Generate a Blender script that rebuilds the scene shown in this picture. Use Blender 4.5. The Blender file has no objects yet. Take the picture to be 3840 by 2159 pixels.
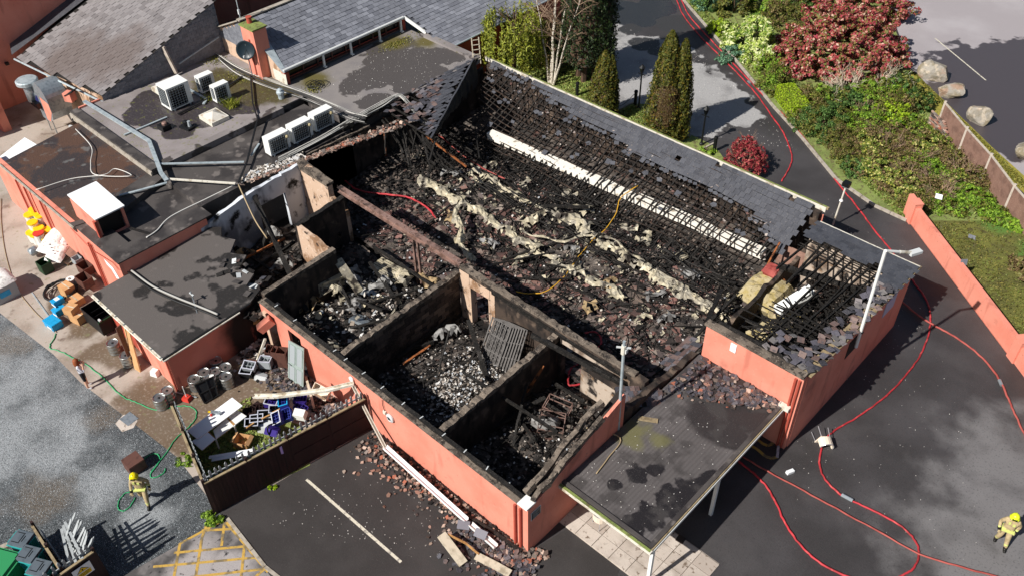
import bpy, math, random
import numpy as np
from mathutils import Vector, Matrix, Euler
random.seed(7); RNG = np.random.default_rng(7)
SC = bpy.context.scene; COL = SC.collection
PI = math.pi; R = math.radians

# ---------------------------------------------------------------- camera
CAM_H = 28.5
_p, _r, _y = R(41.8318395), R(1.06449338), R(133.7672876)
_f = Vector((math.cos(_y)*math.cos(_p), math.sin(_y)*math.cos(_p), -math.sin(_p)))
_rt = Vector((math.sin(_y), -math.cos(_y), 0)); _dn = _f.cross(_rt)
CR = math.cos(_r)*_rt + math.sin(_r)*_dn; CD = -math.sin(_r)*_rt + math.cos(_r)*_dn
cd = bpy.data.cameras.new('camera'); cam = bpy.data.objects.new('camera', cd); COL.objects.link(cam)
cam.matrix_world = Matrix(((CR.x, -CD.x, -_f.x, 0), (CR.y, -CD.y, -_f.y, 0), (CR.z, -CD.z, -_f.z, CAM_H), (0, 0, 0, 1)))
cd.sensor_width = 36; cd.lens = 36*3400/3840; cd.clip_end = 500; cd.clip_start = .5
SC.camera = cam
# ---------------------------------------------------------------- light
SUN_EL, SHADOW_AZ = R(42), R(79.5)
w = bpy.data.worlds.new('World'); SC.world = w; w.use_nodes = True
nt = w.node_tree; bg = nt.nodes['Background']; sk = nt.nodes.new('ShaderNodeTexSky')
sk.sky_type = 'NISHITA'; sk.sun_disc = False; sk.sun_elevation = SUN_EL
# sun_rotation is measured clockwise from +Y; the sun stands opposite the shadows
sk.sun_rotation = (PI/2 - (SHADOW_AZ + PI)) % (2*PI)
nt.links.new(sk.outputs[0], bg.inputs[0]); bg.inputs[1].default_value = .043
sd = bpy.data.lights.new('sun', 'SUN'); sd.energy = 4.6; sd.angle = R(.5); sd.color = (1, .965, .91)
so = bpy.data.objects.new('sun', sd); COL.objects.link(so)
so.rotation_euler = Vector((math.cos(SHADOW_AZ)*math.cos(SUN_EL), math.sin(SHADOW_AZ)*math.cos(SUN_EL), -math.sin(SUN_EL))).to_track_quat('-Z', 'Y').to_euler()
so.location = (-20, -20, 40)
vs = SC.view_settings; vs.view_transform = 'Standard'; vs.look = 'None'; vs.exposure = .42; vs.gamma = 1; vs.use_curve_mapping = False
SC.cycles.max_bounces = 5; SC.cycles.diffuse_bounces = 3; SC.cycles.transparent_max_bounces = 4
SC.cycles.use_denoising = True

# ---------------------------------------------------------------- surveying: photo point -> place
def P(u, v, z=0.0):
    x = (u*1.4906832 - 1920)/3400; y = (v*1.4906832 - 1079.5)/3400
    d = CR*x + CD*y + _f; t = (z - CAM_H)/d.z
    return Vector((d.x*t, d.y*t, z))
def K(c, r, x, y):
    return (((0, 950, 1900, 2840)[c] + x/2.576)/1.4906832, ((0, 520, 1060, 1600)[r] + y/2.576)/1.4906832)
def PK(c, r, x, y, z=0.0): return P(*K(c, r, x, y), z)

# ---------------------------------------------------------------- materials
def lin(c):
    if isinstance(c, str): c = tuple(int(c[i:i+2], 16) for i in (0, 2, 4))
    return tuple(((v/255)/12.92 if v/255 <= .04045 else ((v/255+.055)/1.055)**2.4) for v in c) + (1,)
MATS = {}
def mat(name, col, rough=.85, layers=(), bump=0, bscale=30, metal=0, island=None, obj=False, spec=.4, trans=0):
    """Procedural material in place coordinates. layers: dicts of col plus noise=(scale,lo,hi) | blobs=[(x,y,r)] | speck=(scale,size) | wave=(angle,scale,lo,hi); rough, detail."""
    m = bpy.data.materials.new(name); m.use_nodes = True; t = m.node_tree; N = t.nodes; L = t.links
    b = N['Principled BSDF']; b.inputs['Metallic'].default_value = metal; b.inputs['Specular IOR Level'].default_value = spec
    g = N.new('ShaderNodeNewGeometry'); pos = g.outputs['Position']
    if obj: pos = N.new('ShaderNodeTexCoord').outputs['Object']
    def math_(op, a, c=0.0):
        n = N.new('ShaderNodeMath'); n.operation = op
        for i, v in enumerate((a, c)):
            if isinstance(v, (int, float)): n.inputs[i].default_value = v
            else: L.new(v, n.inputs[i])
        return n.outputs[0]
    def ramp(v, lo, hi, a=0.0, c=1.0):
        n = N.new('ShaderNodeMapRange'); n.interpolation_type = 'SMOOTHSTEP'; L.new(v, n.inputs[0])
        for i, q in ((1, lo), (2, hi), (3, a), (4, c)): n.inputs[i].default_value = q
        return n.outputs[0]
    def noise(s, d=4, off=0, stretch=None):
        n = N.new('ShaderNodeTexNoise'); n.inputs['Scale'].default_value = s; n.inputs['Detail'].default_value = d
        mp = N.new('ShaderNodeMapping'); L.new(pos, mp.inputs[0]); mp.inputs['Location'].default_value = (off, off*1.7, off*.3)
        if stretch: mp.inputs['Scale'].default_value = stretch
        L.new(mp.outputs[0], n.inputs[0]); return n.outputs[0]
    rgb = N.new('ShaderNodeRGB'); rgb.outputs[0].default_value = lin(col); cur = rgb.outputs[0]
    if island:   # colours that vary from piece to piece
        cr = N.new('ShaderNodeValToRGB'); e = cr.color_ramp.elements; cr.color_ramp.interpolation = 'CONSTANT' if len(island) > 4 else 'LINEAR'
        while len(e) < len(island): e.new(0)
        for i, c in enumerate(island): e[i].position = i/(len(island) if len(island) > 4 else len(island)-1); e[i].color = lin(c)
        oi = N.new('ShaderNodeObjectInfo'); L.new(math_('FRACT', math_('ADD', g.outputs['Random Per Island'], oi.outputs['Random'])), cr.inputs[0]); cur = cr.outputs[0]
    rg = None
    for k, l in enumerate(layers):
        if 'noise' in l:
            s, lo, hi = l['noise']; f = ramp(noise(s, l.get('detail', 5), 3.1*k+l.get('off', 0), l.get('stretch')), lo, hi)
        elif 'speck' in l:
            s, sz = l['speck']; vn = N.new('ShaderNodeTexVoronoi'); vn.inputs['Scale'].default_value = s; L.new(pos, vn.inputs[0])
            f = math_('MULTIPLY', ramp(vn.outputs['Distance'], sz, sz*.6), ramp(noise(l.get('clump', .6), 3, 5*k), .42, .6))
        elif 'blobs' in l:
            sp = N.new('ShaderNodeSeparateXYZ'); L.new(pos, sp.inputs[0]); cb = N.new('ShaderNodeCombineXYZ')
            L.new(sp.outputs[0], cb.inputs[0]); L.new(sp.outputs[1], cb.inputs[1]); f = None
            wn = math_('MULTIPLY', math_('SUBTRACT', noise(l.get('ws', .9), 9, 2*k), .5), l.get('warp', 1.6)*1.25); soft = l.get('soft', .08)
            for (bx, by, br) in l['blobs']:
                vd = N.new('ShaderNodeVectorMath'); vd.operation = 'DISTANCE'; L.new(cb.outputs[0], vd.inputs[0]); vd.inputs[1].default_value = (bx, by, 0)
                q = ramp(math_('ADD', math_('DIVIDE', vd.outputs['Value'], br), wn), 1+soft, 1-soft)
                f = q if f is None else math_('MAXIMUM', f, q)
        elif 'wave' in l:
            a, s, lo, hi = l['wave']; wv = N.new('ShaderNodeTexWave'); wv.inputs['Scale'].default_value = s; wv.inputs['Distortion'].default_value = l.get('dist', .3); wv.inputs['Detail'].default_value = 2
            mp = N.new('ShaderNodeMapping'); mp.inputs['Rotation'].default_value = (0, 0, a); L.new(pos, mp.inputs[0]); L.new(mp.outputs[0], wv.inputs[0]); f = ramp(wv.outputs['Fac'], lo, hi)
        if 'amt' in l: f = math_('MULTIPLY', f, l['amt'])
        mx = N.new('ShaderNodeMix'); mx.data_type = 'RGBA'; L.new(f, mx.inputs[0]); L.new(cur, mx.inputs[6]); mx.inputs[7].default_value = lin(l['col']); cur = mx.outputs[2]
        if 'rough' in l or rg is not None:
            mr = N.new('ShaderNodeMix'); L.new(f, mr.inputs[0])
            if rg is None: mr.inputs[2].default_value = rough
            else: L.new(rg, mr.inputs[2])
            mr.inputs[3].default_value = l.get('rough', rough); rg = mr.outputs[0]
    L.new(cur, b.inputs['Base Color'])
    if rg is None: b.inputs['Roughness'].default_value = rough
    else: L.new(rg, b.inputs['Roughness'])
    if bump:
        bn = N.new('ShaderNodeBump'); bn.inputs['Strength'].default_value = min(1, bump); bn.inputs['Distance'].default_value = .03
        L.new(noise(bscale, 6, 9), bn.inputs['Height']); L.new(bn.outputs[0], b.inputs['Normal'])
    if trans:
        out = N['Material Output']; tr = N.new('ShaderNodeBsdfTranslucent'); ms = N.new('ShaderNodeMixShader'); ms.inputs[0].default_value = trans
        L.new(cur, tr.inputs[0]); L.new(b.outputs[0], ms.inputs[1]); L.new(tr.outputs[0], ms.inputs[2]); L.new(ms.outputs[0], out.inputs[0])
    MATS[name] = m; return m

# ---------------------------------------------------------------- meshes
class MB:
    """Collects shapes; build() links them as ONE mesh object."""
    def __init__(s): s.v = []; s.f = []; s.m = []; s.cm = 0
    def add(s, vs, fs):
        o = len(s.v); s.v += [tuple(q) for q in vs]; s.f += [tuple(i+o for i in f) for f in fs]; s.m += [s.cm]*len(fs); return s
    def box(s, c, d, rot=None, taper=1.0):
        M_ = (rot if isinstance(rot, Matrix) else Euler(rot).to_matrix()) if rot is not None else None
        vs = []
        for z in (-.5, .5):
            k = taper if z > 0 else 1
            for x, y in ((-.5, -.5), (.5, -.5), (.5, .5), (-.5, .5)):
                q = Vector((x*d[0]*k, y*d[1]*k, z*d[2])); q = M_ @ q if M_ else q; vs.append(q + Vector(c))
        return s.add(vs, [(3, 2, 1, 0), (4, 5, 6, 7), (0, 1, 5, 4), (1, 2, 6, 5), (2, 3, 7, 6), (3, 0, 4, 7)])
    def bx(s, x0, x1, y0, y1, z0, z1): return s.box(((x0+x1)/2, (y0+y1)/2, (z0+z1)/2), (abs(x1-x0), abs(y1-y0), abs(z1-z0)))
    def beam(s, a, b, wd, ht, roll=0.0):
        a, b = Vector(a), Vector(b); d = b-a; q = d.to_track_quat('X', 'Z').to_matrix()
        if roll: q = q @ Matrix.Rotation(roll, 3, 'X')
        return s.box((a+b)/2, (d.length, wd, ht), q)
    def tube(s, pts, r, n=8, caps=True):
        pts = [Vector(p) for p in pts]; rs = r if isinstance(r, (list, tuple)) else [r]*len(pts); vs = []; up = None
        for i, p in enumerate(pts):
            t = (pts[min(i+1, len(pts)-1)] - pts[max(i-1, 0)]).normalized()
            u = t.orthogonal().normalized() if up is None else (up - t*up.dot(t)).normalized()
            up = u; w_ = t.cross(u)
            for k in range(n):
                a = 2*PI*k/n; vs.append(p + (u*math.cos(a) + w_*math.sin(a))*rs[i])
        fs = [(i*n+k, i*n+(k+1) % n, (i+1)*n+(k+1) % n, (i+1)*n+k) for i in range(len(pts)-1) for k in range(n)]
        if caps: fs += [tuple(range(n-1, -1, -1)), tuple((len(pts)-1)*n+k for k in range(n))]
        return s.add(vs, fs)
    def lathe(s, prof, n=16, c=(0, 0, 0), ax=None):
        vs = []
        for r, z in prof:
            for k in range(n):
                a = 2*PI*k/n; q = Vector((r*math.cos(a), r*math.sin(a), z)); q = ax @ q if ax else q; vs.append(q+Vector(c))
        m_ = len(prof)
        fs = [(i*n+k, i*n+(k+1) % n, (i+1)*n+(k+1) % n, (i+1)*n+k) for i in range(m_-1) for k in range(n)]
        fs += [tuple(range(n-1, -1, -1)), tuple((m_-1)*n+k for k in range(n))]
        return s.add(vs, fs)
    def prism(s, poly, z0, z1):
        n = len(poly); area = sum(poly[i][0]*poly[(i+1) % n][1]-poly[(i+1) % n][0]*poly[i][1] for i in range(n))
        if area < 0: poly = poly[::-1]
        f0 = z0 if callable(z0) else (lambda x, y: z0); f1 = z1 if callable(z1) else (lambda x, y: z1)
        vs = [(p[0], p[1], f0(p[0], p[1])) for p in poly] + [(p[0], p[1], f1(p[0], p[1])) for p in poly]
        return s.add(vs, [tuple(range(n-1, -1, -1)), tuple(range(n, 2*n))] + [(i, (i+1) % n, n+(i+1) % n, n+i) for i in range(n)])
    def sheet(s, poly, z):
        n = len(poly); area = sum(poly[i][0]*poly[(i+1) % n][1]-poly[(i+1) % n][0]*poly[i][1] for i in range(n))
        if area < 0: poly = poly[::-1]
        return s.add([(p[0], p[1], z) for p in poly], [tuple(range(n))])
    def plate(s, q, th):
        """A slab through four (or more) corner points, th thick along its normal, below it."""
        q = [Vector(a) for a in q]; n = (q[1]-q[0]).cross(q[2]-q[0]).normalized()
        if n.z < -1e-6 or (abs(n.z) <= 1e-6 and n.y > 0): q = q[::-1]; n = -n
        k = len(q)
        return s.add(q + [a - n*th for a in q], [tuple(range(k)), tuple(range(2*k-1, k-1, -1))] + [(k+i, k+(i+1) % k, (i+1) % k, i) for i in range(k)])
    def shard(s, c, a, rot, th):
        """An irregular flat fragment."""
        n = random.choice((4, 4, 5)); M_ = Euler(rot).to_matrix(); c = Vector(c); ph = random.random()*6
        ring = [(a*random.uniform(.6, 1.1)*math.cos(ph+2*PI*k/n), a*random.uniform(.6, 1.1)*math.sin(ph+2*PI*k/n)*.8) for k in range(n)]
        vs = [c + M_ @ Vector((x, y, -th/2)) for x, y in ring] + [c + M_ @ Vector((x, y, th/2)) for x, y in ring]
        return s.add(vs, [tuple(range(n-1, -1, -1)), tuple(range(n, 2*n))] + [(i, (i+1) % n, n+(i+1) % n, n+i) for i in range(n)])
    def mesh(s, name, mats):
        me = bpy.data.meshes.new(name); me.from_pydata(s.v, [], s.f)
        for m_ in (mats if isinstance(mats, (list, tuple)) else [mats]): me.materials.append(MATS[m_] if isinstance(m_, str) else m_)
        if any(s.m): me.polygons.foreach_set('material_index', s.m)
        return me
    def build(s, name, mats, parent=None, world=False, kind=None, smooth=False, loc=None, rot=None):
        me = s.mesh(name, mats); o = bpy.data.objects.new(name, me); COL.objects.link(o)
        if smooth: me.polygons.foreach_set('use_smooth', [True]*len(me.polygons))
        if parent is not None:
            o.parent = parent
            if world: o.matrix_parent_inverse = WM(parent).inverted()
        if loc is not None: o.location = loc
        if rot is not None: o.rotation_euler = rot
        if kind: o['kind'] = kind
        return o
def WM(o):
    m = Matrix.LocRotScale(o.location, o.rotation_euler, o.scale)
    return (WM(o.parent) @ o.matrix_parent_inverse @ m) if o.parent else m
def tag(o, label=None, cat=None, group=None, kind=None):
    if label: o['label'] = label
    if cat: o['category'] = cat
    if group: o['group'] = group
    if kind: o['kind'] = kind
    return o
def thing(name, label, cat, loc=(0, 0, 0), rz=0.0, group=None):
    o = bpy.data.objects.new(name, None); COL.objects.link(o); o.location = loc; o.rotation_euler = (0, 0, rz); o.empty_display_size = .2
    return tag(o, label, cat, group)
def inst(name, me, parent=None, loc=(0, 0, 0), rot=(0, 0, 0), scale=None):
    o = bpy.data.objects.new(name, me); COL.objects.link(o); o.parent = parent; o.location = loc
    o.rotation_euler = rot.to_euler() if isinstance(rot, (Matrix,)) else rot
    if scale is not None: o.scale = scale
    return o
KIDS = {}
def dup(root, loc, rz=None, label=None, group=None):
    r_ = root.copy(); COL.objects.link(r_); r_.location = loc
    if rz is not None: r_.rotation_euler = rz if isinstance(rz, (tuple, Euler)) else (0, 0, rz)
    if label: r_['label'] = label
    if group: r_['group'] = group
    def rec(a, b):
        for ch in a.children:
            if ch.name in SKIP: continue
            c = ch.copy(); COL.objects.link(c); c.parent = b; rec(ch, c)
    rec(root, r_); return r_
SKIP = set()
def rr(a, b): return random.uniform(a, b)
def smoothpath(pts, n=6):
    """Catmull-Rom through the points."""
    pts = [Vector(p) for p in pts]; q = [pts[0]*2-pts[1]] + pts + [pts[-1]*2-pts[-2]]; out = []
    for i in range(1, len(q)-2):
        a, b, c, d = q[i-1:i+3]
        for k in range(n):
            t = k/n; out.append(.5*((2*b) + (c-a)*t + (2*a-5*b+4*c-d)*t*t + (3*b-a-3*c+d)*t**3))
    return out + [pts[-1]]
def hose(name, label, cat, uv, r, m, z=.03, group=None, n=8, world=None):
    pts = smoothpath(world if world else [P(u, v, (z[i] if isinstance(z, list) else z)) for i, (u, v) in enumerate(uv)])
    if 'hose' in name: pts = [p+Vector((rr(-.018, .018), rr(-.018, .018), 0)) for p in pts]; r = [r*rr(.88, 1.1) for _ in pts]
    return tag(MB().tube(pts, r, n).build(name, m, smooth=True), label, cat, group)
def cards(name, pts, nrm, size, m, parent=None, kind=None, aspect=1.8, jit=.8, world=False):
    """Leaf-sized faces (two triangles each, folded) at pts, roughly facing nrm."""
    pts = np.asarray(pts, float); n = len(pts); nr = np.asarray(nrm, float) + RNG.normal(0, jit, (n, 3)); nr /= np.linalg.norm(nr, axis=1)[:, None]+1e-9
    t = RNG.normal(0, 1, (n, 3)); t -= nr*(t*nr).sum(1)[:, None]; t /= np.linalg.norm(t, axis=1)[:, None]+1e-9; b = np.cross(nr, t)
    sz = (np.asarray(size)*RNG.uniform(.6, 1.3, n))[:, None]
    V_ = np.stack([pts - t*sz*aspect*.5, pts + b*sz*.5 + nr*sz*.12, pts + t*sz*aspect*.5, pts - b*sz*.5 + nr*sz*.12], 1).reshape(-1, 3)
    me = bpy.data.meshes.new(name); me.vertices.add(4*n); me.vertices.foreach_set('co', V_.ravel())
    me.loops.add(4*n); me.loops.foreach_set('vertex_index', np.arange(4*n)); me.polygons.add(n); me.polygons.foreach_set('loop_start', np.arange(0, 4*n, 4))
    me.update(); me.validate()
    me.materials.append(MATS[m]); o = bpy.data.objects.new(name, me); COL.objects.link(o)
    if parent is not None:
        o.parent = parent
        if world: o.matrix_parent_inverse = WM(parent).inverted()
    if kind: o['kind'] = kind
    return o
def rag_wall(mb, a, b, th, z0, z1, step=.5, amp=.05, z1b=None):
    """A wall from a to b (plan) whose top edge is broken unevenly."""
    a, b = Vector(a[:2]), Vector(b[:2]); L_ = (b-a).length; n = max(1, round(L_/step)); d = (b-a)/L_; nn = Vector((-d.y, d.x))*th/2
    vs = []
    for i in range(n+1):
        p = a + d*L_*i/n; zt = (z1 + ((z1b if z1b is not None else z1)-z1)*i/n) + rr(-amp, amp)
        for q, z in ((p-nn, z0), (p+nn, z0), (p+nn, zt+rr(-amp, amp)*.4), (p-nn, zt)): vs.append((q.x, q.y, z))
    fs = [(0, 3, 2, 1), tuple(4*n+k for k in (0, 1, 2, 3))]
    for i in range(n):
        for k in range(4): fs.append((4*i+k, 4*i+(k+1) % 4, 4*i+4+(k+1) % 4, 4*i+4+k))
    mb.add(vs, [f[::-1] for f in fs]); return mb
# ================================================================ materials
def B(*uvr): return [(P(u, v).x, P(u, v).y, r) for u, v, r in uvr]
mat('asphalt', '373434', .55, [
    dict(noise=(.35, .35, .7), col='474445'), dict(noise=(60, .55, .75), col='6a6868', amt=.5),
    dict(blobs=B((1580, 130, 2.6), (1640, 180, 3.4), (1710, 215, 3.2), (1590, 230, 3), (1790, 245, 2.4), (1545, 70, 1.5), (1850, 285, 1.5), (1750, 300, 2), (1680, 130, 1.6)), col='9f9d9c', rough=.95, warp=1.0, soft=.05),
    dict(blobs=B((2590, 1180, 2.6), (2560, 1340, 2.8), (2470, 1430, 2.4), (2400, 1330, 1.4)), col='8a8787', rough=.95, warp=2.0, ws=.7, soft=.55, amt=.6), dict(noise=(.5, .52, .68), col='4f4c4c', off=7, amt=.4, detail=9),
    dict(blobs=B((1600, 38, 2.0), (1570, 25, 1.6), (1650, 20, 1.6)), col='2c2d30', rough=.06, warp=.5, soft=.03),
    dict(blobs=B((1700, 60, 1.4), (1585, 75, .8), (1620, 350 - 240, 1.0), (1655, 130, .7)), col='3a3939', rough=.5, warp=.8),
    dict(noise=(14, .52, .75), col='2b2929', amt=.5), dict(speck=(26, .09), col='a9a6a2', clump=.35, amt=.8)], bump=.5, bscale=55)
mat('gravel', '535557', .9, [
    dict(noise=(7, .35, .7), col='2f3436'), dict(blobs=[(-31, 3, 2.4), (-28.5, 3.4, 1.3), (-26, 4.4, 1.0), (-33.5, 4.0, 1.8), (-29.5, 5, .8), (-23.4, 4.6, .8), (-36, 4, 1.8), (-31.5, 1.5, 2)], col='a6a9ab', warp=2.6, soft=.8, amt=.8),
    dict(blobs=[(-27, 2.3, 1.1), (-29, 6, .7), (-36, 5.2, 1)], col='6c5f50', warp=1.5, soft=.5, amt=.7),
    dict(noise=(21, .48, .62), col='2c3135', amt=.6), dict(noise=(30, .53, .66), col='868d92', amt=.75), dict(noise=(44, .52, .66), col='262b2e', amt=.6), dict(noise=(30, .62, .69), col='c3c9cc', off=5)], bump=1, bscale=30)
mat('concrete', 'aea297', .85, [
    dict(noise=(.5, .45, .66), col='94867a'), dict(blobs=B((230, 800, 1.2), (300, 870, 1.3), (400, 1030, 2.0), (560, 1000, 2.5), (650, 960, 2), (700, 930, 1.5), (160, 760, .8), (450, 1090, 1.3)), col='5f4c37', rough=.45, warp=1.4, soft=.25, amt=.85),
    dict(noise=(1.4, .6, .72), col='75655a', rough=.5), dict(noise=(9, .5, .8), col='b9ad9f', amt=.5), dict(noise=(45, .55, .8), col='6a5f55', amt=.5), dict(noise=(3, .62, .7), col='7c7a55', amt=.5)], bump=.4, bscale=40)
mat('pink_asphalt', '4b4847', .85, [dict(noise=(.7, .42, .6), col='8b8583', warp=1), dict(blobs=[(-20.2, 4.6, .9), (-19.2, 5.3, .9)], col='a49d9b', warp=1.6, soft=.4), dict(noise=(50, .5, .75), col='5a5757', amt=.6), dict(noise=(6, .6, .72), col='353233')], bump=.4, bscale=60)
mat('lot_asphalt', '322e2d', .8, [dict(noise=(.6, .4, .65), col='3b3736'), dict(noise=(55, .56, .75), col='57524f', amt=.6), dict(noise=(16, .55, .75), col='252222', amt=.5), dict(speck=(24, .08), col='a39b92', clump=.5, amt=.8)], bump=.5, bscale=60)
mat('carpark', '9b9496', .9, [dict(noise=(.25, .4, .7), col='a8a2a4'), dict(noise=(50, .5, .8), col='7d7678', amt=.5),
    dict(blobs=B((2500, 190, 4.2), (2560, 260, 5), (2440, 240, 2.6), (2540, 330, 3), (2400, 215, 1.0), (2600, 150, 3)), col='4a4447', rough=.3, warp=.9, soft=.05), dict(speck=(16, .07), col='d5d0cb', clump=.4, amt=.6)], bump=.3, bscale=60)
mat('soil_grass', '66713a', .95, [dict(noise=(1.2, .35, .6), col='7d8a48'), dict(noise=(4, .5, .65), col='5c5436'), dict(noise=(18, .45, .7), col='8a9457', amt=.6), dict(speck=(14, .09), col='c4c8b8', clump=.6)], bump=1, bscale=20)
mat('moss_lawn', '5b5a2c', .95, [dict(noise=(.9, .4, .62), col='6b6c30'), dict(noise=(3, .5, .7), col='4a4424'), dict(noise=(25, .5, .75), col='83803f', amt=.6), dict(blobs=[(-4.5, 42, 1.4), (-7, 43.5, 1.2)], col='55752f', warp=1.5, soft=.4)], bump=1, bscale=22)
mat('verge', '8a8433', .95, [dict(noise=(2, .4, .62), col='9a8c3a'), dict(noise=(9, .5, .7), col='6d7030')], bump=1, bscale=20)
mat('road_white', 'cdc6b4', .8, [dict(noise=(9, .5, .65), col='8c857c')], bump=.2)
mat('road_yellow', 'c09a48', .8, [dict(noise=(3, .47, .62), col='77694f'), dict(noise=(24, .5, .7), col='8d7743', amt=.6)], bump=.2)
mat('kerb', 'a89f93', .9, [dict(noise=(4, .45, .7), col='877d6e'), dict(noise=(30, .5, .8), col='bdb4a6', amt=.5)], bump=.4)
mat('paver', 'bdb0a5', .85, [dict(noise=(1.4, .45, .7), col='a2968b'), dict(noise=(5, .58, .7), col='6f5f51'), dict(noise=(22, .55, .75), col='8d8074', amt=.5)], bump=.3, island=['b9ada2', 'c6bbb0', 'aa9d92'])
# paint and masonry
mat('pink_paint', 'e08e79', .8, [dict(noise=(.8, .4, .7), col='d8826d'), dict(noise=(7, .55, .8), col='e69985', amt=.5), dict(noise=(2.2, .56, .72), col='a8604f', amt=.5, stretch=(1, 1, .18)), dict(noise=(.7, .6, .74), col='7d4a3e', amt=.45, off=3, detail=8), dict(noise=(9, .66, .72), col='8a5a4d', amt=.5)], bump=.25, bscale=60)
mat('pink_sooty', 'd98570', .8, [dict(noise=(.8, .4, .7), col='d17c67'), dict(blobs=[(-28.1, 12.6, 1.2), (-28, 13.4, 1.3)], col='1d1513', warp=.9, soft=.45), dict(noise=(3, .63, .73), col='9a5446', amt=.6, stretch=(1, 1, .3))], bump=.25, bscale=60)
mat('red_paint_dark', 'b0503f', .75, [dict(noise=(2, .4, .7), col='a34736')], bump=.2)
mat('char', '14110f', .75, [dict(noise=(3, .45, .65), col='221c19'), dict(noise=(16, .55, .75), col='3b342f', amt=.6)], bump=.8, bscale=22)
mat('batten_char_lit', '2a221d', .75, [dict(noise=(5, .5, .68), col='57453a'), dict(noise=(18, .58, .72), col='7a6556', amt=.7)], bump=.6, bscale=30); mat('char_timber', '15120f', .7, [dict(noise=(6, .5, .7), col='2b2622'), dict(noise=(22, .56, .72), col='4e4842', amt=.7)], bump=1, bscale=30)  # batten char is lighter: brown highlights of caught light put into its colour
mat('char_wall', '2a231f', .85, [dict(noise=(.9, .4, .62), col='4a3d34'), dict(noise=(1.7, .54, .7), col='776556', amt=.8), dict(noise=(2.6, .5, .66), col='171311', off=4, stretch=(1, 1, .4)), dict(noise=(20, .55, .75), col='3a322d', amt=.6)], bump=.5, bscale=25)
mat('plaster_burnt', 'b8a898', .85, [dict(noise=(.8, .46, .6), col='6c5b4e', stretch=(1, 1, .6)), dict(noise=(1.5, .52, .62), col='231d1a', off=3), dict(noise=(4, .56, .7), col='8a6c50', amt=.7), dict(noise=(20, .55, .8), col='d6c8b8', amt=.4)], bump=.3, bscale=25)
mat('plaster_grey', 'd0d4da', .85, [dict(noise=(.9, .5, .62), col='83868c', stretch=(1, 1, .5)), dict(noise=(1.3, .55, .66), col='1f1d1d', off=6), dict(noise=(12, .55, .8), col='c9cbcf', amt=.4)], bump=.3)
mat('plaster_tan', 'c9ac94', .85, [dict(noise=(1.2, .5, .64), col='8f6d51', stretch=(1, 1, .6)), dict(noise=(2.4, .58, .68), col='3a2d25'), dict(noise=(9, .55, .75), col='e0cfbf', amt=.6)], bump=.3)
mat('coping', '75695d', .9, [dict(noise=(1.6, .42, .62), col='4a4139'), dict(noise=(5, .5, .65), col='2c2622', stretch=(1, 1, 1)), dict(noise=(14, .55, .7), col='94877a', amt=.7), dict(noise=(40, .6, .75), col='b5a99b', amt=.5)], bump=.8, bscale=24)
mat('flat_roof', '8c8583', .85, [dict(noise=(.5, .4, .65), col='7b7472'), dict(noise=(.45, .5, .53), col='4a4442', rough=.45, off=2.2), dict(noise=(3.2, .6, .72), col='5d5b3a', amt=.7), dict(noise=(14, .55, .8), col='9d9593', amt=.4), dict(speck=(24, .08), col='cfcac4', clump=.5, amt=.7)], bump=.3, bscale=30)
mat('flat_roof_main', '8d8584', .85, [dict(noise=(.6, .4, .65), col='7e7674'), dict(blobs=[(-43.5, 17.6, 1.5), (-42, 18.4, 1.6), (-44.6, 18.3, 1.2), (-40.8, 17.6, .9), (-41.3, 19.4, 1.5), (-40.6, 21.4, 1.2)], col='3f393a', rough=.3, warp=.7, soft=.04), dict(blobs=[(-43.5, 21.8, 1.5), (-41.8, 22.6, 1.6), (-40.3, 23.3, 1.3)], col='4b4328', rough=.6, warp=1.2, soft=.3), dict(noise=(5, .58, .7), col='6e7032', amt=.6), dict(noise=(14, .55, .8), col='a59d9b', amt=.4)], bump=.3, bscale=30)
mat('flat_roof_hall', '827c79', .85, [dict(noise=(.6, .4, .65), col='757070'), dict(blobs=[(-38.3, 30.5, 2.0), (-37.4, 28.6, 1.6), (-36.6, 31, 1.7), (-37.6, 26.6, 1.0), (-36.2, 32.2, 1.2), (-35.6, 29.4, 1.3), (-35.4, 26.4, .9)], col='4e4947', rough=.5, warp=1.6, soft=.06), dict(blobs=[(-39.8, 31.8, .9), (-39.7, 25.6, .9), (-38.4, 33, .7)], col='5b532a', warp=1.2, soft=.5), dict(speck=(20, .1), col='c4bfb8', clump=.45, amt=.8), dict(noise=(30, .55, .8), col='948e8a', amt=.4)], bump=.3, bscale=30)
mat('flat_roof_dark', '4b4644', .8, [dict(noise=(.7, .42, .6), col='383433', rough=.5), dict(noise=(1.6, .56, .68), col='6d6662', amt=.9), dict(noise=(12, .55, .8), col='58524f', amt=.5), dict(speck=(22, .09), col='b5aea6', clump=.5, amt=.7)], bump=.4, bscale=30)
mat('annex_roof', '5a5451', .85, [dict(noise=(.6, .53, .57), col='2b2826', rough=.5, off=1.7, detail=8), dict(noise=(1.6, .58, .7), col='6b6461', amt=.7), dict(noise=(18, .55, .8), col='6f6864', amt=.4), dict(speck=(24, .1), col='c9c4bb', clump=.8, amt=.7)], bump=.5, bscale=30)
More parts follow.
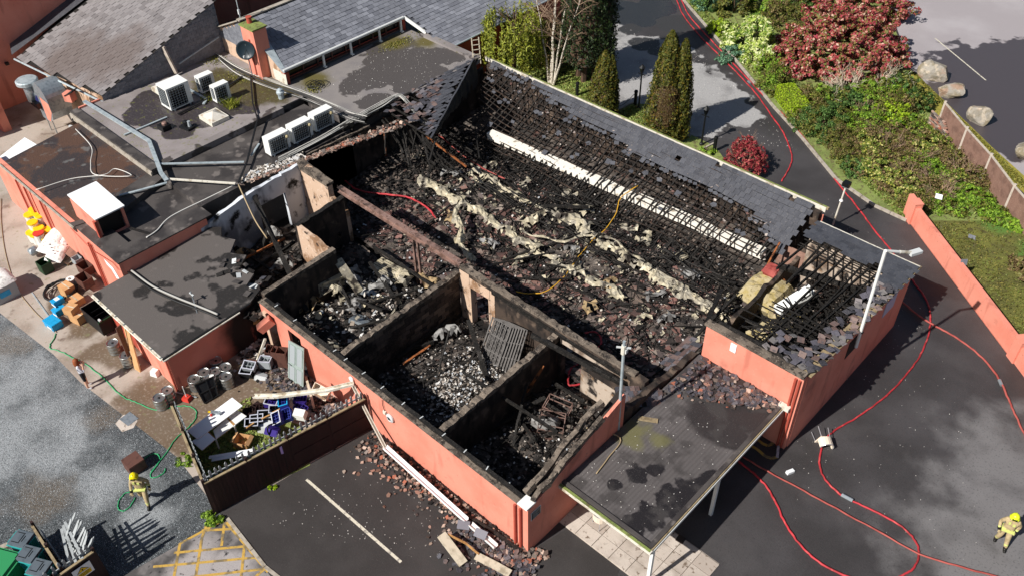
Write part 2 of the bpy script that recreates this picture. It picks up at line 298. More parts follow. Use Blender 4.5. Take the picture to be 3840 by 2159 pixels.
mat('canopy_roof', '565150', .8, [dict(noise=(.5, .4, .65), col='615c5b'), dict(wave=(R(0), 2.2, .3, .9), col='4b4645', amt=.5), dict(blobs=[(-8.9, 15.8, .55), (-8.6, 16.8, .75), (-8.45, 17.6, .6), (-8.3, 18.4, .4), (-9.1, 15.1, .45), (-10.6, 16, .25), (-10.3, 16.9, .4), (-9.9, 17.5, .35)], col='262324', rough=.35, warp=1.3, ws=2.2, soft=.12), dict(blobs=[(-9.6, 21.3, 1.4), (-9, 22.3, 1.2), (-10.5, 22.4, 1.4), (-8.8, 20.6, .7)], col='2f2b2b', rough=.6, warp=.8, soft=.15),
    dict(noise=(1.3, .5, .66), col='3b3736', amt=.8, detail=8, off=4), dict(blobs=[(-11.6, 18.4, .5), (-11.3, 18.0, .4), (-10.6, 18.6, .35)], col='6a673c', warp=1.8, ws=2, soft=.6, amt=.7), dict(speck=(24, .09), col='cfcbc2', clump=.6, amt=.7), dict(noise=(22, .55, .8), col='6d6867', amt=.4)], bump=.3, bscale=30)
mat('slate', '64656c', .5, [dict(noise=(.8, .35, .7), col='66676d', amt=.5), dict(noise=(30, .55, .8), col='8a8a90', amt=.4)], bump=.3, island=['70727a', '84868e', '7a7c84', '8e9098', '7f8189'])
mat('slate_brown', '85807f', .55, [dict(blobs=[(-51, 17.3, 2.2), (-48.6, 18.6, 2)], col='665a55', warp=1.2, soft=.5, amt=.8), dict(noise=(26, .55, .8), col='a39d9c', amt=.4)], bump=.3, island=['726d6d', '847f7f', '8e8989', '7c7777'])
mat('slate_dark', '3f4047', .5, [dict(noise=(1.5, .4, .7), col='4d4e54'), dict(noise=(18, .57, .7), col='7d7974', amt=.5)], bump=.3, island=['3a3b41', '46474d', '515258', '404045'])
mat('slate_hung', '6f7178', .6, [dict(noise=(5, .4, .7), col='7d7f86')], bump=.3, island=['686a71', '777980', '82848b'])
mat('slate_burnt', '57545a', .7, [dict(noise=(8, .5, .7), col='3c3a3d'), dict(noise=(20, .55, .75), col='7c767a', amt=.5)], bump=.4, island=['4f4e55', '645f63', '5a4743', '6d5a55', '3d3c42'])
mat('rubble', '4a3c38', .9, [dict(noise=(.55, .52, .64), col='2b2725', amt=.5, detail=7), dict(noise=(.8, .54, .68), col='8f7f73', amt=.6, off=4, detail=7), dict(noise=(30, .5, .8), col='2a2320', amt=.5)], bump=.4, island=['38302e', '5d4843', '704f48', '83615a', '4a3f3d', '8a6a60', '1e1a19', '7d5a52', '544a48', '2a2422', '6d4d46', '6f635e', '3a3230', '94867b', '5f453f', '4d3833', '151211'])
mat('rubble_dark', '1e1a18', .85, [dict(noise=(30, .5, .8), col='0f0d0c', amt=.5)], bump=.4, island=['0f0d0c', '1b1816', '151211', '28221f', '4a403a', '0c0b0a', '211c1a', '62564e', '131010', '7d7066', '35302c'])
mat('rubble_pale', 'b8afa5', .85, [dict(noise=(30, .5, .8), col='8f867c', amt=.5)], bump=.4, island=['c9c3bb', 'a39a90', '1a1715', 'b8b0a7', '3a332e', 'd9d6d2', '8a7e72', '15130f', '6a5f56', 'b5b9bd'])
mat('rubble_brick', '9a6a5a', .9, [dict(noise=(30, .5, .8), col='7d5548', amt=.5)], bump=.4, island=['9c7465', '8f7a6c', 'ad8f80', '5a4a42', 'bfa797', '75594c', '9d8d80', 'a0604b', '6c625a', '3c332e', '857b74', '4a4442'])
mat('white_paint', 'e6e6e2', .5, [dict(noise=(6, .55, .75), col='d3d2cb', amt=.6)], bump=.1)
mat('white_dirty', 'd8d2c4', .7, [dict(noise=(2.5, .5, .68), col='aa9d88'), dict(noise=(9, .6, .72), col='6d6152', amt=.6)], bump=.3)
mat('white_clean', 'f0f1f2', .45)
mat('duct_metal', 'b9ae94', .6, [dict(noise=(1.5, .45, .6), col='8f887a'), dict(noise=(4, .54, .66), col='d9cfb6', amt=.8), dict(noise=(1.7, .54, .64), col='3a332c', off=5, detail=8), dict(noise=(6, .58, .68), col='2a2420', off=2, amt=.7), dict(noise=(12, .6, .75), col='6d6250', amt=.6)], bump=.5, metal=.15)
mat('ash_bed', '3a3532', .95, [dict(noise=(.5, .42, .6), col='5d544d', detail=8), dict(noise=(1.1, .5, .62), col='171413', off=3, detail=8), dict(noise=(2.4, .55, .68), col='847a71', amt=.7, off=6, detail=8), dict(noise=(1.6, .58, .7), col='5e423a', off=9), dict(noise=(18, .5, .7), col='191615', amt=.7), dict(noise=(26, .58, .72), col='9a9087', amt=.6)], bump=1, bscale=9); mat('sheet_grey', '8f8d8a', .6, [dict(noise=(2, .45, .62), col='5a5754'), dict(noise=(4, .54, .66), col='2b2725')], bump=.4); mat('sheet_tan', 'a58d68', .7, [dict(noise=(2, .45, .62), col='6d5940'), dict(noise=(3, .54, .66), col='2b241e')], bump=.4)
mat('steel_rust', '8f7268', .6, [dict(noise=(3, .45, .65), col='6f564c'), dict(noise=(9, .55, .72), col='a8958c', amt=.7), dict(noise=(1.5, .52, .64), col='3a312d', detail=8)], bump=.3, metal=.2)
mat('galv', 'a9b1b6', .4, [dict(noise=(6, .45, .7), col='8c959b')], metal=.6, bump=.1)
mat('pale_metal', 'b6c0c4', .45, [dict(noise=(4, .45, .7), col='98a4a9')], metal=.3, bump=.1)
mat('steel_keg', 'aeb0ae', .32, [dict(noise=(5, .5, .7), col='8d8c86', rough=.5)], metal=.85, bump=.15)
mat('dusty_iron', '5f5b58', .6, [dict(noise=(5, .5, .7), col='3a3634')]); mat('black_plastic', '17181a', .5, bump=.1); mat('black_iron', '121314', .5); mat('dark_glass', '0c0e11', .15)
mat('grey_plastic', '9aa0a3', .55); mat('light_grey', 'c6c9c9', .6); mat('brown_plastic', '5f3f36', .6, [dict(noise=(5, .5, .7), col='4c322b')]); mat('brown_shed', '2b1917', .75, [dict(noise=(3, .45, .7), col='372120', stretch=(1, 1, .2)), dict(noise=(14, .55, .75), col='1f1211', amt=.5)], bump=.4)
mat('timber', 'b58a55', .8, [dict(noise=(4, .45, .7), col='8d6539', stretch=(1, 1, .3))], bump=.3); mat('timber_pale', 'c9bfa9', .8, [dict(noise=(4, .45, .7), col='9f957f')], bump=.3)
mat('timber_edge', '9c8a6b', .85, [dict(noise=(4, .45, .7), col='70614a')], bump=.4); mat('timber_orange', '96582f', .7, [dict(noise=(5, .5, .65), col='3a2214')], bump=.5)
mat('picket_grey', 'a3a7a8', .75, [dict(noise=(5, .5, .7), col='868a8a')], bump=.3)
mat('card', 'c79a6b', .85, [dict(noise=(3, .45, .7), col='b98b5d')], bump=.1); mat('blue_plastic', '1f9bd0', .45, [dict(noise=(6, .5, .8), col='1b8cbe')])
mat('blue_crate', '27348c', .5); mat('purple_crate', '3a2a80', .5); mat('navy', '20255a', .6); mat('crate_rim', 'b9bcc8', .5)
mat('teal', '2a9d9b', .5); mat('lid_grey', '5a636b', .5, [dict(noise=(4, .45, .7), col='4d565e')]); mat('green_plastic', '2f8a55', .5); mat('green_dark', '14391f', .5)
mat('bucket_white', 'e3e0da', .5); mat('bucket_yellow', 'e8c012', .45); mat('red_plastic', 'c23a2e', .5); mat('sack', 'e8e6e2', .6, [dict(noise=(7, .5, .65), col='b9b6b0')], bump=.6, bscale=12)
mat('hose_red', 'b8323a', .6, [dict(noise=(1.2, .4, .65), col='8c2529'), dict(noise=(4, .5, .7), col='d15a58', amt=.6)]); mat('hose_pale', 'a8544c', .7, [dict(noise=(1.5, .4, .65), col='8f3e38')]); mat('hose_green', '2f9b63', .5); mat('hose_yellow', 'cf9d2e', .6); mat('hose_tan', 'a38f6f', .7)
mat('cable_grey', 'b9b6ae', .6, island=['c9c6be', '8d8c88', 'dedad2', '3a3937', 'a7a59f', '5a5957', '2a2a2a']); mat('cable_black', '1b1b1c', .5); mat('cable_white', 'e2dfd8', .5)
mat('roof_brown', '5d4234', .85, [dict(wave=(R(0), 3.4, .25, .8), col='3b2b25', dist=1.5), dict(noise=(.6, .47, .56), col='3a3434', rough=.5), dict(noise=(2, .6, .7), col='6f706f', amt=.6), dict(noise=(16, .55, .75), col='7b5237', amt=.5)], bump=.6, bscale=14)
mat('insulation', 'ad9f7c', .95, [dict(noise=(3, .45, .65), col='a3925f'), dict(noise=(7, .56, .7), col='77693f', amt=.7)], bump=1, bscale=10)
mat('rooflight', 'cfc8bd', .35, [dict(noise=(1.5, .45, .6), col='a58f78'), dict(noise=(4, .55, .7), col='e3ded5', amt=.6)])
mat('boulder', '9c958a', .9, [dict(noise=(1.8, .42, .62), col='837862'), dict(noise=(3.5, .52, .64), col='b8ab99'), dict(noise=(14, .55, .75), col='6d665c', amt=.6), dict(noise=(1.1, .56, .68), col='a0785c', amt=.6)], bump=1, bscale=8)
mat('fence_panel', '8a6a5c', .9, [dict(wave=(0, 1, .5, .6), col='7b5b4e', amt=.2), dict(noise=(2, .45, .65), col='75584c'), dict(noise=(12, .55, .75), col='a08678', amt=.5)], bump=.5); mat('conc_post', 'b9ada0', .9, [dict(noise=(4, .5, .7), col='99907f')], bump=.4)
mat('bark_white', 'cfc6b6', .8, [dict(noise=(5, .52, .6), col='6d5f50', stretch=(1, 1, 3))], bump=.3); mat('bark', '5d4838', .9, [dict(noise=(6, .45, .65), col='3f3026', stretch=(1, 1, .3))], bump=.6); mat('twig', '8d7460', .9, island=['7d6553', 'a38a73', '6a5344']); mat('twig_pale', 'c2b49f', .85)
mat('sign_white', 'eeeeec', .5); mat('sign_yellow', 'f0c20c', .5); mat('sign_dark', '1d2b33', .4); mat('ink', '101010', .6); mat('lilac', 'b6a9e6', .5); mat('sign_pale', 'b9bfd6', .4)
mat('chair_cream', 'e3d2be', .6); mat('chair_frame', 'c4c4c8', .3, metal=.6); mat('door_grey', '93a09b', .55, [dict(noise=(3, .5, .7), col='84908b')])
# leaves
def leaf(n, isl, tr=.25): mat(n, isl[0], .55, island=isl, trans=tr, spec=.25)
leaf('leaf_photinia', ['9c3f40', 'b05850', '7e4a3a', 'b86a5e', '7f7a40', 'a8404e', 'cf9484', '656a32', 'b04e5c', '8a7a42', '94464a', 'dcb8a2', '6f6c38', 'a83c48'])
leaf('leaf_red', ['96303a', 'a53e46', 'b85a58', '7f2a32', 'c07a68', '9d3644', '6a3a30']); leaf('leaf_lime', ['8aa31a', 'a6bf2a', '94b022', '7b9418', 'b5cc40', '6d8a1c'])
leaf('leaf_cream', ['a9bb52', 'd8dc96', '8fa83e', 'c3cf74', '6f8f35', 'e0e2b0', '5c7d2e']); leaf('leaf_mid', ['6f8f2a', '87a634', '5a7a24', '9ab844', '4c6a22', '7d9c30'])
leaf('leaf_olive', ['656b2c', '787a34', '525a26', '888840', '454d20', '75683a']); leaf('leaf_dark', ['3f5c2a', '4f6f34', '344e22', '5c7d3c', '466330', '6b8a48', '586a34'])
leaf('leaf_blue', ['4f7257', '6a8f70', '3c5c46', '86a888', '587d5c', '426449']); leaf('leaf_gold', ['84903a', 'b8b054', '5f7830', 'cfc57e', '6f8034', '4d6428', '8f9444', '6a7a30'])
leaf('leaf_brown', ['6d5a3e', '86704e', '58482f', '7c7a42', '9a825c', '655c30']); leaf('leaf_conifer', ['484c1c', '5f6226', '383c16', '6f6e2a', '7a6826', '535922', '404519']); leaf('leaf_conifer_dark', ['1c2a14', '27381a', '15210f', '334420', '22301a', '3d4722'])
leaf('leaf_conifer_brown', ['5a4430', '6d5636', '4a3a28', '6a5c34', '5c4e2a']); leaf('leaf_willow', ['949a34', '9aa038', '70792a', 'aab04e', '626c26', '8e8a34']); leaf('leaf_moss', ['6e7030', '8a8438', '565c26', '7c6e34'], 0)
leaf('grass_blade', ['6f8238', '86964a', '5a6c2e', '9aa65c', '7c7440'], .1); leaf('grass_moss', ['5f5e2c', '747034', '4d4a24', '6a7434', '837a40'], .1)

# ================================================================ ground
def struct(name, mb, m, kind='structure'): return tag(mb.build(name, m), kind=kind)
mb = MB(); G = 130
mb.sheet([(-20-G, 25-G), (-20+G, 25-G), (-20+G, 25+G), (-20-G, 25+G)], 0); struct('ground', mb, 'asphalt')
def poly(uv): return [P(u, v)[:2] for u, v in uv]
struct('concrete_apron', MB().sheet([(-60, 5.4), (-38.4, 5.83), (-34, 6.25), (-31.6, 6.25), (-27.05, 6.7), (-25, 6.9), (-22.4, 6.6), (-20.9, 9), (-20.4, 13.1), (-28, 13.1), (-33.6, 10.2), (-44.7, 10.2), (-46, 15), (-56, 17), (-60, 17)], .004), 'concrete')
struct('gravel_yard', MB().sheet([(-60, -12), (-21.4, -12), (-22.5, 1.2), (-21.77, 3.05), (-21.2, 6.55), (-25, 6.9), (-27.05, 6.7), (-31.6, 6.25), (-34, 6.25), (-38.4, 5.83), (-60, 5.4)], .006), 'gravel')
struct('hatched_bay', MB().sheet([(-22.5, -3), (-21.76, 3.06), (-21.17, 6.6), (-18.36, 6.35), (-17, 6.2), (-15, -3)], .010), 'pink_asphalt')
struct('parking_lot', MB().sheet([(-21.4, 6.7), (-20.45, 12.95), (-12, 13.05), (-11.6, 14.8), (-9.2, 14.8), (-7, 9), (-8, 0), (-14, -3), (-17, 6.2)], .005), 'lot_asphalt')
struct('upper_car_park', MB().sheet([P(2170, -160)[:2], P(2230, 0)[:2], P(2296, 182)[:2], P(2371, 250)[:2], P(2501, 376)[:2], P(2640, 500)[:2], (20, 52), (30, 95), (-40, 110)], .006), 'carpark')
struct('moss_verge', MB().sheet(poly([(2286, 175), (2296, 182), (2371, 250), (2501, 376), (2640, 500), (2610, 520), (2556, 468), (2493, 405), (2430, 355), (2362, 300), (2280, 230)]), .012), 'verge')
struct('hedge_bed', MB().sheet(poly([(1690, -60), (1717, 0), (1860, 165), (1945, 270), (2017, 349), (2103, 453), (2200, 520), (2280, 557), (2340, 560), (2610, 560), (2556, 468), (2430, 355), (2296, 190), (2200, -60)]), .010), 'soil_grass')
struct('walled_lawn', MB().sheet(poly([(2290, 548), (2345, 556), (2640, 556), (2800, 800), (2700, 1000), (2560, 905)]), .014), 'moss_lawn')
struct('garden_lawn', MB().sheet(poly([(1210, 120), (1330, 60), (1440, 140), (1495, 170), (1480, 215), (1502, 262), (1560, 330), (1480, 330), (1260, 190)]), .008), 'soil_grass')
struct('lawn_bed', MB().sheet(poly([(1545, 283), (1590, 262), (1630, 262), (1720, 340), (1768, 372), (1740, 400), (1640, 370)]), .009), 'soil_grass')
struct('shrub_lawn', MB().sheet(poly([(1740, 340), (1800, 370), (1850, 440), (1900, 440), (1830, 480), (1700, 400)]), .011), 'soil_grass')
# painted lines
def line(name, pts, w_, m, z):
    mb = MB()
    for a, b in pts:
        a, b = Vector(a[:2]), Vector(b[:2]); n = (b-a).normalized(); n = Vector((-n.y, n.x))*w_/2
        mb.sheet([(a+n)[:], (b+n)[:], (b-n)[:], (a-n)[:]], z); z += .00025
    return struct(name, mb, m)
def K2(c, r, *ps): return [(PK(c, r, *a), PK(c, r, *b)) for a, b in ps]
line('bay_line', [(P(771, 1205), P(1009, 1413))], .11, 'road_white', .010)
line('yellow_hatching', K2(0, 3, ((2165, 895), (1740, 1125)), ((2185, 920), (2590, 1400)), ((1950, 1000), (2230, 985)), ((1680, 1215), (2390, 1150)), ((1480, 1350), (2480, 1260)), ((1840, 1450), (2560, 1370)), ((2170, 920), (2140, 1150)), ((1990, 960), (1945, 1090)), ((1740, 1120), (1680, 1450)), ((1950, 1080), (1890, 1450)), ((2360, 1160), (2330, 1450)), ((2560, 1370), (2400, 1500))), .10, 'road_yellow', .014)
line('road_line', [(P(2352, 97), P(2480, 203))], .09, 'road_white', .012)
arc = [PK(2, 3, x, y) for x, y in ((2330, 165), (2420, 215), (2500, 285), (2560, 302), (2610, 290))]
arc2 = [PK(2, 3, x, y) for x, y in ((2400, 105), (2470, 160), (2520, 180), (2560, 165), (2585, 120))]
line('yellow_entrance_marking', list(zip(arc, arc[1:])) + list(zip(arc2, arc2[1:])), .13, 'road_yellow', .014)
# kerbs
def kerb(name, pts, w_, h_, m='kerb'):
    mb = MB()
    for a, b in zip(pts, pts[1:]):
        a, b = Vector(a), Vector(b); L_ = (b-a).length; n = max(1, round(L_/.95)); d = (b-a)/n
        for i in range(n): mb.beam(a+d*i+d*.012+Vector((0, 0, h_/2)), a+d*(i+1)-d*.012+Vector((0, 0, h_/2)), w_, h_+rr(-.008, .008))
    return struct(name, mb, m)
kerb('drive_kerb', [P(*q) for q in ((1660, -70), (1717, 0), (1860, 165), (1945, 270), (2017, 349), (2103, 453), (2200, 520), (2280, 557))], .14, .12)
kerb('bay_kerb', [PK(0, 3, 2195, 880), PK(0, 3, 2560, 1350), P(712, 1460)], .13, .04)
kerb('yard_kerb', [PK(0, 3, -60, 1210), PK(0, 3, 130, 1130)], .2, .12)
kerb('bed_kerb', [P(*q) for q in ((1545, 283), (1592, 260))], .1, .08); kerb('garden_kerb', [P(*q) for q in ((1738, 392), (1800, 360))], .1, .08)
# paving slabs under the canopy edge, each its own piece
pv = thing('paved_terrace', None, None, (-10, 15.5, 0)); pv['kind'] = 'structure'
struct('terrace_bed', MB().sheet([(-12.0, 14.78), (-6.75, 14.78), (-6.75, 17.3), (-12, 17.3)], .010), 'concrete')
pm = MB().box((0, 0, 0), (.74, .60, .05), taper=.985).mesh('paving_slab', 'paver')
for i in range(7):
    for j in range(4):
        inst('paving_slab', pm, pv, (-1.62+i*.755, -.40+j*.617, .022+rr(-.004, .006)), (rr(-.006, .006), rr(-.006, .006), rr(-.006, .006)))
# stone chips and leaves lying about, too many to count
def scatter(name, n, reg, a0, a1, m, th=.02, z=.02, sx=.3):
    mb = MB()
    for _ in range(n):
        x, y = reg(); a = rr(a0, a1)**1.0
        mb.shard((x, y, z), a, (rr(-sx, sx), rr(-sx, sx), rr(0, 6)), th)
    o = mb.build(name, m, kind='stuff'); return o
def quadreg(q):
    q = [Vector(a[:2]) for a in q]
    def f():
        a, b = random.random(), random.random(); v = q[0].lerp(q[1], a).lerp(q[3].lerp(q[2], a), b); return v.x, v.y
    return f
mat('chips', 'cfcac4', .8, island=['dcd8d2', 'b5aea6', 'e8e5e0', '8d8680'])
scatter('drive_chips', 700, quadreg([P(1540, 60), P(1760, 130), P(2010, 380), P(1560, 300)]), .01, .032, 'chips', .012, .012)
scatter('forecourt_chips', 240, quadreg([P(2080, 480), P(2300, 640), P(2520, 1440), P(1950, 1300)]), .006, .022, 'chips', .012, .012)
scatter('lot_chips', 300, quadreg([P(930, 1120), P(1330, 1400), P(1300, 1448), P(650, 1330)]), .008, .026, 'chips', .012, .016)
# ================================================================ the burnt building
H = thing('burnt_hall', 'burnt-out single-storey salmon building with collapsed slate roof and roofless rooms', 'building', (-21, 22, 0))
def part(name, mb, m, kind=None, root=None, label=None):
    o = mb.build(name, m, H if root is None else root, world=True, kind=kind)
    if label: o['label'] = label
    return o
# front wall: painted outer leaf, sooty inner leaf, charred coping; two doorways at its far end
mb = MB(); ZT = 2.5
for x0, x1, z0, z1 in ((-27.45, -27.2, 0, ZT), (-27.2, -26.45, 2.2, ZT), (-26.45, -25.55, 0, ZT), (-25.55, -24.7, 2.15, ZT), (-24.7, -12.0, 0, ZT)): mb.bx(x0, x1, 13.1, 13.22, z0, z1)
part('front_wall', mb, 'pink_paint')
mb = MB()
for x0, x1, z0, z1 in ((-27.45, -27.2, 0, ZT-.02), (-27.2, -26.45, 2.2, ZT-.02), (-26.45, -25.55, 0, ZT-.02), (-25.55, -24.7, 2.15, ZT-.02), (-24.7, -12.12, 0, ZT-.02)): mb.bx(x0, x1, 13.222, 13.46, z0, z1)
part('inner_leaf', mb, 'char_wall')
mb = MB(); rag_wall(mb, (-27.5, 13.27), (-12.05, 13.27), .40, ZT, ZT+.05, .2, .035); part('coping', mb, 'coping')
mb = MB(); rag_wall(mb, (-27.3, 13.36), (-12.1, 13.36), .16, ZT, ZT+.11, .5, .03); part('wall_plate', mb, 'char_timber')
for x in (-26.6, -25.3, -24.1, -22.7, -22.0, -20.9, -19.8, -18.6, -17.6, -16.4, -15.3, -14.2, -13.2):
    part('strap', MB().box((x, 13.40, ZT+.12), (.04, .17, .012), (0, 0, rr(-.3, .3))), 'light_grey')
part('door_lining', MB().bx(-27.2, -26.98, 13.0, 13.8, 0, 2.19), 'plaster_tan'); part('cap_stone', MB().bx(-12.42, -11.98, 13.02, 13.5, ZT+.09, ZT+.16), 'white_paint')
for x in (-12.55, -12.30): part('downpipe', MB().tube([(x, 13.03, 0), (x, 13.03, 2.42)], .05), 'red_paint_dark')
# gable end beside the canopy
def gz(y): return 2.52 + (y-13.3)*.30
mb = MB()
n_ = 12
for i in range(n_):
    y0, y1 = 13.22+i*(18.3-13.22)/n_, 13.22+(i+1)*(18.3-13.22)/n_
    mb.add([(-12.12, y0, 0), (-12.0, y0, 0), (-12.0, y1, 0), (-12.12, y1, 0), (-12.12, y0, gz(y0)), (-12.0, y0, gz(y0)), (-12.0, y1, gz(y1)), (-12.12, y1, gz(y1))], [(3, 2, 1, 0), (4, 5, 6, 7), (1, 2, 6, 5), (3, 0, 4, 7)] + ([(0, 1, 5, 4)] if i == 0 else []) + ([(2, 3, 7, 6)] if i == n_-1 else []))
part('gable_wall', mb, 'pink_paint')
mb = MB(); rag_wall(mb, (-12.25, 13.5), (-12.25, 18.4), .24, 0, 2.5, .5, .04, gz(18.2)-.05); part('inner_leaf', mb, 'char_wall')
mb = MB(); rag_wall(mb, (-12.2, 18.3), (-12.2, 23.2), .28, 0, 2.9, .35, .12, 2.3); part('end_wall', mb, 'char_wall')
def chunky(a, b, w_, h_, n=9, j=.05):
    a, b = Vector(a), Vector(b); m_ = MB()
    pts = [a.lerp(b, i/n) + Vector((rr(-j, j), 0, rr(-j, j)*.7)) for i in range(n+1)]
    for p, q in zip(pts, pts[1:]): m_.beam(p, q + (q-p)*.06, w_*rr(.8, 1.1), h_*rr(.8, 1.1), rr(-.25, .25))
    return m_
part('verge_rafter', chunky((-12.42, 13.45, 2.78), (-12.4, 17.4, 4.15), .2, .22), 'coping'); part('verge_rafter', chunky((-12.08, 13.4, 2.72), (-12.05, 17.0, 3.86), .2, .22), 'coping')
# spine wall with its doorway and hatch, then the bare steel beam
mb = MB(); SY = 20.02
for x0, x1, z0, z1 in ((-22.35, -21.7, 0, 3.0), (-21.7, -20.5, 2.3, 3.0), (-20.5, -16.45, 0, 3.0), (-16.45, -15.4, 2.35, 3.0), (-15.4, -12.35, 0, 2.98)): rag_wall(mb, (x0, SY+.14), (x1, SY+.14), .28, z0, z1, .5, .02)
part('spine_wall', mb, 'char_wall')
mb = MB()
for x0, x1, z0, z1 in ((-22.3, -21.72, .1, 2.9), (-21.7, -20.5, 2.32, 2.75), (-20.48, -20.2, .3, 2.75)): mb.bx(x0, x1, SY-.02, SY-.004, z0, z1)
part('plaster_face', mb, 'plaster_tan')
mb = MB()
for x0, x1, z0, z1 in ((-16.4, -13.0, 2.36, 2.62), (-15.38, -13.6, .3, 1.6)): mb.bx(x0, x1, SY-.02, SY-.004, z0, z1)
part('plaster_face', mb, 'plaster_burnt')
mb = MB(); mb.bx(-21.72, -21.64, SY-.04, SY+.3, 0, 2.3); mb.bx(-20.56, -20.48, SY-.04, SY+.3, 0, 2.3); mb.bx(-21.64, -20.56, SY-.04, SY+.3, 2.24, 2.31); part('door_frame', mb, 'plaster_tan')
mb = MB(); rag_wall(mb, (-22.3, SY+.10), (-12.8, SY+.10), .24, 2.96, 3.10, .2, .06); part('coping', mb, 'coping')
part('wall_plate', chunky((-20.3, SY-.03, 2.78), (-13.2, SY-.03, 2.72), .12, .16, 14, .02), 'char_timber')
mb = MB(); a, b = Vector((-30.75, 20.2, 3.02)), Vector((-22.3, 20.16, 3.04))
for dz, w_, h_ in ((.13, .26, .035), (-.13, .26, .035), (0, .035, .26)): mb.beam(a+Vector((0, 0, dz)), b+Vector((0, 0, dz)), w_, h_)
for k in range(10): mb.box(a.lerp(b, k/9.5+.02)+Vector((rr(-.3, .3), -.05, .17)), (.03, .03, .06))
part('steel_beam', mb, 'steel_rust')
for x in (-25.5, -25.2): part('steel_post', MB().beam((x, 20.18, 0), (x, 20.18, 2.86), .1, .1), 'steel_rust')
part('steel_post', MB().beam((-30.5, 20.2, 0), (-30.5, 20.2, 2.86), .14, .14), 'char')
# cross walls; blocks are built one by one on the face of the first
mb = MB(); rag_wall(mb, (-22.45, 13.48), (-22.45, 20.0), .2, 0, 2.45, .25, .05, 2.66); part('cross_wall', mb, 'char_wall')
mb = MB(); rag_wall(mb, (-16.72, 13.48), (-16.72, 20.0), .22, 0, 2.42, .45, .035, 2.66); part('cross_wall', mb, 'char_wall')
mb = MB(); rag_wall(mb, (-22.44, 13.48), (-22.44, 20.0), .26, 2.42, 2.53, .18, .055, 2.70); part('coping', mb, 'coping')
mb = MB(); rag_wall(mb, (-16.71, 13.48), (-16.71, 20.0), .28, 2.40, 2.51, .18, .06, 2.70); part('coping', mb, 'coping')
mat('block', '4a3e35', .9, [dict(noise=(.7, .42, .6), col='1b1613', amt=.9), dict(noise=(14, .5, .75), col='6b5b4e', amt=.5)], bump=.5, bscale=25, island=['3e342d', '544740', '2c2420', '6a5a4e', '473a32'])
bmesh_ = MB().box((0, 0, 0), (.03, .44, .215)).mesh('block', 'block')
for j in range(10):
    for i in range(14):
        y = 13.75+i*.46+(j % 2)*.23
        if y < 19.85 and not (17.55 < y < 17.75) : inst('block', bmesh_, H, (-22.34+21+rr(-.006, .006), y-22, .22+j*.232), (0, 0, rr(-.01, .01)))
# far-left rooms
mb = MB(); rag_wall(mb, (-33.7, 14.2), (-33.7, 17.3), .2, 0, 2.6, .4, .08, 3.05); rag_wall(mb, (-33.7, 17.3), (-33.7, 18.9), .2, 2.1, 3.1, .4, .05, 3.15); rag_wall(mb, (-33.7, 18.9), (-33.7, 20.1), .2, 0, 3.2, .3, .05, 3.2); part('party_wall', mb, 'plaster_grey')
mb = MB(); rag_wall(mb, (-33.6, 20.12), (-31.4, 20.12), .3, 0, 3.3, .25, .09, 2.95); rag_wall(mb, (-31.4, 20.12), (-30.3, 20.12), .26, 0, 2.3, .25, .08, 1.9); part('stub_wall', mb, 'plaster_tan')
mb = MB(); rag_wall(mb, (-33.65, 20.12), (-31.35, 20.12), .42, 2.98, 3.36, .3, .03, 3.12); part('coping', mb, 'coping')
mb = MB(); rag_wall(mb, (-30.3, 17.2), (-30.3, 19.95), .24, 0, 2.6, .35, .08, 2.75); part('cross_wall', mb, 'char_wall')
mb = MB(); rag_wall(mb, (-30.2, 17.3), (-27.75, 17.3), .22, 0, 2.75, .3, .07, 2.5); part('stub_wall', mb, 'plaster_tan')
mb = MB(); rag_wall(mb, (-27.75, 13.5), (-27.75, 17.4), .22, 0, 2.45, .35, .05, 2.6); part('cross_wall', mb, 'char_wall')
mb = MB(); rag_wall(mb, (-27.74, 13.5), (-27.74, 17.4), .26, 2.47, 2.55, .3, .02, 2.68); part('coping', mb, 'coping')
part('wall_beam', chunky((-30.28, 17.2, 2.7), (-30.28, 20.0, 2.8), .26, .2, 8, .04), 'char_timber')
mb = MB(); rag_wall(mb, (-34.55, 20.3), (-34.55, 33.9), .2, 0, 2.6, .5, .06); part('north_wall', mb, 'char_wall')
mb = MB(); rag_wall(mb, (-34.4, 34.2), (-12.8, 34.2), .3, 0, 2.8, .9, .02); part('rear_wall', mb, 'char_wall')
part('rear_wall_face', MB().bx(-34.5, -12.7, 34.36, 34.42, 0, 2.6), 'pink_paint')
mb = MB(); rag_wall(mb, (-12.6, 23.5), (-12.6, 33.9), .2, 0, 1.0, .5, .25, 1.6); part('end_wall', mb, 'char_wall')
# floors
part('floor', MB().bx(-34.5, -12.1, 13.3, 34.1, -.05, .03), 'char')
# joist ends along the north side
part('wall_plate', chunky(P(768, 398, 2.75), P(890, 349, 2.75), .14, .16, 8, .02), 'coping')
for k in range(9):
    p = P(768, 398, 2.8).lerp(P(890, 349, 2.8), (k+.5)/9); part('joist_end', MB().beam(p+Vector((-.5, 0, .15)), p+Vector((.35, 0, -.02)), .06, .14), 'char_timber')
part('wall_plate', chunky(P(700, 408, 3.1), P(920, 300, 3.1), .18, .2, 14, .03), 'char_timber'); part('wall_plate', chunky(P(720, 415, 2.95), P(930, 318, 2.95), .1, .12, 14, .03), 'coping')
part('post', MB().beam(P(912, 400, .2), P(905, 340, 2.6), .16, .16), 'char_timber')

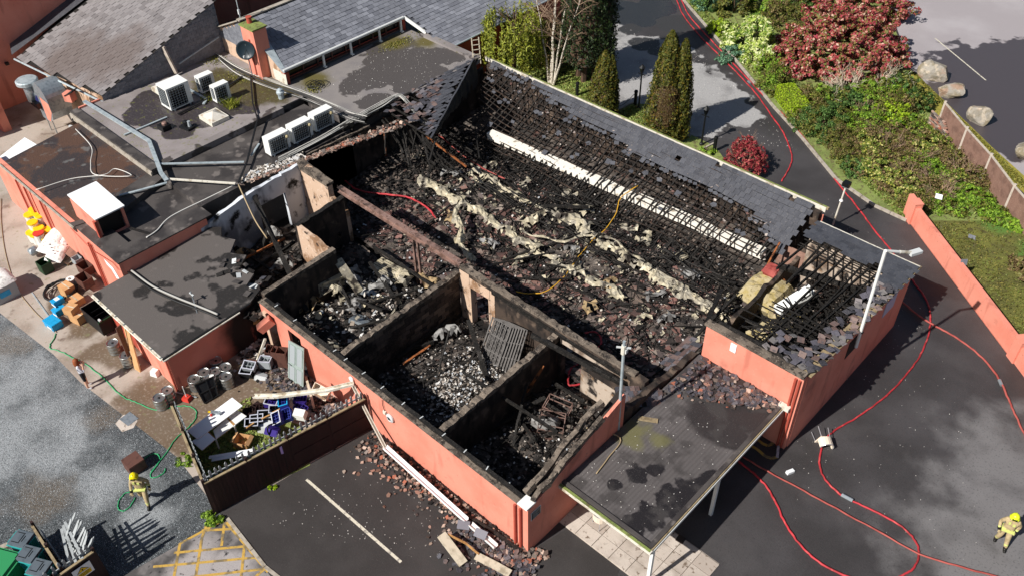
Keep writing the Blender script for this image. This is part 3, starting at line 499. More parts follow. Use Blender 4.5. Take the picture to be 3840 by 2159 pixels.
# ---- collapsed rear slope: rafters hinge at the eave and hang into the hall
def rz_(y, x=-20.0):
    z = 3.0-.5*(34.35-y)
    if x < -30.5: z += ((-30.5-x)/4.0)**2*.9*min(1, max(0, (34.35-y)/2.5))
    s_ = 34.35-y; return z + .06*math.sin(x*1.3)*min(1, s_/2) - .2*math.sin(min(1, max(0, s_)/4.2)*PI)*(.75+.5*math.sin(x*.45+1))
xs = np.arange(-33.6, -13.2, .405)
for i, x in enumerate(xs):
    yl = 29.7 + rr(-.6, .7) + max(0, (x+17)*.35) + max(0, (-30.5-x)*.9); dx = rr(-.25, .15); n = 5
    m_ = MB(); pts = [Vector((x+dx*t/n, 34.3+(yl-34.3)*t/n, rz_(34.3+(yl-34.3)*t/n, x)-.09 + (rr(-.02, .02)))) for t in range(n+1)]
    for p, q in zip(pts, pts[1:]): m_.beam(p, q, .07*rr(.75, 1.05), .11*rr(.7, 1))
    part('rafter', m_, 'char_timber')
for k in range(17):
    s = .16+k*.255; y = 34.3-s; x0 = -34.4+s*.62+rr(-.2, .2); x1 = -13.2-rr(0, .5)-max(0, s-3.2)*rr(.4, 1.6)
    segs = [(x0, x1)] if k < 8 else [(x0, x0+rr(4, 9)), (x0+rr(9.5, 12), x1-rr(0, 5))]
    for a, b in segs:
        n = max(6, int((b-a)/.8)); pts = []
        for i in range(n+1):
            x = a+(b-a)*i/n; pts.append((x, y+.12*math.sin(x*.8+k)*.35, rz_(y, x)+.015+rr(-.022, .022)))
        part('batten', MB().tube(pts, .027, 4), 'batten_char_lit')
def s0(x): return float(np.interp(x, [-34, -31, -28, -26.6, -24.7, -22.8, -19.2, -17, -15.2, -13], [.5, .45, .95, 1.15, 1.1, 1.6, 1.65, 1.5, 1.8, 2.6]))
sl = MB().box((0, 0, 0), (.285, .30, .014)).mesh('slate', 'slate_dark'); brk = [MB().shard((0, 0, 0), .19, (0, 0, 0), .014).mesh('slate', 'slate_dark') for _ in range(8)]+[sl]*3; rest = MB(); rng_ = random.Random(3)
slp = math.atan(.5); cand = []
for r_ in range(17):
    for c in range(72):
        s = .06+r_*.255+.13; x = -34.2+c*.293+(r_ % 2)*.146; y = 34.35-s
        if x < -34.3+s*.62 or x > -13.1: continue
        n_ = .5+.5*math.sin(x*2.1+r_*1.3)*math.sin(x*.9-r_*.7); lim = s0(x)
        pr_ = .985 if s < lim-.3 else (.75 if s < lim else (.5 if (n_ > .86 and s < 2.6) else .02 if s < 3.4 else 0))
        if rng_.random() < pr_: cand.append((s, x, y, s > lim-.3))
for i, (s, x, y, loose) in enumerate(sorted(cand, key=lambda q: -q[0])):
    j = .09 if loose else .012
    rot = (slp+rng_.uniform(-j, j)+.03, rng_.uniform(-j, j), rng_.uniform(-j, j)*(2.5 if loose else 1)); loc = (x, y, rz_(y, x)+.048+rng_.uniform(0, .012))
    if i < 300: inst('slate', rng_.choice(brk) if loose else sl, H, (loc[0]+21, loc[1]-22, loc[2]), rot)
    else: rest.box(loc, (.287, .30, .014), rot)
part('slate_field', rest, 'slate_dark', kind='stuff')
mb = MB(); mb.bx(-34.9, -12.6, 34.46, 34.58, 2.88, 2.99); part('eave_gutter', mb, 'timber_edge'); part('gutter_moss', MB().bx(-34.8, -12.7, 34.475, 34.565, 2.99, 3.0), 'soil_grass')
part('fascia_board', MB().bx(-34.8, -12.7, 34.43, 34.458, 2.72, 2.99), 'white_dirty')
mat('flakes', '7d726c', .85, island=['5a5452', '8d807a', '3a3635', 'a89a92', '6a4f48', 'c4b8ae', '4a4648', '77706e'])
mat('white_soot', 'ece6da', .7, [dict(noise=(2.2, .55, .7), col='a49884'), dict(noise=(7, .6, .72), col='3a332d')], bump=.3)
# flakes of felt and slate caught on the battens
mb = MB()
for _ in range(260):
    x = rr(-33.5, -13.4); s = s0(x)+rr(-.6, 1.3); y = 34.3-s
    if x < -34.3+s*.62: continue
    mb.shard((x, y, rz_(y, x)+.05+rr(0, .04)), rr(.03, .11), (rr(-.2, .9), rr(-.5, .5), rr(0, 6)), .012)
part('caught_flakes', mb, 'flakes', kind='stuff')
# pale ceiling bulkhead under the rafters
a, b = P(1232, 338, 1.02), P(1922, 638, 1.05); m_ = MB()
for k, (t0, t1) in enumerate(((0, .28), (.282, .55), (.552, .8), (.802, 1))): m_.beam(a.lerp(b, t0)+Vector((0, 0, rr(-.03, .03))), a.lerp(b, t1)+Vector((0, 0, rr(-.03, .03))), .5, .36)
part('bulkhead', m_, 'white_soot')
# hip end at the far left with its slates, and the dark lining hanging from it
h0, h1 = Vector((-34.75, 33.5, 3.35)), P(1085, 345, 3.75)
mb = MB(); n_ = 22; vs = []
for i in range(n_+1):
    t_ = i/n_; p = h0.lerp(h1, t_)+Vector((rr(-.03, .03), rr(-.03, .03), -.05*math.sin(t_*PI))); dr = (1.0-.65*t_)*rr(.6, 1.1)
    for k in range(4): vs.append(p+Vector((.35*(k/3)*(1-t_)+.10*math.sin(k), -.1*(k/3), -dr*k/3+rr(-.04, .04)))+Vector((.9, -.9, 0))*(k/3)*max(0, .7-t_))
mb.add(vs, [(i*4+k, i*4+k+1, i*4+5+k, i*4+4+k) for i in range(n_) for k in range(3) if not (k == 2 and i % 5 == 3)]); part('hip_lining', mb, 'char'); part('hip_cap', chunky(h0, h1, .1, .05, 12, .035), 'slate_dark')
e0, e1 = Vector((-34.9, 33.4, 3.22)), Vector((-34.9, 26.2, 3.22)); nrm = (h1-e0).cross(e1-e0).normalized(); nrm = nrm if nrm.z > 0 else -nrm
ux = (e1-e0).normalized(); uy = nrm.cross(ux); uy = uy if uy.x > 0 else -uy; M3 = Matrix((ux, uy, ux.cross(uy))).transposed()
LX = (e1-e0).length; hx = (h1-e0).dot(ux); hy = (h1-e0).dot(uy)
hipm = MB().box((0, 0, 0), (.29, .30, .016)).mesh('slate', 'slate_burnt')
for r_ in range(int(hy/.25)):
    for c in range(28):
        v_ = .12+r_*.25; u_ = .15+c*.29+(r_ % 2)*.145
        lo = hx*v_/hy+.1; hi = LX+(hx-LX)*v_/hy-.05
        if lo < u_ < hi:
            t_ = (u_-lo)/max(.01, hi-lo); keep = .97 if t_ < .35 else (.8 if t_ < .6 else .42)
            if random.random() < keep:
                j = .03 if t_ < .35 else .35
                inst('slate', hipm if t_ > .3 else sl, H, (e0+ux*u_+uy*v_+nrm*(.03+rr(0, .03)) - Vector((-21, 22, 0))), (M3 @ Euler((rr(-j, j)+.04, rr(-j, j), rr(-j, j))).to_matrix()))
for k in range(16):
    t = (k+.5)/16; p = e0.lerp(e1, t); q = h0.lerp(h1, t)
    part('rafter', MB().beam(p-Vector((0, 0, .12)), q-Vector((0, 0, .12))+Vector((0, rr(-.1, .1), -rr(0, .2)*t)), .05, .1), 'char_timber')

mat('slate_ash', '77747a', .7, [dict(noise=(6, .5, .7), col='4c494d'), dict(noise=(20, .55, .75), col='918b8d', amt=.5)], bump=.4, island=['5b5860', '77726f', '48464a', '8a8280', '6a5650', '35343a', '8f7a72', '55525a'])
# ---- side block on the right with its mono-pitch roof
BK = thing('burnt_side_block', 'salmon side block with a charred half-stripped slate roof next to the drive', 'building', (-9.8, 28, 0))
def bp(name, mb, m, kind=None): return mb.build(name, m, BK, world=True, kind=kind)
def bz(y): return 3.2+(32.9-y)*.092
mb = MB(); mb.bx(-11.9, -7.7, 23.24, 23.44, 0, 4.04); bp('front_wall', mb, 'pink_paint')
def slope_wall(x0, x1, ya, yb, m, name, dz=0):
    mb = MB(); q = [(x0, ya), (x1, ya), (x1, yb), (x0, yb)]; mb.prism(q, 0, lambda x, y: bz(y)+dz); return bp(name, mb, m)
slope_wall(-7.86, -7.66, 23.445, 32.55, 'pink_paint', 'side_wall', -.1)
mb = MB(); mb.bx(-12.3, -7.9, 32.35, 32.55, 0, 3.0); bp('rear_wall', mb, 'plaster_burnt')
slope_wall(-8.0, -7.88, 23.5, 32.3, 'char_wall', 'inner_leaf', -.15)
mb = MB(); rag_wall(mb, (-11.95, 23.32), (-7.7, 23.32), .34, 4.04, 4.14, .3, .03); bp('coping', mb, 'coping')
bp('wall_plate', chunky((-11.6, 23.62, 4.05), (-8.0, 23.62, 4.02), .18, .2, 9, .03), 'char_timber')
mb = MB(); mb.prism([(-8.0, 23.5), (-7.56, 23.5), (-7.56, 33.2), (-8.0, 33.2)], lambda x, y: bz(y)-.08, lambda x, y: bz(y)-.03); bp('verge_board', mb, 'timber_edge')
for k in range(11):
    x = -11.9+k*.4; y1 = 23.7 if k > 7 else (23.7+rr(0, 3.4) if k > 3 else 28+rr(0, 1.5))
    sag = 0 if k > 6 else rr(.1, .7)
    bp('rafter', MB().beam((x, 32.8, bz(32.8)-.1), (x+rr(-.2, .2), y1, bz(y1)-.12-sag), .06, .13), 'char_timber')
for k in range(30):
    y = 32.75-k*.30; x0 = -12.1 if y > 30 else -11.7+rr(0, 1.2); sag = 0 if y > 29.5 else rr(.05, .35)
    if 26.6 < y < 30.4: x0 = -8.9
    bp('batten', MB().beam((x0, y+rr(-.1, .1), bz(y)-sag), (-7.75, y, bz(y)-.02), .045, .035), 'char_timber')
sb = MB().box((0, 0, 0), (.30, .30, .016)).mesh('slate', 'slate_dark'); sb2 = MB().box((0, 0, 0), (.27, .29, .018)).mesh('slate', 'slate_ash')
bs = math.atan(-.092)
for r_ in range(37):
    for c in range(16):
        y = 32.85-r_*.255; x = -12.25+c*.30+(r_ % 2)*.13
        far = y > 31.55-.22*math.sin(x*3)-(.0 if x < -9.4 else -(.1)) or (y > 30.6 and x > -8.6)
        verge = x > -8.45 and y < 31.5 and random.random() < .85
        heap = x > -9.6 and y < 25.2 and random.random() < .62
        if far or verge or heap:
            j = .03 if far else .32
            inst('slate', sb if far else sb2, BK, (x+9.8, y-28, bz(y)+.03+(0 if far else rr(0, .12))), (bs+rr(-j, j), rr(-j, j), rr(-j, j)*2))
mb = MB(); mb.bx(-12.3, -7.6, 33.0, 33.1, 3.08, 3.2); bp('eave_gutter', mb, 'white_dirty')
for dx in (0, .16): bp('downpipe', MB().tube([(-7.98+dx, 23.17, .1), (-7.98+dx, 23.17, 3.9)], .055), 'red_paint_dark')
bp('fire_vent', MB().bx(-10.75, -10.5, 23.2, 23.238, 3.45, 3.85), 'white_clean')
bp('wall_sign', MB().bx(-7.655, -7.63, 30.2, 31.2, 2.2, 3.0), 'sign_pale'); bp('burnt_window', MB().bx(-7.655, -7.64, 27.0, 28.0, 2.2, 3.1), 'char')
# patches of slates that slid down in sheets
def slate_patch(name, label, p00, p10, p01, nx, ny, m='slate_burnt', j=.05, group=None, keep=.93):
    p00, p10, p01 = Vector(p00), Vector(p10), Vector(p01); ux = (p10-p00)/nx; uy = (p01-p00)/ny; n = ux.cross(uy).normalized(); n = n if n.z > 0 else -n
    Mx = Matrix((ux.normalized(), (n.cross(ux)).normalized(), n)).transposed(); t = thing(name, label, 'slates', p00, 0, group)
    me = MB().box((0, 0, 0), (ux.length*.97, uy.length*1.2, .016)).mesh('slate', m)
    for r_ in range(ny):
        for c in range(nx):
            if random.random() < keep: inst('slate', me, t, ux*(c+.5+(r_ % 2)*.4)+uy*(r_+.5)+n*(.04+.006*(r_ % 2)+rr(0, .02)), Mx @ Euler((rr(-j, j)+.06, rr(-j, j), rr(-j, j))).to_matrix())
    mb = MB().plate([Vector((0, 0, 0)), p10-p00, p10+p01-2*p00, p01-p00], .03); mb.build('sarking', 'char', t)
slate_patch('slid_slates', 'grey slates slid down in a sheet, between shadowed hall floor and pink block wall', P(1664, 915, 1.5), P(1738, 845, 1.9), P(1685, 945, 1.9), 8, 4)
slate_patch('slid_slates', 'grey slates left in rows over the gable top beside the tall aerial pole', P(1545, 975, 2.75), P(1655, 970, 2.5), P(1560, 1025, 2.5), 9, 4)

# ---- loose rubble inside the walls: thousands of pieces nobody could count
def mound(x, y):
    if x > -12.3 and y > 23.2: return .35+.25*math.sin(x*2.3)*math.sin(y*1.4)
    if y > 20.3: return .12+.22*(math.sin(x*.9+1)*math.sin(y*.8)+1)*.5+.28*math.exp(-((y-27.3)/2.6)**2)
    if x < -27.7: return .25+.25*math.sin(x*2.1)*math.sin(y*1.7)
    if x < -22.4: return .25+.3*math.exp(-((x+25)**2+(y-16)**2)/3)
    if x < -16.7: return .12+.42*math.exp(-((x+19.3)**2/2.5+(y-17.2)**2/5))
    return .15+.15*math.sin(x*2)*math.sin(y*2)
def heap(name, n, x0, x1, y0, y1, a0, a1, m, tilt=.5, lift=.08, th=(.012, .03), keepf=None):
    mb = MB(); k = 0
    while k < n:
        x, y = rr(x0, x1), rr(y0, y1)
        if keepf and not keepf(x, y): continue
        k += 1; mb.shard((x, y, mound(x, y)+rr(0, lift)), rr(a0, a1), (rr(-tilt, tilt), rr(-tilt, tilt), rr(0, 6.3)), rr(*th))
    return mb.build(name, m, kind='stuff')
def surface(name, x0, x1, y0, y1, m, step=.3):
    nx, ny = int((x1-x0)/step), int((y1-y0)/step); vs = []; fs = []
    for j in range(ny+1):
        for i in range(nx+1):
            x, y = x0+(x1-x0)*i/nx, y0+(y1-y0)*j/ny; vs.append((x, y, mound(x, y)+rr(-.05, .05)))
    for j in range(ny):
        for i in range(nx): k = j*(nx+1)+i; fs.append((k, k+1, k+nx+2, k+nx+1))
    return MB().add(vs, fs).build(name, m, kind='stuff')
heap('block_rubble', 1500, -11.7, -8.0, 23.6, 32.2, .06, .24, 'rubble_dark', .6, .5); heap('block_rubble', 500, -11.7, -8.0, 24, 32.2, .05, .2, 'rubble', .6, .5); heap('block_insulation', 160, -12.0, -10.4, 25, 30, .1, .3, 'insulation', .7, .5, th=(.05, .12))
mb = MB()
for _ in range(170):
    x, y = rr(-10.9, -9.1), rr(24.6, 31); L_ = rr(.5, 2.0); a = rr(0, PI); z = rr(.5, 2.6); d = Vector((math.cos(a), math.sin(a), rr(-.5, .5)))*L_/2; mb.beam(Vector((x, y, z))-d, Vector((x, y, z))+d, rr(.03, .06), rr(.03, .07))
mb.build('block_splinters', 'char_timber', kind='stuff')
surface('hall_debris_bed', -34.3, -12.4, 20.35, 34.0, 'ash_bed', .22); surface('block_debris_bed', -11.8, -7.95, 23.5, 32.3, 'rubble_dark'); surface('room_debris_bed', -33.5, -12.4, 13.5, 20.0, 'ash_bed', .22)
dens = lambda x, y: random.random() < min(1, max(.06, .55+.9*math.sin(x*.83+1.3*math.sin(y*.6))*math.sin(y*.9+.7*math.sin(x*.5))+(.35 if y < 24.5 else -.15)))
heap('slate_rubble', 2300, -30.5, -12.6, 20.4, 30.0, .13, .32, 'rubble', .3, .1, keepf=dens); heap('slate_rubble', 3000, -30.5, -12.6, 20.4, 30.5, .05, .14, 'rubble', .5, .1, keepf=dens); heap('broken_slates', 260, -30, -12.8, 20.6, 28, .2, .38, 'rubble', .25, .14, keepf=dens); heap('slate_chips', 1500, -30.5, -12.6, 20.4, 31.5, .02, .09, 'rubble_pale', .9, .22); heap('scorched_scraps', 420, -30.5, -13, 22, 30, .05, .22, 'duct_metal', .8, .2, th=(.008, .03), keepf=lambda x, y: random.random() < math.exp(-((y-26.3-.0*x)/2.2)**2)); heap('black_scraps', 700, -30.5, -12.6, 20.4, 31, .08, .25, 'char', .5, .15)
heap('slate_rubble', 1500, -34.2, -12.6, 29.0, 31.4, .05, .18, 'rubble_dark', .6, .15); heap('dark_rubble', 1500, -34.2, -30, 20.5, 31, .05, .16, 'rubble_dark', .6, .15)
heap('room_rubble', 2600, -33.4, -12.5, 13.55, 19.9, .04, .16, 'rubble_dark', .7, .2)
heap('white_rubble', 2600, -20.6, -17.2, 14.6, 19.3, .03, .09, 'rubble_pale', .8, .2, keepf=lambda x, y: random.random() < math.exp(-(((x+18.9)/1.1)**2+((y-17.2)/1.5)**2)))
heap('mixed_rubble', 900, -22.2, -12.6, 13.6, 19.8, .03, .09, 'rubble_pale', .8, .2); heap('pale_rubble', 380, -27.4, -22.7, 13.6, 19.9, .04, .2, 'rubble_pale', .8, .25); heap('tan_scraps', 40, -27.3, -23.0, 14.5, 18.5, .08, .3, 'duct_metal', 1.0, .5, th=(.008, .03))
mb = MB()
for _ in range(700):
    x, y = rr(-34, -12.6), rr(20.5, 30.2); L_ = rr(.3, 1.5); a = rr(0, PI); z = mound(x, y)+rr(.05, .3); d = Vector((math.cos(a), math.sin(a), rr(-.3, .3)))*L_/2
    mb.beam(Vector((x, y, z))-d, Vector((x, y, z))+d, rr(.015, .04), rr(.015, .045))
for _ in range(330):
    x, y = rr(-33.4, -12.6), rr(13.6, 19.8); L_ = rr(.3, 1.2); a = rr(0, PI); z = mound(x, y)+rr(.05, .4); d = Vector((math.cos(a), math.sin(a), rr(-.5, .5)))*L_/2
    mb.beam(Vector((x, y, z))-d, Vector((x, y, z))+d, rr(.015, .04), rr(.015, .045))
for _ in range(420):
    x, y = rr(-32, -13), rr(26.8, 30.4); L_ = rr(.9, 2.6); a = (rr(-.25, .25) if random.random() < .5 else PI/2+rr(-.4, .4)); z = mound(x, y)+rr(.08, .45); d = Vector((math.cos(a), math.sin(a), rr(-.22, .22)))*L_/2
    mb.beam(Vector((x, y, z))-d, Vector((x, y, z))+d, rr(.02, .05), rr(.02, .06), rr(-1, 1))
mb.build('charred_splinters', 'char_timber', kind='stuff')
# larger charred timbers, one by one
n_t = 0
def timber(name, label, a, b, w_=.09, h_=.12, m='char_timber', group=None, cat='timber', n=6, j=.012):
    a, b = Vector(a), Vector(b); o = chunky(a-a, b-a, w_, h_, n, j).build(name, m); o.location = a; return tag(o, label, cat, group)
for i in range(70):
    x, y = rr(-33, -13), rr(28.0, 30.2) if i % 3 == 0 else rr(21.5, 29); a = rr(-.5, .5) + (PI/2 if i % 2 else 0) + rr(-.5, .5); L_ = rr(1.0, 2.6); d = Vector((math.cos(a), math.sin(a), rr(-.12, .25)))*L_/2; z = mound(x, y)+.16
    timber('fallen_timber', 'charred roof timber lying among the slate rubble of the hall', Vector((x, y, z))-d, Vector((x, y, z))+d+Vector((0, 0, rr(0, .3))), rr(.05, .09), rr(.06, .11), group='charred roof timbers fallen in the hall')
for i, (u0, v0, z0, u1, v1, z1) in enumerate(((700, 800, .5, 830, 690, 1.3), (770, 700, .6, 960, 780, .9), (820, 650, 1.5, 900, 800, .5), (900, 770, .5, 1040, 730, .9), (940, 620, .7, 1090, 720, 1.0), (1000, 760, .5, 930, 660, 1.3), (860, 830, .5, 980, 800, 1.2), (1000, 900, .5, 1130, 800, .8), (1050, 960, .4, 1200, 900, .7), (1020, 880, .5, 1090, 860, .6), (1130, 1000, .4, 1210, 860, .8), (1230, 1080, .3, 1370, 1000, .8), (1300, 960, .6, 1440, 1060, .6), (1290, 1120, .3, 1330, 940, 1.5), (1390, 960, .6, 1470, 1010, .9), (1260, 1000, .4, 1350, 1110, .5), (590, 620, .6, 700, 690, .9), (620, 690, .6, 740, 610, 1.1), (680, 560, 1.0, 640, 680, .5), (780, 560, .5, 860, 590, 1.1))): timber('fallen_timber', 'charred beam fallen across the debris of the front rooms', P(u0, v0, z0), P(u1, v1, z1), rr(.08, .16), rr(.08, .17), group='charred beams fallen in the front rooms', j=.02)
timber('leaning_timber', 'long grey ash-covered beam leaning from the torn roof into the left room', P(640, 495, 2.75), P(772, 782, .55), .2, .22, n=10)
timber('fallen_timber', 'long charred beam across the two front rooms from the spine wall to the gable', P(1338, 842, 2.85), P(1560, 962, 2.75), .16, .18, n=10)
timber('fallen_timber', 'thin charred beam spanning the wall between bottle room and cage room', P(1165, 935, 1.6), P(1400, 1085, 1.9), .1, .12)
timber('fallen_timber', 'thick charred post leaning beside the iron bed frames', P(1178, 805, 1.6), P(1228, 960, .5), .18, .2)
timber('fallen_timber', 'thin black pole leaning left of the white rubble in the bottle room', P(1130, 830, 2.2), P(1095, 965, .4), .06, .07)
timber('fallen_timber', 'stout black beam leaning over the side block corner', P(1735, 860, 1.3), P(1850, 745, 2.0), .13, .14); timber('fallen_timber', 'ribbed black beam ending on the pink side block wall', P(1775, 815, 2.6), P(1815, 730, 1.7), .17, .18)
timber('fallen_timber', 'black timber lying flat in the middle of the hall beside the white beam', P(1365, 518, 1.0), P(1480, 522, 1.05), .12, .14); timber('fallen_timber', 'long charred pole pointing left on the brown slates by the spine wall', P(1240, 665, .75), P(1395, 635, .8), .08, .09)
timber('charred_purlin', 'round grey charred purlin across the side block opening', P(1958, 668, 2.6), P(2200, 740, 2.75), .2, .22, n=12)
for i in range(26):
    t_ = random.random(); a_ = P(930, 275, 2.9).lerp(P(1088, 350, 3.2), t_)+Vector((rr(-.3, .3), rr(-.4, .4), rr(-.4, .2))); b_ = a_+Vector((rr(.6, 2.4), rr(-1.2, .8), rr(-2.2, -.3))); timber('fallen_rafter', 'charred rafter sticking out under the broken hip at the hall corner', a_, b_, rr(.04, .08), rr(.06, .1), 'char_timber' if i % 13 else 'timber_orange', 'rafters under the broken hip')
timber('scorched_joist', 'half-burnt orange joist leaning among splinters near the left rooms', P(585, 665, 1.5), P(715, 600, 1.5), .07, .1, 'timber_orange')
timber('scorched_joist', 'half-burnt plank end lying in the dark bottle room', P(1015, 915, .6), P(1082, 868, .7), .1, .07, 'timber_orange'); timber('scorched_joist', 'half-burnt rafter tip in the cage room corner', P(1325, 985, .9), P(1368, 920, 1.9), .09, .09, 'timber_orange')
for i, (q0, q1) in enumerate(((((1195, 320), (1195+10, 395))), ((1130, 375), (1165, 318)), ((1040, 440), (1075, 300)), ((1055, 400), (1110, 300)))):
    timber('fallen_rafter', 'charred rafter sticking out under the broken hip at the hall corner', P(*q0, 1.0), P(*q1, 2.4), .06, .08, 'char_timber' if i == 2 else 'char_timber', 'rafters under the broken hip')
# ================================================================ neighbouring buildings
def bld(name, label, loc, cat='building'): return thing(name, label, cat, loc)
def bpart(root, name, mb, m, kind=None): return mb.build(name, m, root, world=True, kind=kind)
# --- low annex in the yard
AN = bld('yard_annex', 'low salmon annex with a black flat roof and white eave trim beside the kegs', (-30.8, 11, 0))
def az(x, y): return 2.2+.035*(y-8.8)
bpart(AN, 'side_wall', MB().prism([(-28.12, 8.85), (-28.0, 8.85), (-28.0, 13.35), (-28.12, 13.35)], 0, lambda x, y: az(x, y)-.1), 'pink_sooty')
bpart(AN, 'front_wall', MB().prism([(-31.0, 8.85), (-28.122, 8.85), (-28.122, 8.97), (-31.0, 8.97)], 0, 2.08), 'pink_paint')
bpart(AN, 'front_wall', MB().prism([(-33.5, 8.95), (-31.0, 8.95), (-31.0, 9.07), (-33.5, 9.07)], 0, 2.08), 'red_paint_dark')
ring = [(-33.62, 8.68), (-27.88, 8.68), (-27.88, 12.9), (-28.2, 13.6), (-28.9, 13.4), (-29.3, 14.1), (-30.1, 13.9), (-30.6, 14.6), (-31.3, 14.2), (-31.9, 14.9), (-32.6, 14.6), (-33.2, 15.0), (-33.62, 14.6)]
bpart(AN, 'flat_roof', MB().prism(ring, lambda x, y: az(x, y)-.09, lambda x, y: az(x, y)), 'annex_roof')
mb = MB(); mb.beam((-33.6, 8.64, 2.13), (-27.84, 8.64, 2.13), .05, .10); bpart(AN, 'fascia', mb, 'white_dirty')
mb = MB(); mb.tube([(-33.6, 8.58, 2.11), (-27.9, 8.58, 2.10)], .035, 6); bpart(AN, 'gutter', mb, 'white_dirty')
bpart(AN, 'fascia', MB().beam((-27.84, 8.62, 2.14), (-27.84, 12.9, 2.29), .05, .11), 'black_plastic'); bpart(AN, 'trim', MB().tube([(-27.79, 8.6, 2.10), (-27.79, 12.3, 2.24)], .035, 6), 'white_dirty')
for k in range(8): bpart(AN, 'gutter_clip', MB().box((-33.0+k*.72, 8.62, 2.2), (.03, .1, .05)), 'galv')
bpart(AN, 'downpipe', MB().tube([(-28.06, 8.79, 0), (-28.06, 8.79, 2.05)], .045), 'red_paint_dark')
for i in range(22):
    x, y = rr(-31, -28.2), rr(13.0, 14.6); o = MB().box((0, 0, 0), (rr(.1, .45), rr(.1, .3), .03), (rr(-.3, .3), rr(-.3, .3), rr(0, 3))).build('roof_scrap', random.choice(['slate_burnt', 'char', 'light_grey', 'flat_roof_dark'])); o.location = (x, y, az(x, y)+.05); tag(o, 'loose scrap of burnt felt and board at the torn annex roof edge', 'debris', 'scraps at the torn roof edge')
# --- kitchen block with parapet, lower brown felt roof
KB = bld('kitchen_block', 'long salmon kitchen block with streaky brown felt roof and grey parapets', (-40, 12.5, 0))
ZK = 3.0
bpart(KB, 'side_wall', MB().bx(-46.6, -33.62, 10.15, 10.35, 0, ZK-.05), 'pink_paint'); bpart(KB, 'end_wall', MB().bx(-33.82, -33.62, 10.352, 14.6, 0, ZK-.05), 'pink_paint')
bpart(KB, 'parapet', MB().bx(-37.55, -33.6, 10.12, 11.2, ZK-.05, ZK+.01), 'flat_roof_dark'); bpart(KB, 'parapet', MB().bx(-34.6, -33.6, 11.202, 14.9, ZK-.05, ZK+.012), 'flat_roof_dark')
bpart(KB, 'flat_roof', MB().bx(-37.6, -34.6, 11.2, 15.6, ZK-.5, ZK-.22), 'flat_roof_dark')
mb = MB(); mb.prism([(-45.4, 10.1), (-37.6, 10.1), (-38.9, 14.9), (-45.9, 14.6)], 2.7, lambda x, y: ZK-.08+(y-10.1)*.03); bpart(KB, 'felt_roof', mb, 'roof_brown')
mb = MB(); mb.beam((-45.4, 10.06, ZK-.07), (-37.55, 10.06, ZK-.07), .07, .1); bpart(KB, 'roof_edge', mb, 'kerb')
mb = MB(); mb.prism([(-38.4, 12.7), (-37.5, 12.2), (-37.5, 11.2), (-37.9, 10.1), (-37.5, 10.1), (-37.0, 12.3), (-38.0, 15.2), (-38.9, 15.0)], ZK-.3, ZK+.06); bpart(KB, 'kerb_upstand', mb, 'flat_roof_dark')
for x in (-43.8, -42.9, -41.2, -36.4, -36.2): bpart(KB, 'downpipe', MB().tube([(x, 10.08, 0), (x, 10.08, 2.7)], .045), 'red_paint_dark')
for i, x in enumerate((-42.5, -40.9)): bpart(KB, 'wall_strip', MB().bx(x-.05, x+.05, 10.12, 10.148, 1.2, 2.75), 'red_paint_dark')
mb = MB(); mb.tube([(-38.2, 10.1, 2.6), (-36.3, 10.09, 2.3), (-34.2, 10.1, 2.75), (-33.7, 10.1, 2.6)], .015, 5); bpart(KB, 'wall_cable', mb, 'red_paint_dark')
bpart(KB, 'white_notice', MB().add([(-35.3, 10.13, 2.35), (-34.5, 10.13, 2.25), (-34.2, 10.13, 1.75), (-34.6, 10.13, 1.55), (-34.8, 10.13, 1.95), (-35.2, 10.13, 2.05)], [(0, 1, 2, 3, 4, 5)]), 'white_clean')
bpart(KB, 'black_slot', MB().box((-34.9, 12.0, ZK+.016), (1.3, .16, .006), (0, 0, .35)), 'char')
# --- higher flat roof with the machinery
MR = bld('plant_roof_building', 'flat-roofed link building with ponded grey roof carrying the air conditioners', (-42, 20, 0)); ZM = 3.3
bpart(MR, 'wall_block', MB().bx(-46.6, -38.75, 15.1, 24.2, 0, ZM-.08), 'flat_roof_dark')
bpart(MR, 'flat_roof', MB().bx(-46.7, -38.7, 14.98, 24.25, ZM-.078, ZM), 'flat_roof_main')
bpart(MR, 'roof_kerb', MB().bx(-46.75, -38.4, 14.7, 15.15, ZM-.3, ZM+.1), 'flat_roof_dark'); bpart(MR, 'roof_kerb', MB().bx(-38.85, -38.4, 15.152, 22.6, ZM-.3, ZM+.09), 'flat_roof')
bpart(MR, 'roof_edge', MB().bx(-46.75, -38.4, 14.62, 14.698, ZM-.35, ZM-.02), 'kerb')
bpart(MR, 'gully_roof', MB().bx(-38.38, -34.45, 14.9, 23.9, 0, 3.06), 'flat_roof_dark')
bpart(MR, 'end_wall', MB().bx(-46.8, -46.702, 15.2, 16.4, 2.4, 3.4), 'pink_paint')
HR = bld('hall_flat_roof', 'grey puddled flat roof strewn with chips between the dormer and the burnt hall', (-37.5, 29, 0))
bpart(HR, 'wall_block', MB().bx(-40.5, -34.7, 24.3, 33.4, 0, ZM-.1), 'flat_roof_dark'); bpart(HR, 'flat_roof', MB().bx(-40.6, -34.5, 24.25, 33.5, ZM-.098, ZM-.02), 'flat_roof_hall')
bpart(HR, 'roof_kerb', MB().bx(-39.3, -34.5, 33.3, 33.75, ZM-.3, ZM+.1), 'flat_roof'); bpart(HR, 'torn_edge', chunky((-34.6, 23.5, ZM-.1), (-34.6, 28.3, ZM-.06), .24, .2, 14, .05), 'char_timber')
scatter('roof_chips', 220, quadreg([(-39.5, 26), (-35, 26), (-35, 33), (-39.5, 33)]), .01, .035, 'chips', .012, ZM+.0)
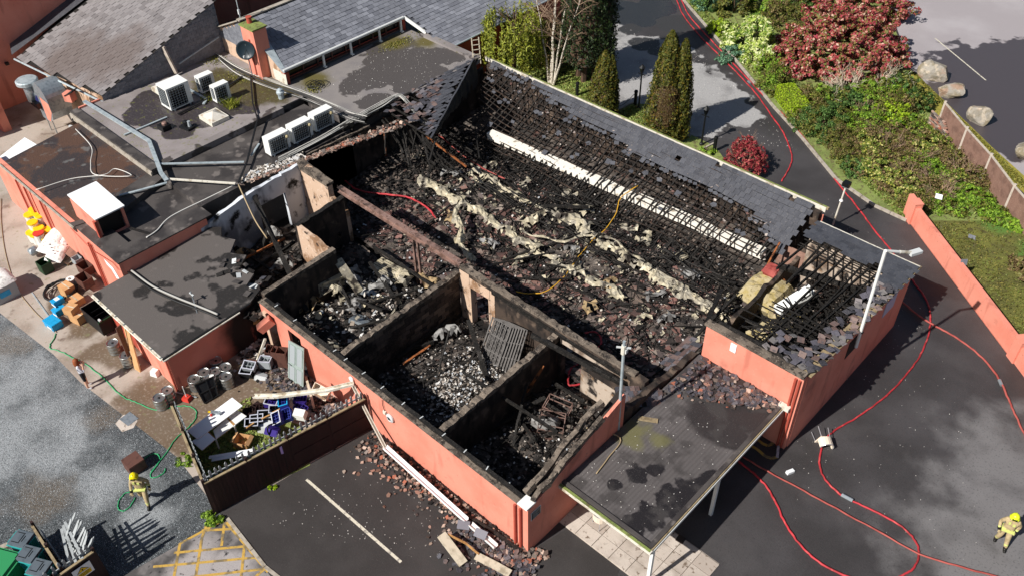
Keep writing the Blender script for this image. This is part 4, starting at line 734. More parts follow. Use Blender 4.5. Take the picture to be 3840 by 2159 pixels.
scatter('torn_roof_rubble', 420, quadreg([P(600, 470, 3.1), P(1000, 300, 3.2), P(1060, 300, 3.2), P(690, 440, 3.0)]), .05, .2, 'rubble_brick', .02, 3.16, .5); scatter('torn_roof_rubble', 300, quadreg([P(640, 430, 3.05), P(760, 385, 3.1), P(780, 412, 3.1), P(600, 465, 3.0)]), .06, .22, 'rubble_pale', .02, 3.14, .4)
# --- slate-roofed house behind, with dormer strip, chimney and slate-hung gable
SH = bld('slate_house', 'long house with grey slate roof, dormer strip windows and a slate-hung gable', (-42, 32, 0))
def shz(x): return 4.15+(-40.6-x)*.535
YR0, YR1 = 24.3, 47
def slates(root, name, o, ux, uy, nu, nv, m, su=.42, sv=.26, inside=None, th=.012, kind='stuff'):
    """Courses of slates over a roof plane, each with its own edges."""
    ux, uy = Vector(ux).normalized(), Vector(uy).normalized(); n = ux.cross(uy); Mx = Matrix((ux, uy, n)).transposed(); o = Vector(o); mb = MB(); parts_ = []
    for r_ in range(nv):
        for c in range(nu):
            u_, v_ = (c+.5+(r_ % 2)*.5)*su, (r_+.5)*sv
            if inside and not inside(u_, v_): continue
            p = o+ux*u_+uy*v_+n*(.02+rr(0, .014)); q = Mx @ Euler((-.07+rr(-.014, .014), rr(-.012, .012), rr(-.014, .014))).to_matrix()
            parts_.append((p, q))
    return parts_, su, sv, th
def lay(root, name, sl_, m, vis=None):
    parts_, su, sv, th = sl_; me = MB().box((0, 0, 0), (su*.945, sv*1.06, th)).mesh(name, m); mb = MB()
    parts_ = sorted(parts_, key=lambda q: (q[0]-Vector((0, 0, CAM_H))).length); iv = WM(root).inverted()
    ok = []
    for p, q in parts_:
        if len(ok) < 300 and (vis is None or vis(p)): ok.append(p); inst(name, me, root, iv @ p, q)
        else: mb.box(p, (su*.945, sv*1.06, th), q)
    mb.build('slate_courses', m, root, world=True, kind='stuff')
def screen(p):
    d = Vector(p)-Vector((0, 0, CAM_H)); z = d.dot(_f); return (d.dot(CR)/z*3400+1920)/1.4906832, (d.dot(CD)/z*3400+1079.5)/1.4906832
def insight(p): u, v = screen(p); return 0 < u < 2576 and 0 < v < 1448
XR = -44.04; rl = math.hypot(XR+40.6, shz(XR)-shz(-40.6))
mb = MB(); mb.add([(-40.55, YR0-.05, shz(-40.55)-.03), (-40.55, YR1, shz(-40.55)-.03), (XR, YR1, shz(XR)-.03), (XR, YR0-.05, shz(XR)-.03), (-48.5, YR0-.05, 3.9), (-48.5, YR1, 3.9)], [(0, 1, 2, 3), (3, 2, 5, 4)]); bpart(SH, 'roof_deck', mb, 'flat_roof_dark')
mb = MB(); mb.add([(-40.6, 33.2, 4.13), (-40.6, YR1, 4.13), (-37.2, YR1, 3.0), (-37.2, 33.8, 3.0), (-39.2, 33.5, 3.62)], [(0, 1, 2, 3, 4)]); bpart(SH, 'roof_deck', mb, 'slate_dark')
lay(SH, 'slate', slates(SH, 'slate', (-40.55, YR0, shz(-40.55)), (0, 1, 0), (XR+40.55, 0, shz(XR)-shz(-40.55)), 53, int(rl/.27), 'slate', .42, .27), 'slate', insight)
lo = slates(SH, 'slate', (-37.2, 33.5, 3.0), (0, 1, 0), (-3.4, 0, 1.13), 31, 13, 'slate', .42, .27, inside=lambda u, v: u > .3 - v*.1)
parts_, su, sv, th = lo; mb = MB()
for p, q in parts_: mb.box(p, (su*.945, sv*1.06, th), q)
mb.build('slate_courses', 'slate', SH, world=True, kind='stuff')
bpart(SH, 'ridge_cap', MB().beam((XR, YR0-.1, shz(XR)+.03), (XR, YR1, shz(XR)+.03), .3, .07), 'kerb'); bpart(SH, 'verge_cap', MB().beam((XR, YR0-.06, shz(XR)+.02), (-48.3, YR0-.06, 4.02), .22, .06), 'kerb')
mb = MB(); mb.add([(-40.55, YR0, 3.2), (-40.55, YR0, shz(-40.55)-.04), (XR, YR0, shz(XR)-.04), (-48.3, YR0, 3.95), (-48.3, YR0, 3.2)], [(0, 1, 2, 3, 4)]); bpart(SH, 'gable_wall', mb, 'plaster_tan')
mb = MB(); nh = 0
for r_ in range(10):
    for c in range(20):
        x, z = -46.9+c*.3+(r_ % 2)*.15, 4.3+r_*.2
        if z < min(shz(XR)-abs(x-XR)*.53, 6.0)-.1 and x < -43.2: mb.box((x, YR0-.02-.004*(r_ % 2), z), (.29, .014, .23), (.05, 0, 0))
bpart(SH, 'hung_slates', mb, 'slate_hung', 'stuff')
mb = MB(); mb.bx(-41.5, -40.3, YR0-.03, YR0-.006, 3.3, 3.95); bpart(SH, 'rendered_base', mb, 'white_dirty')
bpart(SH, 'lead_verge', MB().plate([(-40.4, YR0-.08, 4.05), (-42.2, YR0-.08, 5.1), (-42.2, YR0+.5, 5.12), (-40.4, YR0+.15, 4.08)], .02), 'pale_metal')
# dormer strip: posts, panes, sill, deep eave with white fascia
DW = MB().bx(-40.9, -40.82, 24.6, 33.1, 3.3, 4.05); bpart(SH, 'dormer_back', DW, 'red_paint_dark')
for k in range(8): bpart(SH, 'window', MB().bx(-40.81, -40.79, 24.8+k*1.03, 25.75+k*1.03, 3.5, 4.02), 'dark_glass')
for k in range(9): bpart(SH, 'mullion', MB().bx(-40.81, -40.74, 24.70+k*1.03, 24.79+k*1.03, 3.42, 4.05), 'brown_plastic')
bpart(SH, 'window_sill', MB().bx(-40.82, -40.66, 24.6, 33.1, 3.36, 3.42), 'brown_plastic')
bpart(SH, 'fascia', MB().beam((-40.52, 24.3, 4.1), (-40.52, 33.2, 4.1), .05, .18), 'white_paint'); bpart(SH, 'gutter', MB().tube([(-40.45, 24.3, 4.15), (-40.45, 33.2, 4.15)], .05, 8), 'light_grey')
for y in (27.0, 29.0, 31.2, 32.9): bpart(SH, 'post', MB().beam((-40.45, y, 3.32), (-40.45, y, 4.08), .11, .09), 'white_paint'); bpart(SH, 'post_foot', MB().box((-40.40, y, 3.35), (.2, .16, .06)), 'white_paint')
bpart(SH, 'barge_board', MB().beam((-40.5, 33.25, 4.1), (-39.0, 33.6, 3.45), .08, .2), 'white_paint'); bpart(SH, 'cheek_wall', MB().bx(-40.95, -40.5, 33.1, 33.3, 3.2, 4.0), 'red_paint_dark'); bpart(SH, 'cheek_wall', MB().bx(-40.7, -40.4, 24.28, 24.55, 3.2, 3.98), 'red_paint_dark')
bpart(SH, 'gutter', MB().tube([(-37.15, 33.8, 3.0), (-37.15, YR1, 3.0)], .055, 8), 'pale_metal'); bpart(SH, 'side_wall', MB().bx(-37.6, -37.4, 33.8, YR1, 0, 2.95), 'red_paint_dark'); bpart(SH, 'rainwater_hopper', MB().box((-37.3, 36.7, 2.7), (.18, .18, .3)), 'red_paint_dark')
CH = bld('chimney_stack', 'salmon chimney stack with mossy top and clay pot on the slate gable', (-42.5, 24.1, 3.3), 'chimney')
CH_ = lambda n, mb, m: mb.build(n, m, CH, world=True)
CH_('stack', MB().bx(-43.1, -41.9, 23.75, 24.6, 3.3, 6.2), 'pink_paint'); CH_('cap', MB().bx(-43.16, -41.84, 23.69, 24.66, 6.2, 6.28), 'soil_grass'); CH_('flue_pipe', MB().tube([(-42.4, 23.7, 3.3), (-42.4, 23.7, 5.6)], .03, 6), 'red_paint_dark')
CH_('chimney_pot', MB().lathe([(.15, 0), (.14, .3), (.17, .32), (.17, .36)], 12, (-42.8, 24.2, 6.28)), 'red_paint_dark')
# --- big slate roof lower left of the picture top
LH = bld('side_slate_roof', 'broad weathered slate roof with brown stain sloping to the plant roof', (-50.5, 20, 0))
sz = lambda y: 3.35+(y-15.6)*.345
mb = MB(); mb.add([(-55, 15.5, sz(15.5)-.03), (-46.45, 16.5, sz(16.5)-.03), (-46.45, 24.3, sz(24.3)-.03), (-48.2, 34, sz(34)-.03), (-58, 34, sz(34)-.03)], [(0, 1, 2, 3, 4)]); bpart(LH, 'roof_deck', mb, 'char')
def inl(u, v):
    x, y = -55+u, 15.55+v*.945
    return y > 15.5+(x+55)*.117+.05 and x < -46.5 - (max(0, y-24.3)*.2) and x > -55.0
lay(LH, 'slate', slates(LH, 'slate', (-55, 15.55, sz(15.55)), (1, 0, 0), (0, 1, .345), 21, 50, 'slate_brown', .42, .33, inside=inl), 'slate_brown', insight)
mb = MB(); mb.add([(-46.5, 16.5, 3.1), (-46.5, 24.3, 3.1), (-46.5, 24.3, sz(24.3)-.04), (-46.5, 16.5, sz(16.5)-.04)], [(0, 1, 2, 3)]); bpart(LH, 'gable_wall', mb, 'slate_hung')
for r_ in range(13):
    pass
mb = MB()
for r_ in range(15):
    for c in range(26):
        y, z = 16.8+c*.3+(r_ % 2)*.15, 3.25+r_*.2
        if z < sz(y)-.12 and y < 24.2: mb.box((-46.48+.003*(r_ % 2), y, z), (.014, .29, .23), (0, .05, 0))
bpart(LH, 'hung_slates', mb, 'slate_hung', 'stuff'); bpart(LH, 'valley_pipe', MB().tube([(-46.3, 21.2, 3.75), (-46.3, 24.0, 4.35)], .05, 6), 'pale_metal')
bpart(LH, 'buttress', MB().beam((-46.4, 20.6, 5.0), (-46.0, 20.75, 3.45), .12, .2), 'conc_post'); bpart(LH, 'eave_gutter', MB().tube([(-55.1, 15.42, 3.25), (-46.5, 16.45, 3.25)], .06, 8), 'pale_metal')
bpart(LH, 'end_wall', MB().bx(-54.6, -46.8, 16.6, 16.75, 0, 3.2), 'plaster_tan')
bpart(LH, 'valley_roof', MB().add([(-55.2, 15.4, 3.5), (-55.2, 34, 9.5), (-57.5, 34, 9.6), (-57.6, 20, 5.6), (-56.2, 15.8, 3.7)], [(0, 1, 2, 3, 4)]), 'slate_dark')
# --- salmon gable building at the top left corner
PB = bld('salmon_gable_house', 'tall salmon rendered house gable in shade with dark barge at the top left corner', (-58, 14, 0))
bpart(PB, 'gable_wall', MB().bx(-57.8, -56.2, 13.4, 36, 0, 7.5), 'pink_paint')
for y in (10.4, 12.6): bpart(PB, 'pier', MB().prism([(-57.4, y), (-53.6, y+.3), (-53.6, y+.75), (-57.4, y+.6)], 0, 2.4), 'pink_paint')
bpart(PB, 'flood_lamp', MB().box((-56.0, 14.3, 3.3), (.3, .2, .32), (0, .3, 0)), 'white_dirty'); bpart(PB, 'wall_pipe', MB().tube([(-56.14, 19.0, 4.4), (-56.14, 19.6, 2.9)], .05, 6), 'red_paint_dark')
bpart(PB, 'wall_lamp', MB().box((-56.08, 15.2, 2.7), (.2, .2, .14)), 'black_iron')
tag(MB().lathe([(.3, 0), (.42, .55), (.45, .6), (.4, .6), (.36, .5)], 14).build('planter_pot', 'conc_post', loc=P(10, 262, .0)), 'round stone planter at the picture edge beneath the salmon gable', 'planter')

# ================================================================ things on the roofs
def grille_unit(name, label, loc, rz, sx, sy, sz_, group, cols=6, rows=5, two=False):
    t = thing(name, label, 'air conditioner', loc, rz, group)
    t0_ = t; t = MB().bx(-sx/2, sx/2, -sy/2, sy/2, .08, sz_).build('casing', 'white_paint', t0_)
    for fx, nm in (((1, 'side'),) if not two else ((1, 'side'), (0, 'front'))):
        if fx:
            MB().bx(sx/2+.002, sx/2+.02, -sy/2+.08*sy, sy/2-.22*sy, .16, sz_-.1).build('grille_recess', 'dark_glass', t); g = MB()
            for k in range(cols): y = -sy/2+.08*sy+(k+.5)*(.70*sy)/cols; g.bx(sx/2+.021, sx/2+.032, y-.008, y+.008, .16, sz_-.1)
            for k in range(rows): z = .16+(k+.5)*(sz_-.26)/rows; g.bx(sx/2+.033, sx/2+.042, -sy/2+.08*sy, sy/2-.22*sy, z-.007, z+.007)
            g.build('grille', 'grey_plastic', t)
        else:
            MB().bx(-sx/2+.1, sx/2-.1, -sy/2-.02, -sy/2-.002, .25, sz_-.1).build('grille_recess', 'dark_glass', t); g = MB()
            for k in range(cols): x = -sx/2+.1+(k+.5)*(sx-.2)/cols; g.bx(x-.008, x+.008, -sy/2-.032, -sy/2-.021, .25, sz_-.1)
            for k in range(rows): z = .25+(k+.5)*(sz_-.35)/rows; g.bx(-sx/2+.1, sx/2-.1, -sy/2-.042, -sy/2-.033, z-.007, z+.007)
            g.build('grille', 'grey_plastic', t)
    t = t0_
    for y in (-sy*.35, sy*.35): MB().bx(-sx/2, sx/2+.05, y-.04, y+.04, 0, .08).build('foot_rail', 'galv', t)
    return t
g3 = 'three white condenser units in a row by the burnt edge'
for i, ((u, v), lb) in enumerate((((715, 392), 'white condenser unit nearest the yard in the row of three by the burnt edge'), ((772, 362), 'middle white condenser unit of the three by the burnt edge'), ((826, 332), 'white condenser unit nearest the loose cables in the row of three'))):
    t = grille_unit('condenser_unit', lb, P(u-14, v-12, 3.06), R(0), .52, 1.22, 1.02, g3, 7, 6); MB().lathe([(.09, 0), (.08, .1), (.03, .14)], 8, ax=Matrix.Rotation(PI/2, 3, 'Y'), c=(.27, .44, .78)).build('pipe_box', 'insulation', t); MB().tube([(.3, .42, .7), (.31, .38, .4), (.3, .40, .1)], .025, 6).build('pipe', 'cable_black', t)
t = grille_unit('plant_unit', 'tall boxy air conditioner with pyramid lid and barred sides, largest on the plant roof', P(448, 263, 3.3), R(0), 1.0, 1.35, 1.35, None, 6, 8, True)
gs = 'small air conditioners side by side on the plant roof'
grille_unit('wall_condenser', 'small white air conditioner, the one farther from the weeds', P(522, 228, 3.3), 0, .45, .9, 1.0, gs, 5, 5, True); grille_unit('wall_condenser', 'small white air conditioner standing in the weeds', P(560, 252, 3.3), 0, .45, .9, 1.0, gs, 5, 5, True)
def dome(name, label, c, sx, sy, h, rz=0):
    t = thing(name, label, 'rooflight', c, rz); MB().bx(-sx/2, sx/2, -sy/2, sy/2, 0, .22).build('kerb_frame', 'white_dirty', t)
    MB().add([(-sx/2+.06, -sy/2+.06, .222), (sx/2-.06, -sy/2+.06, .222), (sx/2-.06, sy/2-.06, .222), (-sx/2+.06, sy/2-.06, .222), (0, 0, .22+h)], [(0, 1, 4), (1, 2, 4), (2, 3, 4), (3, 0, 4)]).build('pyramid_dome', 'rooflight', t); return t
dome('rooflight', 'smoky pyramid rooflight in a white kerb beside the ponded water', P(540, 300, 3.3), 1.25, 1.05, .25); dome('rooflight', 'stained pyramid rooflight lid behind the tall air conditioner', P(418, 228, 3.55), 1.1, 1.1, .22)
t = thing('roof_fan_box', 'opened black fan box with motor lying by the pyramid rooflight', 'fan box', P(472, 322, 3.3), .2); MB().bx(-.35, .35, -.25, .25, 0, .12).build('tray', 'black_plastic', t); MB().lathe([(.15, 0), (.16, .25), (.05, .3)], 10, (-.05, 0, .12)).build('motor', 'black_iron', t); MB().lathe([(.1, 0), (.08, .3)], 8, (.15, .05, .12)).build('housing', 'grey_plastic', t)
t = thing('roof_vent_box', 'small black box with rusty round cap on the plant roof', 'vent box', P(415, 325, 3.3), .1); MB().bx(-.25, .25, -.25, .25, 0, .28).build('casing', 'black_plastic', t); MB().lathe([(.14, 0), (.14, .1), (.1, .14)], 10, (.05, .03, .28)).build('cap', 'steel_rust', t)
# satellite dish on its pole
t = thing('satellite_dish', 'dark round satellite dish on a pole beside the salmon chimney', 'satellite dish', P(636, 196, 3.3))
MB().tube([(0, 0, 0), (0, 0, 2.3)], .035, 8).build('pole', 'galv', t); ax = Vector((.55, -.65, .25)).to_track_quat('Z', 'Y').to_matrix(); c0 = Vector((.05, -.05, 1.75))
MB().lathe([(.02, 0), (.25, .03), (.42, .09), (.52, .16), (.53, .15), (.43, .07), (.26, .01), (.02, -.02)], 22, c0, ax).build('dish', 'sign_dark', t, smooth=True); MB().tube([c0, c0+ax @ Vector((0, -.3, .45))], .015, 5).build('feed_arm', 'black_iron', t); MB().box(c0+ax @ Vector((0, -.3, .47)), (.08, .08, .12)).build('receiver', 'light_grey', t)
t = thing('weather_mast', 'thin aerial mast with cup sensor beside the chimney on the slate gable', 'mast', P(628, 150, 3.5)); MB().tube([(0, 0, 0), (0, 0, 3.9)], .03, 6).build('pole', 'pale_metal', t); MB().box((0, 0, 2.9), (.12, .1, .28)).build('junction_box', 'light_grey', t); MB().tube([(-.15, 0, 3.85), (.0, 0, 3.7), (.2, .1, 3.85)], .02, 5).build('sensor_arm', 'light_grey', t)
# extract ducts at the far left
t = thing('extract_duct', 'large silvery arched extract duct with salmon side panel at the kitchen corner', 'duct', (-51.2, 15.4, .9))
_q = [(-.75, 0.0), (-.75, 1.5)] + [(.15-.9*math.cos(a), 1.5+.95*math.sin(a)) for a in np.linspace(.15, PI-.05, 14)] + [(1.05, .9), (.75, .35), (.1, 0.0)]
n_ = len(_q); vs = [(x, -.6, z*1.02) for x, z in _q]+[(x, .6, z*1.02) for x, z in _q]
mb = MB(); mb.add(vs, [(i, (i+1) % n_, n_+(i+1) % n_, n_+i) for i in range(n_)]); mb.build('duct_skin', 'galv', t)
MB().add([(x, -.602, z*1.02) for x, z in _q], [tuple(range(n_))]).build('side_panel', 'galv', t); MB().add([(x, .602, z*1.02) for x, z in _q], [tuple(range(n_))]).build('side_panel', 'pale_metal', t)
MB().add([(.3, -.61, .1), (1.0, -.61, .95), (1.0, -.61, 1.5), (.0, -.61, 1.6), (-.1, -.61, .1)], [(0, 1, 2, 3, 4)]).build('painted_patch', 'pink_paint', t)
for z in (.5, 1.1): MB().bx(-.77, -.70, -.62, .62, z-.02, z+.02).build('seam_band', 'pale_metal', t)
for x in (-.6, .2): MB().beam((x, -.5, -.9), (x, -.5, 0.02), .05, .05).build('support_leg', 'galv', t)
t = thing('extract_cowl', 'silver drum-topped extract cowl beside the slate eave', 'vent cowl', P(82, 240, 2.2)); MB().lathe([(.34, -.3), (.34, .7), (.3, .75)], 18).build('stack', 'galv', t, smooth=True); MB().lathe([(.3, .78), (.62, .8), (.62, .98), (.56, 1.03), (.0, 1.08)], 22).build('drum_cap', 'pale_metal', t); MB().box((.4, .1, -.35), (.9, .7, .35)).build('fan_casing', 'dark_glass', t); MB().box((.65, .25, -.05), (.5, .5, .4), (0, .5, .3)).build('elbow', 'navy', t)
t = thing('black_flap_box', 'black square flap box on salmon upstand at the slate roof foot', 'vent box', P(182, 242, 3.2), .45); MB().box((0, 0, .25), (.75, .5, .06), (0, -.5, 0)).build('flap', 'black_plastic', t); MB().box((-.2, 0, -.05), (.5, .45, .5)).build('upstand', 'pink_paint', t)
t = thing('corner_camera', 'small dark camera with loose white box on the kitchen parapet corner', 'camera', P(190, 305, 2.9), .3); MB().box((0, 0, .1), (.3, .12, .12)).build('body', 'black_iron', t); MB().box((-.1, -.25, -.25), (.42, .12, .1)).build('bracket_box', 'light_grey', t)
# hood box with the white lid
t = thing('hood_box', 'salmon box hood with a bright white lid and dark louvred opening', 'hood', (-37.1, 11.2, 2.9)); MB().add([(-1.25, -.62, 1.27), (1.25, -.62, 1.1), (1.25, .82, 1.1), (-1.25, .82, 1.27), (-1.25, -.62, 1.21), (1.25, -.62, 1.04), (1.25, .82, 1.04), (-1.25, .82, 1.21)], [(0, 1, 2, 3), (7, 6, 5, 4), (0, 4, 5, 1), (1, 5, 6, 2), (2, 6, 7, 3), (3, 7, 4, 0)]).build('lid', 'white_clean', t)
MB().bx(-1.2, 1.1, -.6, -.5, -2.0, 1.05).build('front_panel', 'pink_paint', t); MB().bx(-1.2, -1.1, -.5, .75, 0, 1.14).build('back_panel', 'red_paint_dark', t)
for y in (-.55, .7): MB().bx(1.05, 1.17, y-.06, y+.06, -.25, 1.03).build('corner_post', 'pink_paint', t)
MB().bx(1.05, 1.17, -.49, .64, -.2, -.06).build('bottom_rail', 'pink_paint', t); MB().bx(-.9, 1.0, -.45, .6, -.1, .9).build('fan_unit', 'black_iron', t); MB().bx(1.1, 1.28, -.72, -.6, -.1, 1.0).build('front_post', 'red_paint_dark', t)
tag(MB().lathe([(.13, 0), (.15, .04), (.15, .16), (.08, .22)], 12, ax=Matrix.Rotation(PI/2, 3, 'X')).build('wall_spotlight', 'black_iron', loc=(-37.4, 10.5, 2.75)), 'black round spotlight hanging on the salmon hood front', 'spotlight'); tag(MB().box((0, 0, 0), (.22, .16, .2), (.3, .2, .1)).build('wall_floodlight', 'black_iron', loc=(-37.2, 10.45, 2.3)), 'small black floodlight below the round spotlight', 'floodlight')
tag(MB().plate([P(-4, 397, 2.55), P(62, 346, 2.65), P(106, 372, 2.65), P(22, 422, 2.55)], .06).build('white_canopy_panel', 'white_clean'), 'bright white panel with pink fade against the brown felt roof', 'panel')
# cable trays and pipes over the roofs
def run(name, label, cat, pts, m, w_=.12, h_=.05, group=None):
    mb = MB(); pts = [Vector(p) for p in pts]
    for a, b in zip(pts, pts[1:]): mb.beam(a, b, w_, h_)
    return tag(mb.build(name, m), label, cat, group)
run('cable_tray', 'long pale metal tray running along the plant roof edge then bending to the hall', 'cable tray', [P(212, 255, 3.5), P(375, 355, 3.5), P(405, 435, 3.45), P(420, 455, 3.35)], 'pale_metal', .2, .08); run('cable_tray', 'straight pale tray crossing the dark gully roof between tray bend and black tray', 'cable tray', [P(395, 413, 3.4), P(614, 408, 3.35)], 'pale_metal', .12)
run('cable_tray', 'double pale rail from the tray corner to the torn wall', 'cable tray', [P(415, 450, 3.3), P(592, 462, 3.3)], 'white_dirty', .12); run('cable_tray', 'grey rail running back from the tray corner past the hood shadow', 'cable tray', [P(420, 460, 3.3), P(340, 482, 3.2), P(300, 492, 3.1)], 'pale_metal', .12)
run('cable_tray', 'zigzag tray with its shadow painted in black from satellite dish down to the torn wall', 'cable tray', [P(630, 190, 3.45), P(636, 260, 3.45), P(648, 300, 3.45), P(622, 405, 3.3), P(600, 460, 3.3)], 'cable_black', .08, .07); run('cable_tray', 'thin pale rail laid on the ponded plant roof', 'cable tray', [P(312, 340, 3.36), P(420, 295, 3.36)], 'pale_metal', .1)  # zigzag tray: its shadow is put into the black colour
run('cable_tray', 'short loose pale rails near the nearest condenser unit', 'cable tray', [P(652, 362, 3.25), P(632, 392, 3.2)], 'pale_metal', .1); run('pipe_rail', 'dark pipe rails feeding the tall air conditioner', 'pipe', [P(448, 288, 3.4), P(530, 245, 3.4), P(615, 190, 3.4)], 'cable_black', .12); run('pipe_rail', 'pale rail under the two small air conditioners', 'pipe', [P(475, 225, 3.38), P(520, 250, 3.38), P(512, 262, 3.38)], 'pale_metal', .14)
mb = MB()
for k in range(15):
    o_ = rr(-13, 13); pts = smoothpath([P(545+o_*.5, 140+o_, 3.4), P(600+rr(-4, 4), 178+o_, 3.38+rr(0, .06)), P(680+rr(-5, 5), 212+o_, 3.4), P(760+rr(-5, 5), 240+o_, 3.38), P(830+rr(-5, 5), 268+o_, 3.42), P(880, 290+o_, 3.45), P(920+rr(-4, 4), 300+o_, 3.4)], 5); mb.tube(pts, rr(.010, .02), 5, False)
mb.build('cable_bundle', 'cable_grey', kind=None); tag(bpy.data.objects['cable_bundle'], 'thick bundle of pale pipes and cables draped across the plant roof to the hall', 'cables')
mb = MB()
for k in range(14):
    o_ = rr(-7, 7); pts = smoothpath([P(700, 402+o_, 3.2), P(800+rr(-4, 4), 350+o_, 3.25), P(880, 305+o_, 3.3), P(960+rr(-6, 6), 262+o_, 3.4), P(1000, 240+o_*.5, 3.45), P(1020, 250+o_, 3.4)] + ([P(1060, 300+o_, 3.3), P(1090, 330, 3.0)] if k % 2 else []), 5); mb.tube(pts, rr(.015, .03), 5, False)
tag(mb.build('cable_bundle', 'cable_grey'), 'burnt pipes and cables hanging along the torn edge behind the three condensers', 'cables')
mb = MB()
for k in range(5): c0 = P(800+rr(-18, 22), 215+rr(-8, 10), 3.36); mb.tube([c0+Vector((.35*math.cos(a), .35*math.sin(a), rr(0, .05))) for a in np.linspace(0, 6.1, 16)], .018, 5)
tag(mb.build('cable_coil', 'cable_black'), 'loops of black cable in the moss under the dormer end', 'cable coil'); tag(MB().lathe([(.16, 0), (.16, .3), (.22, .32), (.22, .42), (.1, .5), (.16, .55), (.04, .62)], 12).build('pipe_cowl', 'pale_metal', loc=P(708, 248, 3.3)), 'pale blue bulbous pipe cowl by the cable bundle', 'cowl')
hose('loose_cable', 'long white cable looping over the brown felt roof', 'cable', [(190, 325), (230, 370), (228, 410), (240, 440), (330, 443), (290, 425), (262, 440), (180, 450), (90, 478)], .022, 'cable_white', 3.2, n=5); hose('loose_cable', 'pale conduit snaking over the dark kitchen parapet', 'cable', [(590, 466), (520, 500), (430, 545), (395, 580), (368, 598)], .03, 'cable_white', 3.06, n=5)
hose('loose_cable', 'black and white cable pair drooping across the annex roof', 'cable', [(330, 680), (385, 720), (445, 748), (480, 762), (520, 778), (548, 790)], .05, 'cable_grey', 2.36, n=6); hose('loose_cable', 'black cable beside the white one on the annex roof', 'cable', [(322, 684), (378, 726), (440, 756), (478, 770), (520, 786), (552, 800)], .04, 'cable_black', 2.35, n=6); hose('loose_cable', 'thin cable hanging down from the torn wall into the left room', 'cable', [(600, 465), (625, 520), (645, 560), (672, 600)], .035, 'hose_tan', [3.2, 3.0, 2.7, 2.3], n=5); hose('loose_cable', 'red thin cable along the foot of the big slate roof', 'cable', [(270, 245), (330, 215), (420, 160), (470, 130)], .02, 'hose_red', 3.36, n=5)
# stubby aerial on the annex
t = thing('annex_aerial', 'white clamp and thin aerial rod on the annex eave', 'aerial', P(487, 755, 2.35)); MB().tube([(0, 0, 0), (0, 0, .5)], .03, 6).build('post', 'galv', t); MB().box((0, 0, .35), (.3, .06, .05)).build('crossbar', 'light_grey', t); MB().tube([(0, 0, .1), P(512, 842, 2.0)-P(487, 755, 2.35)], .018, 5).build('stay_rod', 'galv', t)
# weeds on the plant roof
def tuft(name, label, c, n, h, m, cat='weeds', rad=.35):
    mb = MB()
    for _ in range(n):
        a, l = rr(0, 6.3), rr(.4, 1)*h; d = Vector((math.cos(a)*rr(.2, .8), math.sin(a)*rr(.2, .8), 1)).normalized(); s = Vector((rr(-rad, rad), rr(-rad, rad), 0)); w_ = Vector((-d.y, d.x, 0)).normalized()*.012
        mb.add([s-w_, s+w_, s+d*l*.6+w_*.7, s+d*l+Vector((d.x, d.y, -.3))*l*.2], [(0, 1, 2, 3)])
    o = mb.build(name, m); o.location = c; return tag(o, label, cat)
tuft('weed_tuft', 'spiky yellow-green weed tuft at the foot of the small air conditioner', P(582, 268, 3.3), 160, .6, 'leaf_willow'); tuft('weed_tuft', 'weed tuft growing between the plant roof air conditioners', P(525, 250, 3.3), 90, .3, 'leaf_willow')
def moss(name, c, rx, ry, n, m='leaf_moss'):
    pts = RNG.normal(0, .45, (n, 3))*[rx, ry, .03]+[c.x, c.y, c.z+.02]; return cards(name, pts, np.tile([0, 0, 1.], (n, 1)), .05, m, kind='stuff')
moss('roof_moss', P(540, 150, 3.3), 1.0, .8, 400); moss('roof_moss', P(600, 195, 3.3), 1.2, .6, 350); moss('roof_moss', P(785, 225, 3.3), .6, .5, 300); moss('roof_moss', P(1000, 110, 3.3), .5, 1.6, 420)
# ladder leaning at the hall's far corner
t = thing('ladder', 'pale timber ladder leaning on the parapet by the dark house wall', 'ladder', P(1200, 150, 3.3)); q = Vector((-.35, .25, 1.15))
for s in (-.18, .18): MB().beam(Vector((s*.6, s, -.3)), q+Vector((s*.6, s, 0)), .05, .07).build('rail', 'timber_pale', t)
for k in range(5): p = q*(k/4.5); MB().beam(p+Vector((-.11, -.18, 0)), p+Vector((.11, .18, 0)), .035, .035).build('rung', 'timber_pale', t)

# ================================================================ entrance canopy
CN = thing('entrance_canopy', 'flat grey felt entrance canopy with pale edge trim on white posts', 'canopy', (-10, 18.8, 0)); ZC = 2.35
cp = lambda n, mb, m: mb.build(n, m, CN, world=True)
cp('roof_slab', MB().bx(-11.98, -8.28, 14.98, 23.22, ZC-.2, ZC), 'canopy_roof')
cp('kerb', MB().bx(-8.28, -8.12, 14.85, 23.22, ZC-.2, ZC+.05), 'flat_roof_dark'); cp('kerb', MB().bx(-12.2, -8.282, 14.85, 14.98, ZC-.2, ZC+.06), 'flat_roof_dark')
cp('edge_trim', MB().bx(-8.12, -8.07, 14.8, 23.2, ZC-.14, ZC+.0), 'timber_edge'); cp('edge_trim', MB().bx(-8.07, -8.04, 14.78, 23.2, ZC-.18, ZC-.06), 'white_paint')
cp('gutter', MB().bx(-12.3, -8.05, 14.68, 14.82, ZC-.14, ZC-.02), 'white_dirty'); cp('gutter_lining', MB().bx(-12.3, -8.1, 14.70, 14.80, ZC-.02, ZC+.0), 'soil_grass')
cp('gutter_end', MB().bx(-12.36, -12.1, 14.66, 15.1, ZC-.14, ZC+.06), 'white_dirty')
cp('soffit', MB().bx(-11.95, -8.15, 15.0, 23.2, ZC-.26, ZC-.202), 'white_dirty')
for p in ((-8.12, 14.95), (-8.12, 18.8)): cp('post', MB().beam((p[0], p[1], 0), (p[0], p[1], ZC-.2), .12, .12), 'white_paint')
for k in range(7): cp('felt_joint', MB().bx(-11.9, -8.3, 15.9+k*1.05, 15.912+k*1.05, ZC+.001, ZC+.005), 'canopy_roof')
